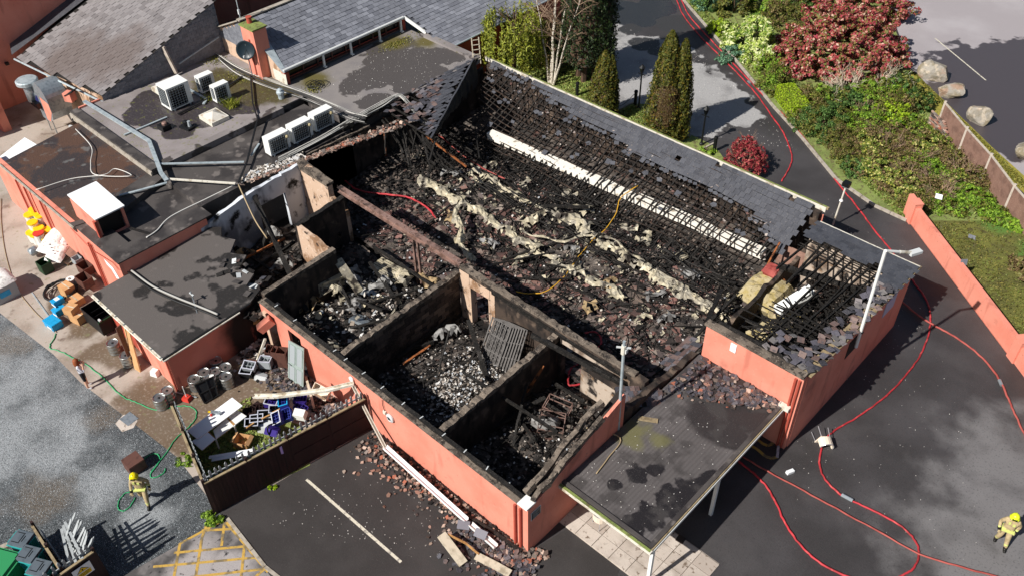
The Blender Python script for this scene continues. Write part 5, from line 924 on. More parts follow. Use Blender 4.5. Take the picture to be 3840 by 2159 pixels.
cp('felt_joint', MB().bx(-10.2, -10.188, 15.0, 20.9, ZC+.006, ZC+.009), 'canopy_roof')
cp('hopper', MB().bx(-8.3, -7.85, 22.95, 23.18, 2.3, 2.45), 'white_dirty')
scatter('canopy_chips', 130, quadreg([(-11.8, 15), (-8.4, 15), (-8.4, 20.5), (-11.8, 20.5)]), .008, .026, 'chips', .012, ZC+.012); scatter('canopy_rubble', 260, quadreg([(-11.9, 20.6), (-9, 22.2), (-8.2, 23.1), (-11.9, 23.15)]), .06, .2, 'slate_burnt', .02, ZC+.06, .4); scatter('canopy_rubble', 130, quadreg([(-11.9, 20.2), (-8.4, 22.3), (-8.2, 23.1), (-11.9, 23.15)]), .05, .18, 'rubble_brick', .02, ZC+.05, .4)
for k in range(60): pass
run('canopy_plank', 'grey board lying on the mossy canopy near the pole', 'plank', [P(1605, 1050, ZC+.04), P(1655, 1058, ZC+.04)], 'timber_edge', .2, .03); hose('roof_cable', 'dark cable trailing along the gable foot on the canopy', 'cable', [(1500, 1190), (1530, 1150), (1560, 1100), (1475, 1075)], .025, 'hose_tan', ZC+.05, n=5)
# ================================================================ hoses and lamps
hose('fire_hose', 'red fire hose bending from the drive kerb to the rear of the hall', 'fire hose', [(1690, -30), (1702, 0), (1720, 40), (1760, 90), (1810, 140), (1860, 190), (1905, 240), (1940, 290), (1968, 330), (1986, 370), (1992, 400), (1985, 425), (1966, 456)], .039, 'hose_red')
hose('fire_hose', 'longest red fire hose, along the kerb and looping round the forecourt', 'fire hose', [(1705, -30), (1714, 0), (1735, 42), (1780, 92), (1835, 150), (1880, 198), (1930, 250), (1985, 302), (2027, 352), (2080, 420), (2107, 460), (2160, 525), (2200, 580), (2240, 628), (2275, 675), (2300, 712), (2328, 750), (2340, 790), (2338, 830), (2320, 882), (2290, 930), (2240, 985), (2170, 1040), (2100, 1082), (2072, 1112), (2062, 1150), (2066, 1185), (2085, 1215), (2117, 1244), (2160, 1266), (2220, 1295), (2270, 1325), (2303, 1360), (2311, 1392), (2300, 1425), (2272, 1446), (2240, 1456)], .039, 'hose_red')
hose('fire_hose', 'bright red fire hose curving out from under the canopy to the picture edge', 'fire hose', [(1846, 1150), (1875, 1172), (1903, 1196), (1930, 1225), (1950, 1260), (1975, 1315), (2010, 1365), (2050, 1405), (2110, 1440), (2170, 1462)], .042, 'hose_red')
hose('fire_hose', 'straight faded red hose crossing the forecourt loop', 'fire hose', [(1865, 1146), (1910, 1172), (1960, 1200), (2060, 1254), (2200, 1330), (2312, 1392), (2420, 1425), (2520, 1452)], .034, 'hose_pale', .07)
hose('fire_hose', 'faded red hose from the side block corner arcing towards the right edge', 'fire hose', [(2248, 738), (2300, 785), (2345, 815), (2400, 845), (2450, 880), (2490, 920), (2520, 965), (2540, 1010), (2560, 1055), (2585, 1110)], .042, 'hose_pale', .08)
for (u, v, q) in ((2117, 1243, (2145, 1258)), (2514, 955, (2520, 968)), (1882, 205, (1888, 211))): tag(MB().tube([P(u, v, .07), P(*q, .07)], .075, 8).build('hose_coupling', 'galv'), 'silver coupling joining lengths of red hose', 'hose coupling', 'silver hose couplings')
hose('fire_hose', 'short bright red hose lying on slates near the north end of the hall', 'fire hose', [(868, 455), (900, 478), (950, 487), (1020, 495), (1055, 510), (1080, 528), (1096, 549)], .05, 'hose_red', .62)
hose('fire_hose', 'dusty pink hose running under the sagging battens into the hall', 'fire hose', [(1098, 336), (1130, 362), (1180, 402), (1230, 432), (1270, 450)], .04, 'hose_pale', .75); hose('fire_hose', 'dark red hose loop in the shadow behind the spine wall', 'fire hose', [(1470, 838), (1495, 834), (1510, 845), (1512, 862), (1500, 880)], .045, 'hose_red', .5); hose('fire_hose', 'red hose hanging through the hatch into the cage room', 'fire hose', [(1455, 915), (1435, 928), (1430, 950), (1434, 968), (1460, 965)], .045, 'hose_red', .4)
hose('air_hose', 'yellow hose snaking from the battens across the hall rubble', 'hose', [(1604, 468), (1570, 490), (1558, 505), (1548, 540), (1520, 580), (1490, 606), (1460, 640), (1440, 668), (1415, 700), (1375, 732), (1330, 738), (1298, 733)], .026, 'hose_yellow', [1.6, 1.3, 1.1, .9, .8, .75, .75, .7, .7, .65, .6, .6])
hose('garden_hose', 'green garden hose winding from the blue box over the concrete to the firefighter', 'garden hose', [(140, 838), (137, 850), (126, 866), (128, 876), (150, 882), (185, 900), (215, 915), (255, 945), (285, 975), (310, 997), (345, 1012), (395, 1031), (440, 1022), (470, 1020), (492, 1030), (494, 1045), (485, 1062), (462, 1085), (440, 1105), (410, 1150), (385, 1180), (378, 1198), (395, 1199), (412, 1188), (416, 1177)], .022, 'hose_green', n=6)
hose('garden_hose', 'green hose loop lying on the gravel in front of the walking firefighter', 'garden hose', [(352, 1163), (375, 1144), (395, 1140), (402, 1152), (398, 1165), (378, 1192)], .022, 'hose_green', n=6); hose('garden_hose', 'green hose oval beside the walking firefighter', 'garden hose', [(336, 1232), (312, 1242), (298, 1262), (298, 1278), (310, 1284), (328, 1272), (340, 1250)], .022, 'hose_green', n=6)
hose('extension_lead', 'thin tan cable on the concrete along the left edge to the blue box', 'cable', [(3, 500), (3, 560), (14, 640), (40, 720), (80, 775), (115, 810), (142, 835)], .016, 'hose_tan', n=5)
# lamp posts
t = thing('aerial_pole', 'tall pale pole with bracket top standing by the gable and canopy', 'pole', (-12.0, 18.05, 1.7)); MB().tube([(0, 0, 0), (-.12, 0, 5.15)], .055, 8).build('pole', 'pale_metal', t)
MB().tube([(-.12, 0, 4.55), (-.12, 0, 4.95)], .085, 8).build('collar', 'white_dirty', t); MB().box((-.12, 0, 4.85), (.5, .05, .05), (0, 0, .6)).box((-.1, .05, 4.7), (.2, .12, .18)).build('bracket', 'light_grey', t)
for z in (.3, 1.15): MB().beam((0, 0, z), (-.35, -.45, z+.1), .06, .06).build('wall_bracket', 'pink_paint', t)
t = thing('street_lamp', 'white cranked lamp post fixed to the salmon side block wall', 'lamp post', (-7.52, 27.5, 2.6)); MB().tube([(0, 0, 0), (.02, -.45, 5.2)], .065, 8).build('pole', 'white_paint', t); q = Vector((.02, -.45, 5.2)); e = P(2292, 636, 7.3)-Vector((-7.52, 27.5, 2.6))
MB().tube([q, q.lerp(e, .55)], .055, 8).build('arm', 'white_paint', t); MB().tube([q.lerp(e, .55), e], .065, 8).build('rusty_arm_end', 'white_dirty', t); MB().box(e+Vector((.1, .12, 0)), (.5, .22, .12), (0, 0, math.atan2((e-q).y, (e-q).x))).build('lamp_head', 'light_grey', t)
for z in (.9, 2.6): MB().box((0, -.2*z/2.6, z), (.2, .1, .06)).build('clamp', 'black_iron', t)
t = thing('flood_lamp_post', 'slim white post with black square floodlight beside the drive', 'lamp post', (-13.2, 37.3, 0)); MB().tube([(0, 0, 0), (.1, .05, 2.5)], .045, 8).build('pole', 'white_dirty', t); MB().lathe([(.07, 0), (.1, .05), (.07, .12)], 8, (.07, .03, 1.55)).build('insulator', 'white_clean', t); MB().box((.1, .05, 2.62), (.34, .34, .2)).build('floodlight', 'black_iron', t); MB().box((.1, .02, 2.47), (.36, .2, .04)).build('cradle', 'galv', t)
def lantern(label, c, h):
    t = thing('lantern_post', label, 'lantern', c, 0, 'black lantern posts in the garden'); MB().lathe([(.12, 0), (.12, .1), (.07, .16), (.05, .5), (.045, h-.55), (.07, h-.5)], 10).build('post', 'black_iron', t); MB().lathe([(.09, 0), (.17, .32)], 6, (0, 0, h-.5)).build('glass', 'dark_glass', t); MB().lathe([(.2, 0), (.05, .14), (.03, .2)], 6, (0, 0, h-.18)).build('cap', 'black_iron', t); MB().box((0, 0, h-.62), (.5, .04, .04)).build('ladder_bar', 'black_iron', t); return t
lantern('black lantern post on the grass between the two columnar conifers', PK(2, 0, 1275, 1050), 2.9); lantern('black lantern post in the conifer shade near the small red bush', PK(2, 0, 1880, 1400), 2.5)
bm = MB().lathe([(.1, 0), (.1, .85), (.13, .88), (.1, .98), (.0, 1.02)], 10).mesh('bollard', 'black_iron')
for (a, l) in ((PK(2, 0, 1240, 1015), 'black bollard beside the lantern on the grass island'), (PK(2, 0, 680, 935), 'black bollard on the garden lawn left of the small conifer'), (PK(2, 0, 1718, 1325), 'black bollard in the shadow right of the double conifer'), (PK(2, 1, 2003, 125), 'black bollard beside the small red bush')):
    tag(inst('bollard', bm, None, a), l, 'bollard', 'black bollards round the garden')
hose('chain', 'sagging black chain between the garden bollards', 'chain', None, .018, 'black_iron', n=4, world=[PK(2, 0, 1240, 1015)+Vector((0, 0, .85)), PK(2, 0, 1130, 1010, .45), PK(2, 0, 1040, 1030, .7)])

# ================================================================ the fenced yard
picket = MB().add([(-.045, -.012, 0), (.045, -.012, 0), (.045, .012, 0), (-.045, .012, 0), (-.045, -.012, 1.05), (.045, -.012, 1.05), (.045, .012, 1.05), (-.045, .012, 1.05), (0, -.012, 1.14), (0, .012, 1.14)], [(3, 2, 1, 0), (0, 1, 5, 8, 4), (2, 3, 7, 9, 6), (1, 2, 6, 5), (3, 0, 4, 7), (5, 6, 9, 8), (7, 4, 8, 9)]).mesh('picket', 'picket_grey')
def fence(name, label, a, b, z_top, n_pan, n_pick, inner, pz=.72, doors=()):
    a, b = Vector((*a, 0)), Vector((*b, 0)); d = b-a; L_ = d.length; rz = math.atan2(d.y, d.x); t = thing(name, label, 'fence', a, rz)
    for k in range(n_pan):
        x0, x1 = L_*k/n_pan, L_*(k+1)/n_pan; mb = MB(); mb.bx(x0+.04, x1-.04, -.03, .0, .06, z_top)
        if k in doors:
            for q in (.08, .5, .92): mb.bx(x0+.08, x1-.08, -.055, -.031, z_top*q-.04, z_top*q+.04)
        else:
            m_ = int((x1-x0)/.32)
            for i in range(m_): x = x0+.1+(x1-x0-.2)*(i+.5)/m_; mb.bx(x-.05, x+.05, -.05, -.031, .08, z_top-.03)
        mb.build('panel', 'brown_shed', t); MB().bx(x0+.02, x1-.02, -.06, .03, z_top+.002, z_top+.05).build('top_rail', 'timber_edge', t)
    for k in range(n_pan+1): MB().bx(L_*k/n_pan-.05, L_*k/n_pan+.05, -.02, .08, 0, z_top+.2).build('post', 'brown_shed', t)
    for k in range(n_pick): inst('picket', picket, t, (L_*(k+.5)/n_pick, inner*.12, pz+rr(-.02, .02)), (rr(-.02, .02), rr(-.03, .03), rr(-.1, .1)))
    for z in (pz+.35, pz+.8): MB().bx(.05, L_-.05, inner*.12+.014, inner*.12+.05, z-.03, z+.03).build('picket_rail', 'picket_grey', t)
    return t
fence('yard_fence', 'dark brown panel fence with grey pickets on top, from gravel yard to burnt wall', (-21.6, 6.45), (-20.42, 12.95), 1.86, 4, 31, 1, 1.12, (2, 3))
fence('yard_fence', 'dark brown return fence with pale picket tips beside the gravel', (-25.85, 7.7), (-21.62, 6.47), 1.7, 3, 20, 1, .85)
struct('yard_grass', MB().sheet([(-25.7, 7.75), (-21.7, 6.6), (-20.8, 10.2), (-22.6, 11.2), (-24.2, 10.6)], .016), 'soil_grass')
g = RNG.uniform(0, 1, (2600, 2)); pts = [(-25.5+3.9*u-(.0), 7.65-1.0*u+3.0*v, .04) for u, v in g]; cards('grass_tufts', pts, np.tile([0, 0, 1.], (len(pts), 1)), .06, 'grass_blade', kind='stuff', aspect=2.6)
tag(MB().add([(0, 0, 0), (.0, .5, 0), (0, .5, -.42), (0, .2, -.5), (0, 0, -.4)], [(0, 1, 2, 3, 4)]).build('fence_notice', 'lilac', loc=(-21.02, 9.3, 1.76)), 'lilac paper notice pinned on the dark brown fence', 'notice')
# kegs
kp = [(.19, 0), (.21, .02), (.21, .05), (.195, .07), (.2, .16), (.215, .19), (.215, .22), (.2, .25), (.2, .34), (.215, .37), (.215, .40), (.2, .43), (.195, .52), (.21, .545), (.21, .59), (.195, .6), (.185, .565), (.17, .555)]
kp = [(r_*1.28, z) for r_, z in kp]
def keg(label, c, rot=(0, 0, 0)):
    t = thing('beer_keg', label, 'keg', c, 0, 'steel beer kegs about the annex'); t.rotation_euler = rot
    b_ = inst('barrel', KEG[0], t); inst('valve', KEG[1], b_, (0, 0, .555)); return t
KEG = [MB().lathe(kp, 22).mesh('barrel', 'steel_keg'), MB().lathe([(.06, 0), (.05, .02), (.03, .03)], 10).mesh('valve', 'black_iron')]
KEG[0].polygons.foreach_set('use_smooth', [len(p.vertices) == 4 for p in KEG[0].polygons])
for (x, y), l in zip(((1535, 1110), (1612, 1040), (2085, 750), (2175, 815), (2073, 855), (1968, 865), (1872, 930), (2180, 905), (2025, 930), (1085, 580), (1212, 700)), ('steel keg of the pair by the annex corner, nearer the gravel', 'steel keg of the pair by the annex corner, nearer the salmon wall', 'steel keg farthest along the salmon annex wall, tucked in the shade', 'steel keg right of the farthest one in the cluster', 'steel keg in the middle of the clustered kegs', 'steel keg against the salmon wall in the middle of the cluster', 'steel keg at the near end of the cluster behind the black tray', 'steel keg standing at the open right corner of the cluster', 'steel keg holding a pink rag behind the black tray', 'steel keg standing before the black tub under the annex eave', 'steel keg half hidden by the leaning boards')): keg(l, Vector((*PK(0, 2, x, y, .56)[:2], .006)))
tag(MB().lathe([(.1, 0), (.08, .03), (.02, .04)], 7, ax=Matrix.Rotation(.5, 3, 'X')).build('pink_rag', 'sack', loc=PK(0, 2, 2040, 905, .63)), 'pinkish rag on a keg in the cluster', 'rag')
def tray(name, label, cat, c, d, rz, m, tilt=(0, 0), ribs=(2, 2), rim=None):
    """An open crate or tray: floor, four sides, dividers."""
    t = thing(name, label, cat, c); t.rotation_euler = (tilt[0], tilt[1], rz); x, y, z = d; w_ = .025
    MB().bx(-x/2, x/2, -y/2, y/2, 0, w_).build('bottom', m, t)
    for q, s in ((-1, 0), (1, 0), (0, -1), (0, 1)):
        mb = MB(); (mb.bx(q*x/2-w_/2, q*x/2+w_/2, -y/2, y/2, w_, z) if q else mb.bx(-x/2+w_, x/2-w_, s*y/2-w_/2, s*y/2+w_/2, w_, z)); mb.build('side', m, t)
    mb = MB()
    for i in range(1, ribs[0]+1): mb.bx(-x/2+x*i/(ribs[0]+1)-.008, -x/2+x*i/(ribs[0]+1)+.008, -y/2+w_, y/2-w_, w_, z*.75)
    for j in range(1, ribs[1]+1): mb.bx(-x/2+w_, x/2-w_, -y/2+y*j/(ribs[1]+1)-.006, -y/2+y*j/(ribs[1]+1)+.006, w_, z*.74)
    if mb.v: mb.build('dividers', m, t)
    if rim:
        mb = MB(); k = .018
        for q in (-1, 1): mb.bx(q*(x/2)-k, q*(x/2)+k, -y/2-k, y/2+k, z, z+.025); mb.bx(-x/2+k, x/2-k, q*(y/2)-k, q*(y/2)+k, z, z+.025)
        mb.build('rim', rim, t)
    return t
t = thing('black_tray', 'large black moulded tray leaning on the keg cluster', 'tray', PK(0, 2, 2000, 1120, 0)); q4 = [PK(0, 2, 1880, 985, .8), PK(0, 2, 2055, 905, .8), PK(0, 2, 2105, 1085, .05), PK(0, 2, 1975, 1160, .05)]; MB().plate(q4, .04).build('panel', 'black_plastic', t, world=True); nn4 = (q4[1]-q4[0]).cross(q4[3]-q4[0]).normalized(); nn4 = nn4 if nn4.z > 0 else -nn4
for a, b in ((q4[0], q4[1]), (q4[1], q4[2]), (q4[2], q4[3]), (q4[3], q4[0]), (q4[0].lerp(q4[1], .6), q4[3].lerp(q4[2], .6)), (q4[0].lerp(q4[3], .5), q4[1].lerp(q4[2], .5))): MB().beam(a+nn4*.03, b+nn4*.03, .05, .05).build('rib', 'black_plastic', t, world=True)
X = lambda a, b, z=.0: P((650+a/3.22)/1.4906832, (1380+b/3.22)/1.4906832, z)
cr = 'plastic bottle crates piled behind the picket fence'
for l, c, rz, tl, m, rim in (('purple crate with pale rim at the top of the pile', X(1190, 440, .5), R(35), (.1, .1), 'purple_crate', 'crate_rim'), ('teal-rimmed dark blue crate standing tallest in the pile', X(1350, 430, .75), R(-35), (.2, .1), 'blue_crate', 'blue_plastic'), ('plain blue crate on end against the pickets', X(1395, 580, .5), R(-30), (.3, .2), 'blue_crate', None), ('blue crate with white rim tipped toward the fence', X(1290, 615, .6), R(-30), (.5, .3), 'blue_crate', 'crate_rim'),
    ('purple crate at the far right of the pile under the gutter', X(1530, 390, .6), R(45), (.2, .2), 'purple_crate', None), ('purple crate below the far right one', X(1535, 480, .4), R(20), (.4, .5), 'purple_crate', None), ('upturned purple crate on the grey box', X(1205, 715, .6), R(30), (2.6, .2), 'purple_crate', None), ('black crate with silver rim holding a bottle and stick, middle of the row', X(1105, 600, .4), R(52), (.1, .1), 'black_plastic', 'crate_rim'), ('black crate with silver rim nearest the teal-rimmed one', X(1235, 540, .45), R(52), (.1, .15), 'black_plastic', 'crate_rim'), ('black crate at the near end of the row on pale legs', X(950, 700, .4), R(52), (.1, .1), 'black_plastic', 'crate_rim'), ('black crate hidden in the gap near the row end', X(1020, 650, .38), R(52), (.1, 0), 'black_plastic', 'crate_rim'), ('dark brown crate behind the long white table', X(930, 560, .2), R(52), (.1, 0), 'brown_shed', None), ('dark brown crate next to the purple one', X(1050, 510, .2), R(52), (.1, 0), 'brown_shed', None)):
    tray('bottle_crate', l, 'crate', c, (.5, .36, .28), rz, m, tl, (3, 2), rim)['group'] = cr
for a, b in (((880, 720), (975, 655)), ((1065, 610), (1165, 560)), ((1175, 545), (1285, 490))): run('loose_stick', 'pale timber stick lying over the black crates', 'stick', [X(*a, .72), X(*b, .75)], 'timber', .06, .04, 'timber sticks over the crates')
tag(MB().box((0, 0, .22), (.6, .45, .44), (.1, .05, .5), .85).build('grey_tub', 'light_grey', loc=X(1130, 745, .05)), 'upturned pale grey tub among the crates', 'tub'); tag(MB().box((0, 0, .15), (.55, .4, .3), (.2, .1, .6), .8).build('white_tub', 'white_paint', loc=X(1530, 580, .5)), 'white plastic tub behind the picket tops', 'tub')
hose('bent_hoop', 'dark hose hoop over the grey tub', 'hose', None, .03, 'black_iron', n=6, world=[X(1190, 850, .2), X(1140, 760, .7), X(1150, 690, .9), X(1230, 660, .8)])
# white serving table top on legs
t = thing('white_table', 'long white counter top lying on trestles inside the yard fence', 'table', X(560, 650, 0)); w0 = X(560, 650, 0)
def quadp(ps, th=.04): return MB().plate([q-w0 for q in ps], th)
quadp([X(165, 750, .85), X(710, 350, .85), X(835, 450, .85), X(290, 852, .85)]).build('top', 'white_clean', t); quadp([X(220, 880, .8), X(410, 765, .8), X(505, 850, .8), X(345, 985, .8)]).build('top_end', 'white_clean', t)
quadp([X(480, 745, .62), X(770, 500, .62), X(885, 575, .6), X(515, 850, .6)]).build('lower_panel', 'white_paint', t); quadp([X(640, 600, .625), X(665, 590, .625), X(745, 670, .61), X(725, 690, .61)], .01).build('batten', 'timber', t); quadp([X(410, 770, .63), X(430, 760, .63), X(512, 845, .61), X(500, 858, .61)], .01).build('batten', 'timber', t)
for a, b in ((510, 850), (735, 690), (300, 760), (700, 450)): p = X(a, b, .6)-w0; MB().bx(p.x-.03, p.x+.03, p.y-.03, p.y+.03, 0, .6).build('leg', 'white_paint', t)
tag(MB().box((0, 0, .05), (.4, .1, .1), (0, 0, .5)).box((.12, .1, .05), (.1, .14, .12), (.3, 0, 0)).build('hand_tool', 'galv', loc=X(515, 545, .87)), 'small metal tool with yellow handle lying on the white counter', 'tool'); tag(MB().lathe([(.05, 0), (.05, .08), (.0, .1)], 8).build('red_disc', 'red_plastic', loc=X(460, 570, .87)), 'small red disc by the tool on the white counter', 'disc'); tag(MB().box((0, 0, .02), (.24, .06, .04), (0, 0, .6)).build('yellow_stick', 'bucket_yellow', loc=X(455, 530, .87)), 'yellow stick lying on the white counter', 'stick')
for a, b, c_, d_ in ((430, 1075, 960, 985), (465, 1105, 900, 1030)): run('white_board', 'white plastic board leaning on the inside of the picket fence', 'board', [X(a, b, .3), X(c_, d_, .55)], 'white_clean', .14, .03, 'white boards inside the picket fence')
t = tray('cardboard_box', 'open brown cardboard box on the yard grass by the pickets', 'box', X(850, 920, .02), (.55, .5, .35), R(30), 'card', (0, 0), (0, 0)); MB().box((-.33, 0, .37), (.16, .5, .01), (0, -.6, 0)).build('flap', 'card', t); MB().box((.33, 0, .37), (.16, .5, .01), (0, .6, 0)).build('flap', 'card', t)
tag(MB().lathe([(.07, 0), (.08, .06), (.0, .09)], 8).build('yellow_disc', 'bucket_yellow', loc=X(752, 958, .02)), 'yellow plastic disc in the grass by the cardboard box', 'disc')
# fallen gutter lengths
def channel(pts, w_, h_):
    mb = MB(); pts = [Vector(p) for p in pts]
    for a, b in zip(pts, pts[1:]):
        s = (b-a).cross(Vector((0, 0, 1))).normalized()*w_/2; mb.beam(a, b, w_, .02); mb.beam(a+s+Vector((0, 0, h_/2)), b+s+Vector((0, 0, h_/2)), .02, h_); mb.beam(a-s+Vector((0, 0, h_/2)), b-s+Vector((0, 0, h_/2)), .02, h_)
    return mb
tag(channel([X(975, 345, 1.3), X(1230, 345, 1.55), X(1860, 270, 1.95), X(2180, 190, 2.15)], .17, .1).build('fallen_gutter', 'white_dirty'), 'long white gutter hanging across the fence from the burnt wall', 'gutter'); tag(channel([X(2170, 215, 2.1), X(2380, 620, 1.2), X(2560, 960, .35)], .1, .08).build('fallen_gutter', 'white_dirty'), 'white gutter length dropping from the fence end to the rubble', 'gutter')
tag(channel([PK(1, 3, 1275, 200, .42), PK(1, 3, 2060, 905, .32)], .2, .1).build('fallen_gutter', 'white_clean'), 'long clean white gutter lying along the foot of the salmon wall', 'gutter'); tag(channel([PK(1, 3, 2100, 945, .25), PK(1, 3, 2345, 1160, .2)], .19, .1).build('fallen_gutter', 'white_paint'), 'short white gutter end among the slates near the salmon corner', 'gutter')
run('fallen_board', 'grey-green board leaning at the near edge of the rubble', 'board', [PK(1, 3, 1815, 1035, .5), PK(1, 3, 2030, 1320, .12)], 'timber_pale', .36, .03); run('fallen_board', 'pale warped fascia board at the bottom edge of the picture', 'board', [PK(1, 3, 2150, 1240, .25), PK(1, 3, 2330, 1330, .2), PK(1, 3, 2480, 1415, .15)], 'timber_pale', .3, .03); run('fallen_board', 'thin burnt board edge bowing beside the pale fascia board', 'board', [PK(1, 3, 1880, 1035, .4), PK(1, 3, 2050, 1120, .3), PK(1, 3, 2180, 1230, .25)], 'timber', .05, .08)
run('charred_board', 'long charred timber along the salmon wall foot', 'timber', [PK(1, 3, 2080, 860, .15), PK(1, 3, 2350, 1030, .15), PK(1, 3, 2590, 1200, .12)], 'char_timber', .12, .08); run('wall_post', 'white cracked post standing by the leaning grey door', 'post', [X(1285, 1100-1080+90, .1) if 0 else X(1600, 100, .3), X(1700, 480, .2)], 'timber_pale', .1, .06)
# rubble at the wall foot and in the yard
def strip(name, n, a, b, w0_, w1_, m, a0, a1, tilt=.4):
    a, b = Vector(a[:2]), Vector(b[:2]); d = (b-a).normalized(); nn = Vector((d.y, -d.x)); L_ = (b-a).length; mb = MB()
    for _ in range(n):
        t = random.random(); wd = w0_+(w1_-w0_)*t; q = abs(random.gauss(0, .45)); p = a+d*L_*t+nn*min(1.6, q)*wd; mb.shard((p.x, p.y, .03+rr(0, .12)*max(0, 1-q)), rr(a0, a1), (rr(-tilt, tilt), rr(-tilt, tilt), rr(0, 6)), rr(.015, .05))
    return mb.build(name, m, kind='stuff')
strip('wall_rubble', 560, (-20.2, 12.9), (-12.0, 12.95), 1.5, 1.3, 'rubble_brick', .03, .13); strip('wall_rubble', 560, (-20.2, 13.0), (-12.0, 13.0), .5, 1.0, 'rubble_dark', .03, .12); strip('wall_rubble', 320, (-14.5, 12.6), (-11.2, 12.9), 1.6, 1.6, 'slate_burnt', .06, .17); strip('wall_rubble', 170, (-13.5, 12.9), (-11.4, 13.6), 2.2, 1.2, 'rubble_brick', .04, .16)
strip('yard_rubble', 500, (-27.0, 12.8), (-21, 12.9), 1.2, 1.3, 'slate_burnt', .04, .16); strip('yard_rubble', 420, (-27.6, 12.9), (-22, 12.9), 1.6, 1.2, 'rubble_dark', .04, .14); strip('yard_rubble', 150, (-24, 12.9), (-20.8, 12.9), 1.0, .8, 'rubble_brick', .04, .16); strip('yard_rubble', 260, (-28, 12.9), (-24.5, 13.0), 1.2, 1.0, 'rubble_pale', .04, .16)
for l, c, rz in (('loose dark slate resting on the clean white gutter end', PK(1, 3, 2195, 1030, .42), .4), ('loose dark slate propped left of the white gutter end', PK(1, 3, 2030, 945, .35), .7)): tag(MB().box((0, 0, 0), (.45, .32, .015), (.3, .2, rz)).build('loose_slate', 'slate', loc=c), l, 'slate')
# grey panelled door leaning on the wall
t = thing('leaning_door', 'grey-green four-panelled door leaning against the salmon wall', 'door', (-24.66, 12.42, .03)); t.rotation_euler = (R(-14), 0, R(8)); t = MB().bx(-.45, .45, -.02, .02, 0, 2.0).build('door_leaf', 'door_grey', t)
for x0, x1, z0, z1 in ((-.37, -.05, .95, 1.88), (.05, .37, .95, 1.88), (-.37, -.05, .12, .8), (.05, .37, .12, .8)):
    mb = MB(); mb.bx(x0, x1, -.028, -.0205, z0, z1); mb.build('panel', 'grey_plastic', t)
    mb = MB()
    for q in (x0, x1): mb.bx(q-.012, q+.012, -.04, -.0285, z0, z1)
    for q in (z0, z1): mb.bx(x0+.013, x1-.013, -.04, -.0285, q-.012, q+.012)
    mb.build('moulding', 'door_grey', t)
MB().tube([(-.38, -.03, .88), (-.38, -.09, .88), (-.24, -.09, .86)], .018, 6).build('handle', 'galv', t)
t = tray('cream_drawer', 'cream open drawer frame standing on rubble beside the leaning door', 'drawer', (-22.8, 12.55, .9), (.7, .5, .3), R(20), 'chair_cream', (.9, .3), (0, 0))
for l, c, m, d_, tl in (('dark crate of bottles on end in the yard shade', PK(1, 2, -30, 50+830-60, .3), 'grey_plastic', (.5, .36, .3), (.3, .1)), ('tall brown crate stack left of the grey door', PK(1, 2, 310, 790, .1), 'brown_plastic', (.45, .4, .9), (0, 0)), ('brown crate stack behind the tall one', PK(1, 2, 235, 760, .1), 'brown_plastic', (.4, .36, .75), (0, .1)), ('brown crate lying near the doorway', PK(1, 2, 180, 670, .2), 'brown_plastic', (.45, .4, .4), (.4, .2)), ('grey bottle crate holding bottles by the concrete edge', PK(1, 2, 130, 800, .15), 'grey_plastic', (.5, .36, .42), (0, 0)), ('pale grey upturned crate in the yard', PK(1, 2, 85, 880, .1), 'light_grey', (.5, .4, .4), (2.7, .2)), ('small brown crate lid on the debris', PK(0, 2, 2430, 790, .2), 'brown_plastic', (.42, .36, .14), (.1, 0)), ('dark square crate with silver rim near the kegs', PK(0, 2, 2395, 880, .1), 'black_plastic', (.5, .42, .3), (.1, 0))):
    tray('yard_crate', l, 'crate', c, d_, R(35), m, tl, (2, 1), 'crate_rim' if 'silver' in l or 'bottle' in l else None)
run('white_pipe', 'white pipe with red-brown section leaning in the yard debris', 'pipe', [PK(1, 2, 40, 745, .1), PK(1, 2, 75, 650, .6), PK(1, 2, 115, 540, 1.2)], 'white_dirty', .1, .1); run('fallen_pipe', 'charred salmon pipe stub hanging at the annex corner', 'pipe', [PK(1, 2, 60, 450, 1.7), PK(1, 2, 180, 350, 2.1)], 'pink_sooty', .35, .35)
for i, (x, y, m, d_) in enumerate(((-50+2500-2460, 60, 'light_grey', (.5, .4, .3)), (10, 200, 'white_dirty', (.35, .3, .25)), (60, 300, 'char', (.5, .4, .3)), (30, 360, 'timber', (.3, .3, .25)), (-20, 130, 'light_grey', (.7, .5, .06)), (70, 130, 'rubble_dark', (.6, .5, .3)))): tag(MB().box((0, 0, 0), d_, (rr(-.4, .4), rr(-.4, .4), rr(0, 3))).build('burnt_scrap', m, loc=PK(1, 2, x, y, 1.9-.25*i)), 'burnt appliance scrap heaped at the torn corner between annex and hall', 'scrap', 'scrap heaped at the annex corner')
mb = MB()
for _ in range(260): p = P(rr(615, 665), rr(745, 800), rr(1.0, 2.1)); mb.shard(p, rr(.05, .25), (rr(-1, 1), rr(-1, 1), rr(0, 6)), .03)
mb.build('corner_rubble', 'rubble_dark', kind='stuff')
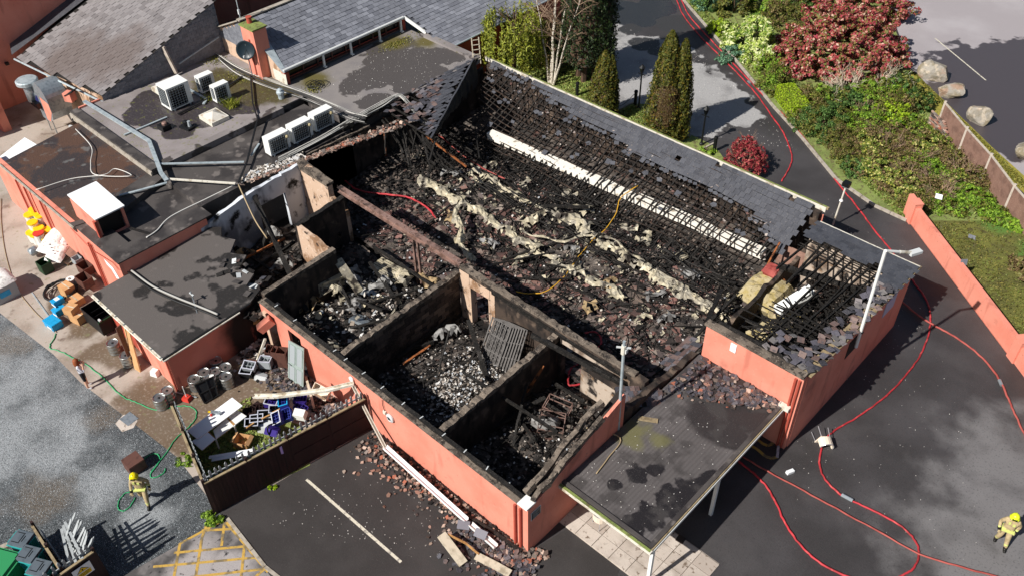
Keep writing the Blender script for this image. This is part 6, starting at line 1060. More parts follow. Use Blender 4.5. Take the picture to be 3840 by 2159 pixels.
# red dustpan and tools by the corner kegs
t = thing('red_dustpan', 'red dustpan with white upright handle by the annex corner', 'dustpan', PK(0, 2, 1810, 1120, .02), .4); MB().box((0, 0, .08), (.4, .35, .16), taper=.7).build('pan', 'red_plastic', t); MB().tube([(0, 0, .15), (.05, -.05, .85)], .02, 6).build('handle', 'white_paint', t)
run('metal_rod', 'grey metal rod lying at the annex corner', 'rod', [PK(0, 2, 1680, 1050, .05), PK(0, 2, 1900, 1105, .05)], 'galv', .05, .03); tag(MB().box((0, 0, .14), (.35, .28, .28), (0, 0, .4), .8).build('white_can', 'white_paint', loc=PK(0, 2, 1505, 885, .0)), 'small white can with dark lid at the foot of the salmon annex', 'can')
tag(MB().sheet([(-.3, -.25), (.3, -.25), (.3, .25), (-.3, .25)], 0).build('manhole_cover', 'galv', loc=PK(0, 2, 1245, 1310, .022), rot=(0, 0, .1)), 'square grey steel cover in the concrete patch', 'manhole cover'); struct('concrete_patch', MB().sheet([tuple(PK(0, 2, x, y)[:2]) for x, y in ((1115, 1360), (1190, 1275), (1290, 1265), (1330, 1330), (1290, 1400), (1180, 1440))], .014), 'paver')
# black tub and leaning boards under the annex eave
t = tray('black_tub', 'long black tub with pale clips under the annex eave', 'tub', P(262, 812, .1), (1.5, .9, .8), R(3), 'black_plastic', (0, 0), (3, 0)); MB().box((.76, 0, .78), (.06, .95, .1)).build('green_edge', 'green_dark', t); 
for y in (-.35, .35): MB().box((.7, y, .86), (.16, .08, .08)).build('clip', 'light_grey', t)
for i, (a, b, c_, d_, m, l) in enumerate((((1120, 440), (1170, 400), (1295, 800), (1275, 815), 'brown_plastic', 'tall brown board leaning beside the annex front'), ((1170, 345), (1235, 430), (1355, 865), (1300, 830), 'card', 'tall tan board leaning nearest the annex doorway'))):
    tag(MB().plate([PK(0, 2, *a, 2.05), PK(0, 2, *b, 2.05), PK(0, 2, *c_, 0), PK(0, 2, *d_, 0)], .05).build('leaning_board', m), l, 'board')
# the heap of supplies by the kitchen wall
Z = lambda a, b, z=.0: P(a*.3937/1.4906832, (760+b*.3937)/1.4906832, z)
tb = [MB().lathe([(.215, 0), (.25, .48), (.26, .5)], 14).mesh('tub_body', 'bucket_white'), MB().lathe([(.27, 0), (.27, .06), (.24, .07), (.02, .065)], 14).mesh('tub_lid', 'bucket_yellow'), MB().lathe([(.27, 0), (.27, .06), (.02, .065)], 14).mesh('tub_lid', 'red_plastic')]
for i, (a, b, z, lid, l) in enumerate(((275, 110, 1.1, 1, 'leftmost on the upper tier'), (320, 60, 1.15, 1, 'farthest, touching the wall'), (345, 95, 1.12, 1, 'behind the front pair of the upper tier'), (378, 118, 1.1, 1, 'nearest the salmon wall on the upper tier'), (305, 185, 1.0, 1, 'alone on the middle tier'), (365, 240, .8, 1, 'behind the red-lidded one'), (295, 280, .6, 1, 'lowest and leftmost'), (455, 250, .7, 1, 'beside the white sacks, upper'), (330, 300, .55, 1, 'left of the red-lidded one'), (425, 325, .5, 1, 'in front of the white sacks'), (480, 285, .6, 1, 'wedged behind the white sacks'), (362, 288, .8, 2, 'the only one with a red lid'))):
    t = thing('sauce_tub', 'white plastic tub with %s lid, %s' % ('red' if lid == 2 else 'yellow', l), 'tub', Z(a, b, z)-Vector((0, 0, .55)), 0, 'lidded tubs by the kitchen wall'); inst('tub_body', tb[0], t); inst('tub_lid', tb[lid], t, (0, 0, .5))
    if z > .75: t2 = thing('sauce_tub', 'white plastic tub in the lower tier under the yellow-lidded ones', 'tub', Z(a, b, z)-Vector((0, 0, 1.07)), 0, 'tubs of the lower tier'); inst('tub_body', tb[0], t2)
def pillow(sx, sy, sz2, n=8):
    mb = MB(); vs = []; fs = []
    for s in (1, -1):
        for j in range(n+1):
            for i in range(n+1):
                x, y = -1+2*i/n, -1+2*j/n; h = (max(0, (1-x**4)*(1-y**4)))**.5; vs.append((x*sx/2*(1-.06*abs(y)), y*sy/2*(1-.06*abs(x)), s*h*sz2/2*rr(.85, 1.1)))
    for s in (0, 1):
        for j in range(n):
            for i in range(n): k = s*(n+1)**2+j*(n+1)+i; q = (k, k+1, k+n+2, k+n+1); fs.append(q if s == 0 else q[::-1])
    return mb.add(vs, fs)
for a, b, z, r_, l in ((480, 400, .65, .5, 'white supply sack at the front of the pallet heap with dark print'), (545, 480, .5, .6, 'white supply sack lowest at the near corner'), (540, 320, .85, .4, 'white supply sack on top against the salmon wall'), (600, 320, .75, .5, 'white supply sack on the side of the salmon wall')):
    o = pillow(.95, 1.2, .45).build('supply_sack', 'sack', smooth=True); o.location = Z(a, b, z); o.rotation_euler = (.15, .1, r_); tag(o, l, 'sack', 'white sacks heaped by the kitchen wall')
for a, b in ((475, 400), (492, 430), (508, 458), (524, 485)): tag(MB().box((0, 0, 0), (.09, .05, .004), (.15, .1, rr(.3, 1.1))).build('sack_print', 'sign_dark', loc=Z(a, b, .84)), 'dark printed letter patch on the white sack', 'print', 'dark print marks on the sacks')
t = thing('pallet', 'weathered timber pallet deck under the sacks and crates', 'pallet', Z(640, 480, .0), R(0))
for k in range(6): MB().bx(-1.0+k*.34, -.7+k*.34, -.5, .5, .12, .15).build('board', 'timber_pale', t)
for y in (-.42, 0, .42): MB().bx(-1.0, 1.0, y-.05, y+.05, 0, .12).build('bearer', 'timber_edge', t)
tag(MB().plate([Z(570, 445, .55), Z(690, 395, .6), Z(830, 480, .6), Z(700, 545, .55)], .04).build('flat_board', 'fence_panel'), 'brown flat board beside the white sacks', 'board')
for l, c, m, d_ in (('dark grey small crate on the board by the salmon wall', Z(745, 570, .5), 'grey_plastic', (.4, .35, .3)), ('black small crate against the salmon wall', Z(810, 520, .5), 'black_plastic', (.45, .35, .3)), ('dark green crate standing alone on the concrete', Z(450, 650, .0), 'green_dark', (.55, .5, .6)), ('large brown bin crate nearest the salmon corner', Z(830, 660, .35), 'brown_plastic', (.7, .5, .45)), ('brown bin crate with yellow cap tipped by the annex', Z(825, 780, .25), 'brown_plastic', (.7, .5, .5))): tray('storage_crate', l, 'crate', c, d_, R(5), m, (0, 0), (0, 0))
mb = MB()
for k in range(6): c0 = Z(575+rr(-8, 8), 830+rr(-8, 8), .06+.05*k); mb.tube([c0+Vector((rr(.62, .78)*math.cos(a)*1.0, .75*math.sin(a), rr(-.01, .02))) for a in np.linspace(0, 2*PI*.98, 22)], .03, 6)
tag(mb.build('coiled_pipe', 'black_plastic', smooth=True), 'big coil of black pipe lying on the concrete', 'pipe coil')
for a, b, l in ((690, 775, 'white plastic roll standing inside the black coil'), (625, 840, 'white roll behind the cardboard box')): tag(MB().lathe([(.09, 0), (.2, 0), (.2, .35), (.09, .35), (.09, .02)], 14).build('white_roll', 'white_paint', loc=Z(a, b, .1)), l, 'roll')
bxs = ((660, 870, .0, (.62, .5, .55), .1, 'card', 'tall cardboard box beside the black pipe coil', 'cardboard_box'), (735, 960, .0, (.55, .6, .35), .1, 'card', 'flat cardboard box under the open flaps', 'cardboard_box'), (760, 1120, .0, (.6, .5, .45), .25, 'card', 'nearest cardboard box of the stack', 'cardboard_box'), (690, 1040, .42, (.5, .5, .35), .4, 'card', 'cardboard box with hand hole lying on the stack', 'cardboard_box'), (520, 1170, .0, (.72, .5, .36), .12, 'blue_plastic', 'bright blue box standing apart on the wet concrete', 'blue_box'), (560, 960, .3, (.3, .5, .3), .1, 'blue_plastic', 'blue box with white label against the cardboard', 'blue_box'), (575, 1050, .0, (.35, .5, .34), .15, 'blue_plastic', 'blue box below the labelled one', 'blue_box'))
for a, b, z, d_, rz, m, l, n in bxs:
    t = thing(n, l, 'box', Z(a, b, z), rz); MB().bx(-d_[0]/2, d_[0]/2, -d_[1]/2, d_[1]/2, 0, d_[2]).build('body', m, t)
    if m == 'card': MB().bx(-d_[0]/2, d_[0]/2, -.03, .03, d_[2]+.001, d_[2]+.004).build('tape', 'timber_pale', t)
    else: MB().bx(-.12, .12, -.1, .1, d_[2]+.001, d_[2]+.004).build('label', 'white_clean' if 'white' in l else 'blue_plastic', t); MB().bx(-d_[0]/2-.015, d_[0]/2+.015, -d_[1]/2-.015, d_[1]/2+.015, d_[2]-.07, d_[2]-.02).build('lid_rim', 'blue_plastic', t); MB().bx(-.1, .25, -d_[1]/2-.02, -d_[1]/2-.016, .06, .16).build('label', 'white_paint', t)
tag(MB().box((0, 0, .02), (.05, 2.6, .03)).build('blue_strip', 'pale_metal', loc=Z(400, 990, .0), rot=(0, 0, R(84))), 'long pale blue strip lying on the concrete', 'strip')
o = pillow(.4, .5, .4).build('refuse_bag', 'galv', smooth=True); o.location = Z(320, 460, .35); tag(o, 'silvery refuse bag leaning by the tubs', 'bag')
t = thing('wrapped_load', 'clear-wrapped load of blue and white packets at the left picture edge', 'load', P(12, 742, 0)); MB().bx(-.9, .55, -.55, .55, 0, .85).build('cartons', 'grey_plastic', t); pillow(1.4, 1.2, .5).build('wrap', 'sack', t, loc=(-.1, .1, .85), smooth=True); MB().bx(.552, .565, -.3, .2, .3, .6).build('blue_print', 'blue_plastic', t)
t = tray('brown_box', 'dark brown crate standing upside down behind the yellow-helmeted firefighter', 'crate', P(343, 1176, .0), (.62, .62, .5), R(0), 'brown_plastic', (0, 0), (0, 0)); MB().bx(-.31, .31, -.31, .31, .5, .53).build('lid', 'brown_plastic', t)

# ================================================================ bin enclosure, bottom left
BS = fence('bin_store_fence', 'dark brown bin enclosure side with grey pickets and warning sign', (-22.17, 1.05), (-22.17, 2.45), 1.6, 1, 7, 1, .9); fence('bin_store_fence', 'dark brown gate edge of the bin enclosure facing the hatched bay', (-22.17, -1.9), (-22.17, 1.02), 1.6, 2, 13, 1, .9)
fence('bin_store_fence', 'narrow dark partition between the teal bins and the loose pickets', (-24.7, 1.5), (-22.3, 1.35), 1.6, 2, 2, 1, .4)
stk = thing('picket_stack', 'leaning bundle of loose grey pickets inside the bin enclosure', 'pickets', (-23.2, 2.0, .45))
for k in range(14): inst('picket', picket, stk, (-.55+k*.115, -.15, .55+rr(-.05, .1)), (rr(-.8, -.55), rr(-.1, .1), rr(-.2, .1)), (1, 1, 1.15))
for k in range(3): MB().beam((-.9, .35-.1*k, 1.05-.1*k), (1.05, .05-.25*k, 1.2-.15*k), .09, .03).build('rail', 'picket_grey', stk)
def bin_(name, label, c, rz, body, lid, s=1.0):
    t = thing(name, label, 'bin', c, rz, 'wheeled bins in the enclosure'); MB().box((0, 0, .5), (.5*s, .56*s, .9), taper=1.14).build('body', body, t); mb = MB(); mb.box((0, 0, 1.0), (.62*s, .70*s, .09), taper=.92); ld_ = mb.build('lid', lid, t); MB().bx(-.34*s, .34*s, -.38*s, .38*s, .93, .955).build('rim', body, t)
    MB().bx(-.16, .16, .02, .04, 1.045, 1.06).bx(-.12, .12, .10, .12, 1.045, 1.06).bx(-.2, -.18, -.25, .05, 1.045, 1.06).bx(.18, .2, -.25, .05, 1.045, 1.06).build('lid_ribs', 'black_iron', ld_); MB().tube([(-.25*s, -.38*s, .97), (.25*s, -.38*s, .97)], .025, 6).build('handle', body, t)
    for x in (-.22, .22): MB().lathe([(.1, -.03), (.1, .03)], 12, (x*s, -.28*s, .1), Matrix.Rotation(PI/2, 3, 'Y')).build('wheel', 'black_iron', t)
    return t
bin_('wheelie_bin', 'teal wheeled bin with grey lid, farthest from the picket stack', Vector((*P(52, 1352, 1.05)[:2], 0)), R(-62), 'teal', 'lid_grey'); bin_('wheelie_bin', 'teal wheeled bin with grey lid, middle of the three', Vector((*P(70, 1390, 1.05)[:2], 0)), R(-62), 'teal', 'lid_grey'); bin_('wheelie_bin', 'teal wheeled bin with grey lid, nearest the warning sign', Vector((*P(98, 1424, 1.05)[:2], 0)), R(-62), 'teal', 'lid_grey')
bin_('wheelie_bin', 'large green bin cut off by the picture corner', Vector((*P(-18, 1420, 1.1)[:2], 0)), R(28), 'green_plastic', 'green_plastic', 1.9)
t = thing('warning_sign', 'white warning sign with yellow triangle on the bin enclosure', 'sign', (-22.09, 1.85, 1.2)); MB().bx(0, .012, -.3, .34, -.32, .26).build('plate', 'sign_white', t)
MB().add([(.016, -.2, -.02), (.016, .24, -.02), (.016, .02, .22)], [(0, 1, 2)]).build('triangle', 'ink', t); MB().add([(.019, -.16, 0), (.019, .20, 0), (.019, .02, .185)], [(0, 1, 2)]).build('triangle_field', 'sign_yellow', t); MB().bx(.016, .018, -.22, .26, -.27, -.06).build('text_field', 'sign_yellow', t)
for k, wd in enumerate((.38, .42, .3)): MB().bx(.019, .021, .02-wd/2, .02+wd/2, -.115-k*.055, -.095-k*.055).build('text_line', 'ink', t)
MB().bx(.021, .023, .0, .04, .03, .12).build('symbol', 'ink', t)
# sign on the salmon corner, alarm, vents
t = thing('corner_sign', 'small dark plaque with pale lines on the salmon corner wall', 'sign', (-11.99, 13.24, 2.0)); MB().bx(0, .012, 0, .5, -.22, .22).build('plate', 'sign_white', t); MB().bx(.013, .018, .02, .48, -.2, .2).build('field', 'sign_dark', t)
for k in range(5): MB().bx(.019, .022, .07, .40-.05*(k % 3), .13-k*.07, .145-k*.07).build('text_line', 'pale_metal', t)
t = thing('alarm_bell', 'round grey alarm bell with bracket and cable on the salmon front wall', 'alarm', (-19.1, 13.08, 1.68)); MB().lathe([(.2, 0), (.2, .06), (.12, .1), (.1, .06)], 18, ax=Matrix.Rotation(PI/2, 3, 'X')).build('bell', 'light_grey', t); MB().lathe([(.1, .07), (.04, .11)], 12, ax=Matrix.Rotation(PI/2, 3, 'X')).build('centre', 'dark_glass', t); MB().box((-.28, -.04, .12), (.14, .08, .16)).build('bracket_box', 'white_dirty', t); MB().tube([(-.28, -.03, .2), (-.35, -.03, .5), (-.33, -.03, .8)], .015, 5).build('cable', 'cable_black', t)
tag(MB().lathe([(.13, 0), (.13, .05), (.06, .07)], 14, ax=Matrix.Rotation(PI/2, 3, 'X')).build('wall_vent', 'white_paint', loc=(-21.3, 13.07, 2.25)), 'white oval vent on the salmon front wall', 'vent')
# chairs
def chair(label, c, rot):
    t = thing('garden_chair', label, 'chair', c); t.rotation_euler = rot; MB().box((0, 0, .45), (.46, .46, .04)).build('seat', 'chair_cream', t); mb = MB()
    for k in range(9): a = PI*(.05+.9*k/8); mb.box((.26*math.cos(a), .05+.26*math.sin(a), .66), (.05, .11, .36), (0, 0, a))
    mb.build('backrest', 'chair_cream', t)
    for x, y in ((-.2, -.2), (.2, -.2), (.2, .2), (-.2, .2)): MB().tube([(x*1.15, y*1.15, 0), (x, y, .44)], .016, 6).build('leg', 'chair_frame', t)
    MB().tube([(.29*math.cos(a), .05+.29*math.sin(a), .84) for a in np.linspace(0, PI, 12)], .018, 6).build('arm_hoop', 'chair_frame', t); return t
chair('cream tub chair tipped over beside the side block corner', P(2062, 1080, .22), (R(100), R(20), R(50))); chair('cream tub chair standing on the paving under the canopy edge', P(1512, 1318, .02), (0, 0, R(160)))
tag(MB().box((0, 0, .06), (.32, .14, .12), (0, .1, 1.2)).build('white_bottle', 'white_clean', loc=P(1987, 1188, .0)), 'white plastic bottle lying on the dark forecourt', 'bottle'); tag(MB().box((0, 0, .12), (.1, .5, .06), (.2, .1, .5)).build('silver_scrap', 'galv', loc=P(1955, 1140, .05)), 'crumpled silver foil at the foot of the pink pier', 'scrap')
mb = MB(); mb.box((0, 0, 0), (.3, .3, .04)); tag(mb.build('drain_grate', 'steel_rust', loc=PK(2, 3, 1680, 1085, .03), rot=(0, 0, .1)), 'small rusty drain grate in the shaded paving', 'drain')
tag(MB().bx(-8.9, -8.85, 22.2, 23.1, .1, 2.0).build('entrance_door', 'grey_plastic'), 'grey door leaf in the dark under the canopy by the pier', 'door')

# ================================================================ wreckage inside
def duct(name, label, pts, w_, h_, m='duct_metal', crush=.12):
    mb = MB(); pts = [Vector(p) for p in pts]; n = len(pts); vs = []
    for i, p in enumerate(pts):
        d = (pts[min(i+1, n-1)]-pts[max(0, i-1)]).normalized(); s = d.cross(Vector((0, 0, 1))).normalized(); u = Vector((0, 0, 1)); 
        for a, b in ((-1, -1), (1, -1), (1, 1), (-1, 1)): vs.append(p+s*(a*w_/2*rr(.75, 1.1)+rr(-crush, crush))+u*(b*h_*.36+rr(-crush, crush)*.6))
    fs = [(i*4+k, i*4+(k+1) % 4, i*4+4+(k+1) % 4, i*4+4+k) for i in range(n-1) for k in range(4)]+[(3, 2, 1, 0), tuple((n-1)*4+k for k in range(4))]
    mb.add(vs, fs); return tag(mb.build(name, m), label, 'duct')
def ribbon(name, label, pts, w_, m='duct_metal', arch=.14, crush=.07, step=.16, cols=6, rip=.05, cat='sheet'):
    """A thin crumpled sheet laid along a path: arched, folded, torn at the edges."""
    pts = [Vector(p) for p in pts]; L_ = [0]
    for a, b in zip(pts, pts[1:]): L_.append(L_[-1]+(b-a).length)
    n = max(4, int(L_[-1]/step)); vs = []; fs = []
    for i in range(n+1):
        d_ = L_[-1]*i/n; k = max(q for q in range(len(pts)-1) if L_[q] <= d_+1e-6); t_ = (d_-L_[k])/max(1e-6, L_[k+1]-L_[k]); p = pts[k].lerp(pts[k+1], t_); d = (pts[k+1]-pts[k]).normalized(); s_ = d.cross(Vector((0, 0, 1))).normalized()
        fold = rr(.5, 1.1); ww = w_*1.28*(1+.35*math.sin(i*.9+len(label)))*rr(.8, 1.1); sh = .10*math.sin(i*.55)+rr(-.03, .03)
        for c in range(cols):
            q = c/(cols-1)-.5; vs.append(p+s_*(q*ww+sh)+Vector((0, 0, arch*fold*(1-4*q*q)+rr(-crush, crush)*(1.2 if c in (0, cols-1) else .7)))+d*rr(-.05, .05))
    for i in range(n):
        for c in range(cols-1):
            if random.random() < (rip*4 if c in (0, cols-2) else rip): continue
            k = i*cols+c; fs.append((k, k+1, k+cols+1, k+cols))
    o = MB().add(vs, fs).build(name, m); sm = o.modifiers.new('thickness', 'SOLIDIFY'); sm.thickness = .015; return tag(o, label, cat)
def dp(uv, z): return [P(u, v, z+rr(-.05, .08)) for u, v in uv]
ribbon('crumpled_sheet', 'pale crumpled ceiling sheet nearest the north end of the hall', dp([(1056, 446), (1090, 470), (1130, 490), (1158, 508)], .8), .52, arch=.2); ribbon('crumpled_sheet', 'torn sheet length continuing from the northmost one', dp([(1158, 508), (1190, 526), (1228, 546)], .75), .46, arch=.2); ribbon('crumpled_sheet', 'flattened sheet length with ragged end in the hall middle', dp([(1228, 548), (1262, 572), (1300, 597), (1352, 628)], .7), .5)
ribbon('crumpled_sheet', 'thin torn sheet linking the middle length to the tan one', dp([(1340, 622), (1372, 642), (1400, 655)], .65), .26); ribbon('crumpled_sheet', 'tan flattened sheet lying near the long wall shadow', dp([(1395, 653), (1430, 675), (1480, 697), (1530, 724), (1576, 748)], .65), .44)
ribbon('crumpled_sheet', 'bright sheet strip beside the sagging battens', dp([(1195, 424), (1230, 450), (1280, 480), (1300, 494)], .75), .42); ribbon('crumpled_sheet', 'dirty sheet bridging from the bright strip to the folded heap', dp([(1300, 494), (1340, 515), (1392, 536)], .7), .28, rip=.14); ribbon('crumpled_sheet', 'folded sheet heap at the centre under the yellow hose', dp([(1392, 534), (1440, 555), (1470, 572), (1502, 602)], .8), .62, arch=.26, crush=.12); ribbon('crumpled_sheet', 'curled sheet scrap left of the folded heap', dp([(1312, 565), (1338, 550), (1372, 540)], .75), .5, arch=.3, crush=.1)
ribbon('crumpled_sheet', 'long grey sheet toward the right end of the hall', dp([(1502, 602), (1535, 622), (1580, 650), (1640, 687), (1692, 727), (1732, 748)], .75), .52, arch=.2); ribbon('crumpled_sheet', 'pale sheet ending near the pink block wall', dp([(1648, 678), (1700, 714), (1760, 755), (1825, 792)], .9), .34, arch=.1); ribbon('crumpled_sheet', 'twisted rolled sheet near the right beams', dp([(1690, 740), (1715, 730), (1740, 745), (1790, 780)], .85), .36, arch=.25, crush=.12)
ribbon('hanging_sheet', 'torn grey sheet hanging upright at the steel beam end', [P(1150, 522, 1.4), P(1152, 560, 1.15), P(1160, 610, .9), P(1190, 665, .7)], .34, arch=.16, crush=.1); ribbon('thin_trim', 'thin tan metal strip winding across the centre of the hall', smoothpath([P(u, v, .9) for u, v in ((1310, 575), (1350, 595), (1420, 605), (1500, 590), (1560, 615), (1610, 655), (1660, 700))], 4), .12, arch=.03, crush=.02, cols=3, rip=0)
for u, v, w2 in ((1120, 430, .5), (1250, 420, .4), (1310, 470, .45), (1200, 470, .35), (1420, 480, .4), (1480, 540, .5), (1560, 560, .4), (1600, 610, .5), (1690, 650, .45), (1760, 700, .5), (1450, 640, .35), (1330, 650, .4), (1250, 620, .35), (1620, 740, .5), (1700, 800, .4), (1080, 400, .5), (1130, 560, .4), (1540, 700, .35), (1640, 800, .35), (1500, 760, .4)):
    a = rr(0, 6.3); p = P(u, v, .6); ribbon('sheet_scrap', 'small crumpled sheet scrap half buried in the hall rubble', [p, p+Vector((math.cos(a), math.sin(a), .1))*rr(.3, .6), p+Vector((math.cos(a+.5), math.sin(a+.5), .1))*rr(.7, 1.1)], w2, random.choice(['duct_metal', 'duct_metal', 'sheet_grey', 'sheet_tan']), arch=.15, crush=.08, cols=4, rip=.12)['group'] = 'sheet scraps in the hall'
for u, v, z, w2, m in ((760, 720, .8, .7, 'duct_metal'), (815, 700, 1.0, .6, 'sheet_tan'), (850, 745, .9, .5, 'duct_metal'), (880, 790, .6, .6, 'sheet_grey'), (930, 720, .7, .5, 'sheet_grey'), (800, 770, .6, .6, 'sheet_tan'), (900, 680, .8, .5, 'sheet_grey'), (1000, 720, .7, .5, 'duct_metal'), (700, 600, .8, .5, 'sheet_grey'), (640, 640, .7, .4, 'sheet_tan'), (740, 660, .9, .4, 'sheet_grey'), (1060, 690, .7, .5, 'sheet_tan'), (1160, 840, .6, .4, 'sheet_grey'), (1340, 1060, .5, .4, 'sheet_grey')):
    a = rr(0, 6.3); p = P(u, v, z); ribbon('twisted_sheet', 'twisted burnt sheet metal in the wreckage of the front rooms', [p, p+Vector((math.cos(a), math.sin(a), .3))*rr(.3, .5), p+Vector((math.cos(a+.6), math.sin(a+.6), -.1))*rr(.8, 1.3)], w2, m, arch=.28, crush=.12, cols=5, rip=.08)['group'] = 'twisted sheets in the front rooms'
# kitchen range wreck in the left front room
duct('buckled_hood', 'buckled steel hood with curling side in the left front room', [P(742, 735, .9), P(800, 710, 1.1), P(850, 690, 1.0)], 1.0, .7, 'duct_metal', .12); duct('buckled_hood', 'yellowed upright panel standing between rooms', [P(850, 655, 1.9), P(872, 690, 1.5), P(905, 735, .9)], .42, .1, 'duct_metal', .06)
for l, u, v, d_, m, rz in (('grey steel oven box lying on its side by the cross wall', 905, 820, (.8, .7, .75), 'galv', .3), ('burnt appliance drum in the left front room', 785, 765, (.6, .6, .7), 'char', .7), ('tipped steel cabinet near the middle of the room', 870, 760, (.6, .5, .6), 'duct_metal', 1.0), ('pale panel flung by the coping', 845, 862, (.5, .35, .05), 'white_dirty', .4), ('steel worktop leaning over the burnt drum', 920, 735, (1.0, .5, .08), 'galv', .5)):
    t = thing('burnt_appliance', l, 'appliance', P(u, v, .35), rz); t.rotation_euler = (rr(-.4, .4), rr(-.3, .3), rz); MB().box((0, 0, 0), d_).build('casing', m, t); MB().box((0, -d_[1]/2-.012, 0), (d_[0]*.8, .02, d_[2]*.7)).build('door_panel', 'char', t)
t = thing('corrugated_sheet', 'tan corrugated sheet lying in the room behind the steel post', 'sheet', P(980, 680, .45), R(5)); mb = MB()
for k in range(8): mb.box((0, -.42+k*.12, .02*(k % 2)), (1.9, .085, .03), (rr(-.1, .1), 0, 0))
mb.build('ribs', 'duct_metal', t)
duct('white_channel', 'long white ceiling panel box sloping in the side block', [P(1955, 780, 1.4), P(2040, 728, 2.0)], .5, .34, 'white_paint', .01)
tag(MB().plate([P(1968, 612, 1.6), P(2030, 640, 1.6), P(2005, 690, .6), P(1950, 660, .7)], .05).build('wall_board', 'fence_panel'), 'smooth brown wall panel standing in the side block opening', 'panel')
mb = pillow(2.0, 2.2, 1.3, 10); o = mb.build('insulation_mass', 'insulation'); o.location = P(1925, 738, .5); tag(o, 'pale yellow lump of soaked insulation foam beside the side block', 'insulation'); o = pillow(.8, .7, .6).build('melted_plastic', 'hose_pale'); o.location = P(1942, 682, 1.3); tag(o, 'pink melted plastic blob above the insulation lump', 'plastic')
hose('orange_strap', 'orange plastic strips dangling over the insulation lump', 'strap', None, .05, 'timber_orange', n=5, world=[P(1962, 610, 2.0), P(1945, 640, 1.7), P(1930, 668, 1.4)]); hose('orange_strap', 'orange strip running to the round orange cap', 'strap', None, .04, 'timber_orange', n=5, world=[P(1935, 655, 1.5), P(1955, 690, 1.2), P(1975, 705, 1.0)])
# wrought-iron bed-like gates leaning by the spine wall
gm = MB()
for x in (-.5, .5): gm.bx(x-.03, x+.03, -.02, .02, 0, 2.1)
for z in (.05, .7, 1.4, 2.08): gm.bx(-.48, .48, -.015, .015, z-.018, z+.018)
for x in (-.3, -.1, .1, .3): gm.bx(x-.02, x+.02, -.012, .012, .07, 2.06)
for z in (.37, 1.05, 1.75):
    for s in (-1, 1): gm.tube([(s*.2+.1*math.cos(a), 0, z+.17*math.sin(a)) for a in np.linspace(0, 6.0, 11)], .018, 4)
gme = gm.mesh('iron_frame', 'dusty_iron')
for k in range(7):
    o = inst('iron_gate', gme, None, (-19.15+.12*k, 18.35+.05*k, .35), (R(-31), 0, R(4+k))); tag(o, 'black scrolled iron gate frame leaning in a stack by the spine wall', 'gate', 'iron gate frames stacked in the bottle room')
for u, v, rz in ((1400, 1040, .3), (1385, 1075, .6)):
    mb = MB(); 
    for z in (.3, .65): 
        for a, b in (((-.5, -.35), (.5, -.35)), ((.5, -.35), (.5, .35)), ((.5, .35), (-.5, .35)), ((-.5, .35), (-.5, -.35))): mb.beam((*a, z), (*b, z), .03, .03)
    for x in (-.5, .5):
        for y in (-.35, .35): mb.beam((x, y, 0), (x, y, .65), .03, .03)
    tag(mb.build('wire_cage', 'steel_rust', loc=P(u, v, .3), rot=(.1, .1, rz)), 'rusty open cage frame in the dark corner room', 'cage', 'cage frames in the corner room')
# ================================================================ plants
def clump_points(n, rx, ry, rz_, clumps, flat=.0, seed=0, shell=.55):
    """Points in leaf clumps spread through an ellipsoid dome (base at z 0), with outward normals."""
    g = np.random.default_rng(seed); d = g.normal(0, 1, (clumps, 3)); d[:, 2] = np.abs(d[:, 2])*.9+.05; d /= np.linalg.norm(d, axis=1)[:, None]
    r_ = g.uniform(shell, 1, clumps)**.6; cs = d*r_[:, None]*g.uniform(.82, 1.1, clumps)[:, None]*[rx, ry, rz_]
    k = g.integers(0, clumps, n); sp = np.array([rx, ry, rz_])*(.9/clumps**.42)
    off = g.normal(0, 1, (n, 3)); off /= np.linalg.norm(off, axis=1)[:, None]; off *= (g.uniform(.35, 1, n)**.5)[:, None]; off[:, 2] = off[:, 2]*.8
    p = cs[k]+off*sp*g.uniform(.6, 1.25, clumps)[k][:, None]; p[:, 2] = np.maximum(p[:, 2], .03); nr = off+d[k]*.6+[0, 0, .35]
    return p, nr
def bush(name, label, c, rx, ry, h, n, m, size=.12, clumps=40, group=None, stems=True, seed=None, aspect=1.8, cat='shrub', m2=None, base=0.0):
    t = thing(name, label, cat, c, 0, group); seed = seed if seed is not None else int(abs(c[0]*97+c[1]*31)*10) % 9999
    p, nr = clump_points(n, rx, ry, h, clumps, seed=seed); p[:, 2] += base
    cards('foliage', p, nr, size, m, t, aspect=aspect)
    if m2: p, nr = clump_points(n//3, rx*1.02, ry*1.02, h*1.03, max(6, clumps//3), seed=seed+1); p[:, 2] += base; cards('foliage', p, nr, size*.9, m2, t, aspect=aspect)
    if stems:
        mb = MB()
        for _ in range(7): a = rr(0, 6.3); mb.tube([(0, 0, -.02), (rx*.35*math.cos(a), ry*.35*math.sin(a), h*.4), (rx*.7*math.cos(a), ry*.7*math.sin(a), h*.75)], [.045, .03, .012], 5)
        mb.build('stems', 'bark', t)
    return t
bush('photinia_shrub', 'huge red-leaved shrub, largest plant in the bed by the car park', P(2112, 150), 4.4, 4.2, 3.2, 34000, 'leaf_photinia', .12, 420, cat='shrub')
bush('photinia_shrub', 'red-leaved shrub behind the huge one at the top edge', P(2150, 20), 4.2, 3.5, 2.6, 16000, 'leaf_photinia', .13, 220)
bush('photinia_shrub', 'lower red-pink arm of the huge red shrub towards the drive', P(1985, 178), 1.5, 1.5, 1.7, 5000, 'leaf_photinia', .12, 40)
bush('pieris_shrub', 'cream and lime leaved shrub between drive and red shrub', P(1878, 118), 1.9, 1.5, 2.2, 6500, 'leaf_cream', .16, 60, aspect=2.6); bush('pieris_shrub', 'second cream-tipped shrub nearer the drive kerb', P(1905, 158), 1.0, 1.0, 1.2, 2600, 'leaf_cream', .14, 25, aspect=2.6)
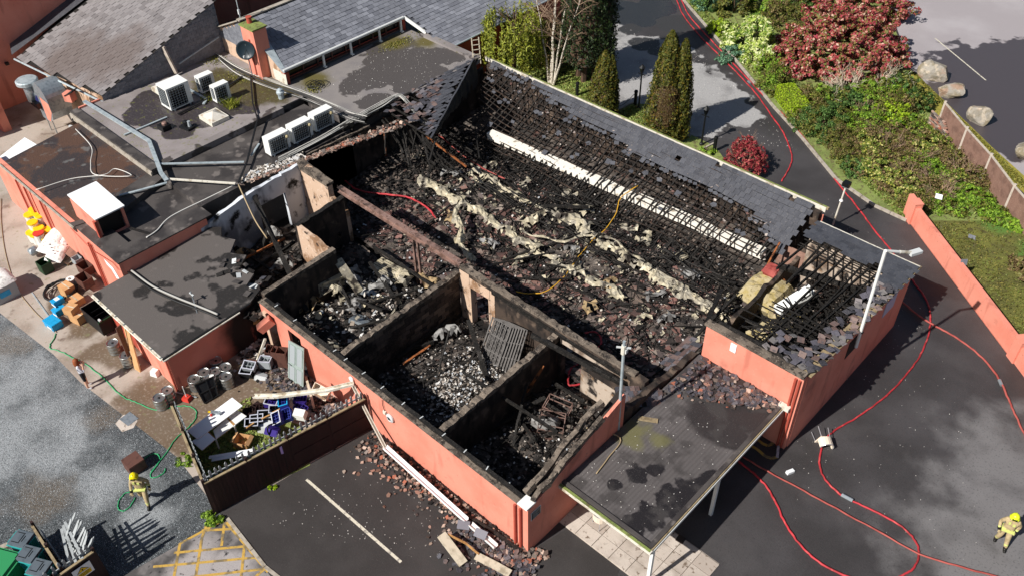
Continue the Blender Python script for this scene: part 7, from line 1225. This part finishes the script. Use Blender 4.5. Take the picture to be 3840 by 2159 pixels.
bush('lime_conifer', 'small rounded lime-green bush at the kerb near the top', P(1806, 82), .75, .75, 1.0, 3200, 'leaf_lime', .06, 50); bush('blue_shrub', 'grey-blue low spreading shrub along the kerb', P(1845, 140), .9, 1.6, .55, 3000, 'leaf_blue', .07, 45); bush('dark_shrub', 'dark green shrub at the top of the bed', P(1790, 14), 1.4, 1.5, 1.5, 3600, 'leaf_dark', .1, 50, m2='leaf_blue'); bush('olive_shrub', 'tall olive shrub behind the lime-green bush', P(1845, 30), 1.6, 1.6, 1.9, 5200, 'leaf_olive', .08, 50); bush('dark_shrub', 'green shrub left of the red one at the top', P(1925, 20), 1.6, 1.6, 1.8, 4200, 'leaf_mid', .1, 50)
bush('olive_hedge', 'tall brown-flecked olive hedge bush at the drive bend', P(1945, 222), 1.0, 1.3, 1.5, 6500, 'leaf_olive', .055, 70, m2='leaf_mid')
t = thing('clipped_hedge', 'flat-topped bright green clipped hedge block at the kerb', 'hedge', P(1990, 272)); g = np.random.default_rng(4); u = g.uniform(-1, 1, (9000, 3)); ax_ = g.integers(0, 3, 9000); sg = np.sign(g.uniform(-1, 1, 9000)); u[np.arange(9000), ax_] = sg*(1-.06*g.uniform(0, 1, 9000)); nr = np.zeros((9000, 3)); nr[np.arange(9000), ax_] = sg
a = R(-38); rot = np.array([[math.cos(a), -math.sin(a), 0], [math.sin(a), math.cos(a), 0], [0, 0, 1]]); cards('foliage', (u*[1.35, .55, .45]+[0, 0, .46]) @ rot.T, nr @ rot.T, .05, 'leaf_lime', t, jit=.5); MB().box((0, 0, .4), (2.5, 1.0, .75), (0, 0, a)).build('inner_growth', 'bark', t)
mix = [(2068, 322, 1.7, 1.9, 1.3, 9000, 'leaf_dark', .075, 'dark green ivy-like bush at the kerb, lower edge of the bed'), (2120, 275, 1.6, 1.5, 1.2, 5200, 'leaf_dark', .11, 'dark glossy bush under the bare twigs'), (2160, 262, 1.3, 1.3, 1.1, 4200, 'leaf_mid', .11, 'fresh green bush behind the dark glossy one'), (2215, 250, 1.6, 1.4, 1.2, 4600, 'leaf_mid', .11, 'fresh green bush below the bare white twigs'), (2262, 235, 1.2, 1.2, 1.3, 3600, 'leaf_dark', .12, 'dark bush at the grass verge by the first boulder'), (2303, 268, 1.0, 1.0, 1.2, 3000, 'leaf_dark', .1, 'dark bush touching the brick stub of the fence'), (2240, 300, 1.3, 1.2, 1.1, 4200, 'leaf_lime', .09, 'bright yellow-green bush near the brick stub'), (2180, 320, 1.7, 1.5, 1.0, 5000, 'leaf_mid', .09, 'leafy bush in the middle of the bed'), (2110, 362, .9, 1.1, 1.1, 4800, 'leaf_olive', .05, 'fine-leaved olive dome at the kerb side'), (2130, 398, .9, 1.0, 1.0, 4600, 'leaf_olive', .05, 'second fine-leaved olive dome lower down the kerb'), (2225, 355, 1.9, 1.5, .9, 4200, 'leaf_brown', .08, 'brownish twiggy bush in mid bed'), (2285, 330, 1.4, 1.2, .9, 3800, 'leaf_mid', .09, 'green bush beside the fence rail'), (2175, 372, 1.2, 1.2, .9, 3600, 'leaf_gold', .1, 'gold-variegated bush above the olive domes'), (2330, 372, 1.5, 1.3, .9, 3800, 'leaf_gold', .09, 'gold-flecked bush beside the first fence post'), (2200, 425, 1.5, 1.4, .9, 5600, 'leaf_gold', .1, 'wide gold-variegated bush above the lower kerb'), (2262, 420, 1.4, 1.2, .9, 4000, 'leaf_brown', .08, 'brown-stemmed bush right of the wide gold one'), (2255, 470, 1.4, 1.2, .8, 5200, 'leaf_gold', .1, 'gold-variegated bush nearest the lawn kerb'), (2320, 430, 1.5, 1.2, .8, 4200, 'leaf_mid', .08, 'mid green bush under the fence panels'), (2385, 410, 1.3, 1.0, .8, 3400, 'leaf_brown', .08, 'rusty brown bush against the fence panel'), (2330, 485, 1.6, 1.2, .7, 4000, 'leaf_brown', .08, 'grey-brown bramble bush above the pillar'), (2400, 465, 1.5, 1.1, .7, 3800, 'leaf_gold', .08, 'loose yellow-green bush below the fence'), (2440, 500, 1.2, .9, .7, 3000, 'leaf_mid', .09, 'green bush at the fence foot near the last post'), (2380, 520, 1.3, .9, .6, 3200, 'leaf_mid', .08, 'low green bush at the lawn edge'), (2300, 520, 1.0, .9, .7, 3200, 'leaf_olive', .07, 'low olive bush just above the salmon pillar'), (2500, 545, .9, .8, .5, 1800, 'leaf_mid', .1, 'low green tuft bush at the fence foot by the lawn'), (2460, 455, 1.0, .8, .8, 2400, 'leaf_brown', .08, 'reddish brown bush hard against the fence')]
mix += [(2040, 262, 1.3, 1.2, 1.1, 4200, 'leaf_olive', .08, 'olive bush behind the clipped hedge'), (2075, 262, 1.2, 1.1, 1.2, 3800, 'leaf_mid', .09, 'green bush between clipped hedge and bare twigs'), (1965, 60, 1.6, 1.5, 1.6, 4200, 'leaf_olive', .09, 'olive bush behind the cream-leaved shrub'), (1990, 12, 1.7, 1.6, 1.7, 4200, 'leaf_dark', .1, 'dark bush left of the red shrub at the top edge'), (1935, 180, .9, 1.0, 1.2, 3000, 'leaf_mid', .08, 'fresh green bush at the foot of the cream shrub'), (2010, 300, .8, .8, .8, 2600, 'leaf_gold', .08, 'yellow-green bush at the lower end of the clipped hedge'), (2150, 430, .9, .8, .8, 2800, 'leaf_dark', .08, 'dark low bush at the kerb bend'), (2250, 280, 1.2, 1.1, 1.1, 3600, 'leaf_olive', .08, 'olive bush between the bright bushes')]
for u, v, rx, ry, h, n, m, s, l in mix: bush('bed_shrub', l, P(u, v), rx*1.02, ry*1.02, h, n, m, s*.85, 110, 'mixed shrubs in the bed', m2='leaf_brown' if m in ('leaf_gold', 'leaf_olive') else 'leaf_olive')
bush('lawn_bush', 'rusty wispy bush at the right edge of the walled lawn', P(2590, 690), 1.2, 1.2, .8, 2600, 'leaf_brown', .09, 25, aspect=3); bush('lawn_bush', 'low bright weeds along the fence foot above the lawn', P(2590, 580), 1.5, .8, .4, 2200, 'leaf_mid', .1, 30)
def bare(name, label, c, h, spread, n, m, seed, r0=.03, cat='shrub', depth=3):
    t = thing(name, label, cat, c); rg = random.Random(seed); mb = MB()
    def grow(p, d, l, r_, k):
        q = p+d*l; mid = p.lerp(q, .5)+Vector((rg.uniform(-1, 1), rg.uniform(-1, 1), rg.uniform(-.3, .5)))*l*.08; mb.tube([p, mid, q], [r_, r_*.8, r_*.6], 4 if k < 3 else 6, False)
        if k: 
            for _ in range(rg.choice((2, 3, 3))): e = (d+Vector((rg.gauss(0, .5), rg.gauss(0, .5), rg.gauss(.1, .3)))).normalized(); grow(p.lerp(q, rg.uniform(.5, 1)), e, l*rg.uniform(.55, .8), r_*.58, k-1)
    for _ in range(n): a = rg.uniform(0, 6.3); grow(Vector((0, 0, 0)), Vector((math.cos(a)*spread, math.sin(a)*spread, 1)).normalized(), h*rg.uniform(.3, .5), r0, depth)
    mb.build('branches', m, t); return t
for i, (u, v, l) in enumerate(((2080, 258, 'leafless pale twiggy shrub below the red leaves, leftmost'), (2125, 240, 'leafless pale twiggy shrub, middle of the bare ones'), (2195, 232, 'leafless pale twiggy shrub, right of the bare ones'), (2225, 212, 'leafless pale twigs at the red shrub edge'))): bare('bare_shrub', l, P(u, v), 2.4, .9, 7, 'twig_pale', 20+i)
for i, (u, v) in enumerate(((2240, 380), (2300, 410), (2340, 460), (2270, 445), (2200, 350), (2360, 500), (2410, 440), (2180, 300))): bare('brown_twigs', 'tangle of brown leafless stems among the bed shrubs', P(u, v), 1.5, .9, 8, 'twig', 40+i)['group'] = 'tangles of brown stems in the bed'
# conifers
def conifer(name, label, spec, n, m, seed, m2=None, trunk=.12, size=.07):
    """spec: list of (x, y, radius, height, base) columns."""
    t = thing(name, label, 'conifer', spec[0]); g = np.random.default_rng(seed); P_ = []; N_ = []; P2 = []
    for dx, dy, r_, h, b in spec[1:]:
        k = n//(len(spec)-1); z = g.uniform(0, 1, k)**.85; a = g.uniform(0, 2*PI, k); lob = 1+.10*np.sin(a*5+z*9)+.09*np.sin(a*9-z*23)
        prof = np.minimum(1, (z/.07)**.5)*np.clip((1-z**1.7)**.62, .05, 1); rad = r_*prof*lob*g.uniform(.78, 1.06, k); P_.append(np.stack([dx+rad*np.cos(a), dy+rad*np.sin(a), b+z*h], 1)); N_.append(np.stack([np.cos(a), np.sin(a), .35+0*a], 1))
    cards('foliage', np.concatenate(P_), np.concatenate(N_), size, m, t, aspect=2.4, jit=.55); mb = MB()
    for dx, dy, r_, h, b in spec[1:]: mb.tube([(dx, dy, 0), (dx, dy, h*.55+b), (dx, dy, (h+b)*.95)], [trunk, trunk*.7, .02], 7); mb.lathe([(r_*.68, b+h*.03), (r_*.72, b+h*.35), (r_*.5, b+h*.75), (.03, b+h*.97)], 12, (dx, dy, 0))
    mb.build('trunk', 'bark', t); return t
conifer('columnar_conifer', 'smaller olive columnar conifer close behind the eave', [P(1514, 300), (0, 0, .9, 4.4, 0), (.3, .25, .55, 4.1, 0)], 15000, 'leaf_conifer', 1)
t = conifer('columnar_conifer', 'double-topped olive columnar conifer with a brown scorched side', [P(1668, 350), (-.15, 0, 1.08, 6.6, 0), (.5, .4, .78, 6.2, 0)], 24000, 'leaf_conifer', 2)
g = np.random.default_rng(8); k = 2600; z = g.beta(2.2, 2.2, k)*2.6+1.3; a = g.normal(-1.0, .38, k); cards('scorched_foliage', np.stack([-.1+1.0*np.cos(a)*(1-(z/7.5)**2)**.5, 1.0*np.sin(a)*(1-(z/7.5)**2)**.5, z], 1), np.stack([np.cos(a), np.sin(a), .3+0*a], 1), .06, 'leaf_conifer_brown', t, aspect=2.6, jit=.5)
conifer('tall_conifer', 'tall dark green conifer on a bare brown trunk, cut by the top edge', [P(1468, 206), (0, 0, 1.75, 9.5, 1.3), (-.7, .3, 1.2, 6.5, 1.1), (.5, .4, 1.3, 8.4, 1.2)], 32000, 'leaf_conifer_dark', 3, trunk=.2, size=.085)
# birch and weeping tree
t = thing('birch_tree', 'leafless white-stemmed birch behind the eave of the burnt hall', 'tree', P(1386, 212)); rg = random.Random(5); mb = MB(); tw = MB()
for k, (dx, dy, h, lean) in enumerate(((0, 0, 8.5, (.02, .03)), (.15, .12, 8, (.10, .06)), (-.12, .1, 7.6, (-.05, .10)), (.2, -.05, 6.5, (.28, .05)), (-.2, .05, 6.5, (-.2, .0)))):
    pts = [Vector((dx+lean[0]*z+rg.uniform(-.05, .05), dy+lean[1]*z+rg.uniform(-.05, .05), z)) for z in np.linspace(0, h, 9)]; mb.tube(pts, [.075-.0075*i for i in range(9)], 7)
    for _ in range(16):
        i = rg.randint(2, 7); p = pts[i]; a = rg.uniform(0, 6.3); d = Vector((math.cos(a), math.sin(a), rg.uniform(.5, 1.3))).normalized(); l = rg.uniform(.8, 1.9); q = p+d*l; tw.tube([p, p.lerp(q, .5)+Vector((0, 0, .08)), q], [.022, .015, .008], 4, False)
        for _ in range(6): e = (d+Vector((rg.gauss(0, .6), rg.gauss(0, .6), rg.gauss(-.1, .4)))).normalized(); s = p.lerp(q, rg.uniform(.3, 1)); tw.tube([s, s+e*rg.uniform(.4, 1.0)], [.009, .004], 3, False)
mb.build('trunk', 'bark_white', t); tw.build('twigs', 'twig', t)
t = thing('willow_tree', 'yellow-green weeping tree at the dark house wall', 'tree', P(1292, 190)); g = np.random.default_rng(12); pts = []; nrs = []
for k in range(230):
    a = g.uniform(0, 2*PI); r_ = g.uniform(.5, 1)**.5*2.0; x, y = r_*math.cos(a), r_*math.sin(a); top = 5.6*math.sqrt(max(.08, 1-(r_/2.35)**2))+g.uniform(-.5, .3); L_ = g.uniform(1.2, 3.6)
    for q in np.arange(0, L_, .055):
        if top-q > .6: pts.append((x+g.normal(0, .05)+.04*q*math.cos(a), y+g.normal(0, .05)+.04*q*math.sin(a), top-q)); nrs.append((math.cos(a), math.sin(a), .2))
cards('foliage', pts, nrs, .075, 'leaf_willow', t, aspect=2.8); mb = MB(); mb.tube([(0, 0, 0), (.1, .05, 2), (0, .1, 4.2)], [.16, .12, .05], 8)
for k in range(9): a = k*.7; mb.tube([(.05, .05, 2.2+.2*k), (1.1*math.cos(a), 1.1*math.sin(a), 3.6+.15*k)], [.06, .02], 5, False)
mb.build('trunk', 'bark', t)
bush('garden_shrub', 'brown-green loose bush behind the birch stems', P(1400, 150), 1.9, 1.7, 2.6, 6000, 'leaf_brown', .09, 70); bush('garden_shrub', 'olive bush between weeping tree and birch', P(1345, 130), 1.5, 1.5, 2.4, 5200, 'leaf_olive', .09, 55); bush('garden_shrub', 'white-flecked glossy bush under the weeping tree', P(1312, 172), .9, .9, 1.1, 2400, 'leaf_cream', .09, 28, m2='leaf_dark'); bush('garden_shrub', 'dark bush at the foot of the house wall', P(1272, 165), 1.1, 1.0, 1.3, 3000, 'leaf_dark', .1, 30); bush('garden_shrub', 'purple-brown hedge bush behind the tall conifer', P(1420, 70), 1.7, 1.4, 1.6, 3800, 'leaf_brown', .09, 40)
bush('red_maple', 'small crimson round bush between the hall eave and the drive', P(1872, 428), 1.2, 1.2, 1.8, 5200, 'leaf_red', .06, 260, base=.2, aspect=2.6); bare('red_maple_twigs', 'fine bare twigs through the crimson bush', P(1872, 428), 2.3, .8, 8, 'twig', 77); bush('lawn_weed', 'green weed clump at the gap in the hall eave', P(1775, 388), .5, .5, .4, 900, 'leaf_mid', .1, 12)
bush('gravel_weeds', 'green weeds at the fence corner by the hatched bay', PK(0, 3, 2060, 880), .45, .4, .25, 900, 'leaf_mid', .06, 14, stems=False, cat='weeds'); bush('gravel_weeds', 'tiny weed at the dark fence foot in the parking lot', PK(1, 3, 190, 580), .16, .14, .12, 160, 'leaf_lime', .06, 6, stems=False, cat='weeds'); bush('gravel_weeds', 'weeds along the outside of the return fence', PK(0, 3, 1780, 320), .4, .3, .1, 420, 'leaf_mid', .05, 12, stems=False, cat='weeds')
# grass cover on lawns, too fine to count
def lawn(name, uv, n, m, s=.07, zz=.03):
    q = [P(*a) for a in uv]; f = quadreg(q); pts = [(*f(), zz+rr(0, .04)) for _ in range(n)]; cards(name, pts, np.tile([0, 0, 1.], (n, 1)), s, m, kind='stuff', aspect=2.8, jit=1.3)
lawn('lawn_grass', [(2300, 560), (2420, 560), (2700, 900), (2570, 900)], 3200, 'grass_moss', .05); lawn('lawn_grass', [(2400, 540), (2640, 560), (2800, 800), (2680, 880)], 2400, 'grass_moss', .05); lawn('verge_grass', [(1985, 285), (2010, 282), (2290, 545), (2270, 552)], 3500, 'grass_blade'); lawn('verge_grass', [(1725, 10), (1760, 10), (2010, 282), (1985, 285)], 3200, 'grass_blade'); lawn('verge_grass', [(2290, 180), (2300, 185), (2620, 500), (2560, 470)], 3200, 'leaf_moss', .06); lawn('bed_grass', [(2060, 290), (2280, 230), (2520, 540), (2290, 540)], 6000, 'grass_blade', .09); lawn('garden_grass', [(1330, 170), (1490, 170), (1500, 260), (1480, 270)], 4000, 'grass_blade'); lawn('garden_grass', [(1550, 285), (1595, 265), (1680, 340), (1640, 360)], 1600, 'grass_blade')

# ================================================================ boulders, fence, boundary wall
def boulder(label, c, d, rz, seed):
    import bmesh
    bm_ = bmesh.new(); bmesh.ops.create_icosphere(bm_, subdivisions=3, radius=.5); rg = random.Random(seed); pl = [(Vector((rg.gauss(0, 1), rg.gauss(0, 1), rg.gauss(.2, .8))).normalized(), rg.uniform(.34, .44)) for _ in range(11)]
    for v in bm_.verts:
        p = v.co*1.15
        for n_, k in pl:
            e = p.dot(n_)-k
            if e > 0: p = p-n_*e
        p += p.normalized()*rg.uniform(-.012, .012); v.co = Vector((p.x*d[0]*1.2, p.y*d[1]*1.2, (p.z+.36)*d[2]*1.15))
    me = bpy.data.meshes.new('boulder'); bm_.to_mesh(me); bm_.free(); me.materials.append(MATS['boulder']); return tag(inst('boulder', me, None, c+Vector((0, 0, -.05)), (0, 0, rz)), label, 'boulder', 'boulders lining the car park')
boulder('squared grey boulder farthest from the fence by the red shrub', P(2346, 196), (1.5, 1.2, 1.15), .3, 1); boulder('long pale boulder in the middle of the row', P(2392, 240), (1.6, .95, .75), .9, 2); boulder('brown block boulder standing in the wet patch', P(2461, 306), (1.15, 1.05, 1.1), .5, 3); boulder('boulder cut by the right picture edge', P(2580, 395), (1.2, 1.5, 1.0), .2, 4)
fc = thing('panel_fence', 'weathered brown panel fence with concrete posts along the mossy verge', 'fence', P(2355, 300)); fp = [P(2358, 318), P(2411, 384), P(2470, 452), P(2526, 530), P(2600, 620)]
for a, b in zip(fp, fp[1:]):
    d = b-a; rz = math.atan2(d.y, d.x)
    for k in range(5): 
        o = MB().box((0, 0, 0), (d.length-.12, .05, .292)).build('panel_board', 'fence_panel', fc); o.matrix_parent_inverse = WM(fc).inverted(); o.location = a.lerp(b, .5)+Vector((0, 0, .16+k*.298)); o.rotation_euler = (0, 0, rz)
    o = MB().box((0, 0, 0), (d.length-.1, .1, .05)).build('capping_rail', 'conc_post', fc); o.matrix_parent_inverse = WM(fc).inverted(); o.location = a.lerp(b, .5)+Vector((0, 0, 1.53)); o.rotation_euler = (0, 0, rz)
for a in fp[:4]: MB().box(a+Vector((0, 0, .82)), (.13, .13, 1.66)).build('post', 'conc_post', fc, world=True)
bw0 = thing('brick_stub', 'broken brick wall stub at the start of the panel fence', 'wall', P(2325, 300)); bk = MB().box((0, 0, 0), (.21, .1, .065)).mesh('brick', 'rubble_brick'); d = (P(2372, 305)-P(2325, 262)).normalized(); rz = math.atan2(d.y, d.x)
for k in range(11):
    for i in range(9-k//3): inst('brick', bk, bw0, d*(i*.222+(k % 2)*.11+.5)+Vector((rr(-.008, .008), rr(-.008, .008), .04+k*.075)), (0, 0, rz+rr(-.03, .03)))
BWL = thing('boundary_wall', 'long salmon rendered boundary wall with pillars beside the mossy lawn', 'wall', (-6.5, 37.2, 0)); w = lambda n, mb, m: mb.build(n, m, BWL, world=True)
pa, pb, pc = Vector((-10.35, 40.05, 0)), Vector((-3.2, 34.15, 0)), Vector((1.5, 30.2, 0)); d = (pb-pa).normalized(); nn = Vector((-d.y, d.x, 0)); hw = .95
def seg(a, b, th, h, n, m='pink_paint'): return w(n, MB().beam(a+nn*th/2+Vector((0, 0, h/2)), b+nn*th/2+Vector((0, 0, h/2)), th, h), m)
seg(pa, pb, .24, hw, 'wall_run'); seg(pa-d*.0, pb, .26, .04, 'plinth'); w('coping', MB().beam(pa+nn*.12+Vector((0, 0, hw+.022)), pb+nn*.12+Vector((0, 0, hw+.022)), .27, .04), 'pink_paint')
for c in (pa-d*.25, pb+d*.2): w('pillar', MB().box(c+nn*.12+Vector((0, 0, .6)), (.5, .42, 1.2), (0, 0, math.atan2(d.y, d.x))), 'pink_paint'); w('pillar_cap', MB().box(c+nn*.12+Vector((0, 0, 1.22)), (.54, .46, .05), (0, 0, math.atan2(d.y, d.x))), 'pink_paint')
seg(pb+d*.42, pc, .24, hw, 'wall_run'); seg(pa-d*.5-nn*.0, pa-d*.9, .24, 1.25, 'wall_end')
for l, c, rz, tl in (('dark slate lying flat on the mossy lawn', P(2445, 596, .06), .3, 0), ('dark slate stuck upright on the salmon boundary wall', P(2425, 660, .98), .9, 1.2), ('white scrap caught in the shrubs below the fence', P(2362, 570-75, .6), .4, .4)): tag(MB().box((0, 0, 0), (.34, .3, .015), (tl, .1, rz)).build('thrown_slate', 'white_clean' if 'white' in l else 'slate', loc=c), l, 'slate' if 'slate' in l else 'scrap')

# ================================================================ people
def person(label, c, rz, J, cloth, parts):
    """J: name -> (point, radius). One continuous skinned body; cloth(p) gives the material slot of a face."""
    t = thing('person', label, 'person', c, rz)
    order = ['pelvis', 'waist', 'chest', 'neck', 'head', 'crown', 'hipL', 'kneeL', 'ankL', 'toeL', 'hipR', 'kneeR', 'ankR', 'toeR', 'shL', 'elL', 'wrL', 'hdL', 'shR', 'elR', 'wrR', 'hdR']
    ed = [('pelvis', 'waist'), ('waist', 'chest'), ('chest', 'neck'), ('neck', 'head'), ('head', 'crown'), ('pelvis', 'hipL'), ('hipL', 'kneeL'), ('kneeL', 'ankL'), ('ankL', 'toeL'), ('pelvis', 'hipR'), ('hipR', 'kneeR'), ('kneeR', 'ankR'), ('ankR', 'toeR'), ('chest', 'shL'), ('shL', 'elL'), ('elL', 'wrL'), ('wrL', 'hdL'), ('chest', 'shR'), ('shR', 'elR'), ('elR', 'wrR'), ('wrR', 'hdR')]
    V_ = [Vector(J[k][0]) for k in order]; rad = [J[k][1] for k in order]; E_ = [(order.index(a), order.index(b)) for a, b in ed]
    for s in 'LR':   # fingers and a thumb, each its own chain out of the palm
        hd, wr = Vector(J['hd'+s][0]), Vector(J['wr'+s][0]); d = (hd-wr).normalized(); sd_ = d.cross(Vector((0, 0, 1))); sd_ = (sd_ if sd_.length > .1 else Vector((1, 0, 0))).normalized(); up = sd_.cross(d)
        for k, (o_, l) in enumerate(((-.036, .065), (-.012, .078), (.012, .074), (.036, .058), (.05, .05))):
            b0 = hd+sd_*o_+d*(.02 if k < 4 else -.02); m0 = b0+d*l*.55+(sd_*.03 if k == 4 else Vector((0, 0, 0))); e0 = m0+d*l*.4-up*l*.35; i0 = len(V_); V_ += [b0, m0, e0]; rad += [.014, .012, .009]; E_ += [(order.index('hd'+s), i0), (i0, i0+1), (i0+1, i0+2)]
    me = bpy.data.meshes.new('body'); me.from_pydata(V_, E_, []); o = bpy.data.objects.new('body', me); COL.objects.link(o); sk_ = o.modifiers.new('skin', 'SKIN'); sk_.use_smooth_shade = True
    for i, d_ in enumerate(me.skin_vertices[0].data): d_.radius = (rad[i], rad[i]*(.78 if order[i:i+1] and order[i] in ('waist', 'chest', 'pelvis') else 1)); d_.use_root = i == 0
    sub = o.modifiers.new('sub', 'SUBSURF'); sub.levels = sub.render_levels = 2
    dg = bpy.context.evaluated_depsgraph_get(); m2 = bpy.data.meshes.new_from_object(o.evaluated_get(dg)); bpy.data.objects.remove(o); m2.name = 'body'; slots = parts['slots']
    m2.materials.clear()
    for m_ in slots: m2.materials.append(MATS[m_])
    m2.polygons.foreach_set('material_index', [cloth(Vector(p.center)) for p in m2.polygons]); b = bpy.data.objects.new('body', m2); COL.objects.link(b); b.parent = t; return t
mat('skin', 'd9a88c', .6); mat('tunic', 'b5a17b', .85, [dict(noise=(9, .45, .7), col='9a8864')], bump=.4, bscale=30, obj=True); mat('hivis', 'c8cf7a', .5); mat('helmet_yellow', 'e8d311', .3); mat('helmet_lime', 'dbe62c', .3); mat('boot', '15130f', .5); mat('hair_red', '8d4a26', .7); mat('shirt_grey', 'd0d0d8', .8); mat('shorts_black', '15151a', .8); mat('shoe_white', 'dcdde0', .6)
def stand(h, legs, arms, lean=(0, 0), head=(0, .02), bulk=1.0):
    s = h/1.75; lx, ly = lean; z = lambda v: v*s
    J = dict(pelvis=((0, 0, z(.95)), .155*s*bulk), waist=((lx*.3, ly*.3, z(1.12)), .145*s*bulk), chest=((lx*.7, ly*.7, z(1.34)), .165*s*bulk), neck=((lx, ly, z(1.50)), .06*s), head=((lx+head[0], ly+head[1]+.02, z(1.61)), .09*s), crown=((lx+head[0], ly+head[1]+.03, z(1.70)), .075*s))
    for sd_, x in (('L', -1), ('R', 1)):
        k, a = legs[sd_]; J['hip'+sd_] = ((x*.095*s, 0, z(.88)), .105*s*bulk); J['knee'+sd_] = ((x*.11*s+k[0], k[1], z(.49)+k[2]), .075*s*bulk); J['ank'+sd_] = ((x*.12*s+a[0], a[1], z(.09)+a[2]), .055*s*bulk); J['toe'+sd_] = ((x*.13*s+a[0], a[1]+.17, z(.04)+a[2]), .05*s)
        e, w_, hd = arms[sd_]; J['sh'+sd_] = ((x*.185*s+lx*.8, ly*.8, z(1.41)), .075*s*bulk); J['el'+sd_] = ((x*.25*s+e[0], e[1], z(1.13)+e[2]), .055*s*bulk); J['wr'+sd_] = ((x*.26*s+w_[0], w_[1], z(.9)+w_[2]), .04*s*bulk); J['hd'+sd_] = ((x*.26*s+hd[0], hd[1], z(.82)+hd[2]), .045*s)
    return J
def face(t, c, s, m='skin'):
    f = MB(); f.box((c[0], c[1]+.105*s, c[2]-.0), (.03*s, .05*s, .05*s)); f.build('nose', m, t); mb = MB()
    for x in (-.035, .035): mb.box((c[0]+x*s, c[1]+.093*s, c[2]+.025*s), (.022*s, .012*s, .012*s))
    mb.build('eyes', 'ink', t); MB().box((c[0], c[1]+.093*s, c[2]-.05*s), (.045*s, .012*s, .01*s)).build('mouth', 'hose_red', t)
# woman with auburn hair, hands raised to her face
s = 1.66/1.75
J = stand(1.66, dict(L=((0, 0, 0), (0, 0, 0)), R=((.02, .03, 0), (.04, .02, 0))), dict(L=((.02, .16, -.02), (.12, .20, .48), (.16, .17, .62)), R=((-.02, .16, -.02), (-.12, .20, .48), (-.16, .17, .62))), bulk=.92)
Jw = J; t = person('auburn-haired woman in grey top and black shorts with hands at her face', P(222, 972), R(-30), J, lambda p: (3 if p.z < .10 else 0 if p.z < .50 else 2 if p.z < .97 else (0 if (p.z > 1.44 or (p.y > .13 and p.z > 1.2)) else 1)), dict(slots=['skin', 'shirt_grey', 'shorts_black', 'shoe_white']))
hc = Vector(J['head'][0])+Vector((0, -.02, .04)); o = MB().lathe([(.0, .13), (.07, .12), (.115, .06), (.125, -.02), (.14, -.12), (.13, -.2), (.06, -.22)], 14, hc-Vector((0, .035, 0))).build('hair', 'hair_red', t, smooth=True); face(t, J['head'][0], s)
def firefighter(label, c, rz, J, helm, s=1.02):
    b = lambda p: 2 if (p.z < .2) else (1 if (abs(p.z-.30) < .035 or abs(p.z-1.02) < .028 or (abs(p.x) > .24 and .97 < p.z < 1.06)) else (3 if p.z > 1.56 and p.y > .06 and p.z < 1.72 else 0))
    t = person(label, c, rz, J, b, dict(slots=['tunic', 'hivis', 'boot', 'skin'])); h = Vector(J['head'][0])+Vector((0, 0, .045)); MB().lathe([(.165, -.03), (.17, .0), (.145, .015), (.14, .07), (.11, .14), (.05, .175), (.0, .18)], 20, h).build('helmet', helm, t, smooth=True); MB().box(h+Vector((0, 0, .12)), (.03, .26, .12), taper=.6).build('helmet_crest', helm, t); MB().box(h+Vector((0, .15, .02)), (.16, .05, .035), (-.3, 0, 0)).build('visor', 'dark_glass', t); face(t, Vector(J['head'][0])+Vector((0, 0, -.02)), s)
    for sd_ in 'LR':
        p = Vector(J['hd'+sd_][0]); q = Vector(J['wr'+sd_][0]); MB().tube([q.lerp(p, -.2), q.lerp(p, .5)], [.062, .06], 8).build('glove_cuff', 'boot', t)
    ch = Vector(J['chest'][0]); MB().box(ch+Vector((-.07, .135, -.02)), (.09, .03, .1)).box(ch+Vector((.08, .135, .03)), (.07, .03, .12)).build('chest_pocket', 'hivis', t); MB().box(ch+Vector((0, .0, -.42)), (.42, .34, .05)).build('hem_band', 'hivis', t); return t
J = stand(1.82, dict(L=((0, .18, .04), (.0, .28, 0)), R=((0, .02, .0), (.0, -.30, .05))), dict(L=((-.02, -.10, 0), (-.03, -.02, .02), (-.03, .04, .0)), R=((.03, .05, 0), (.02, .18, .05), (.0, .25, .03))), (0, .06), (0, .03), 1.18)
firefighter('firefighter in tan kit and yellow helmet striding across the gravel', P(372, 1262), R(-133), J, 'helmet_yellow')
J = stand(1.80, dict(L=((-.02, .10, .02), (-.06, .20, 0)), R=((.02, .03, 0), (.03, -.12, .0))), dict(L=((-.05, -.08, .02), (.02, .02, .04), (.05, .06, .03)), R=((.06, -.02, .02), (.02, .12, .05), (-.03, .17, .02))), (0, .03), (.02, .03), 1.2)
firefighter('firefighter in pale tan kit and lime helmet standing on the forecourt', P(2513, 1366), R(-165), J, 'helmet_lime')
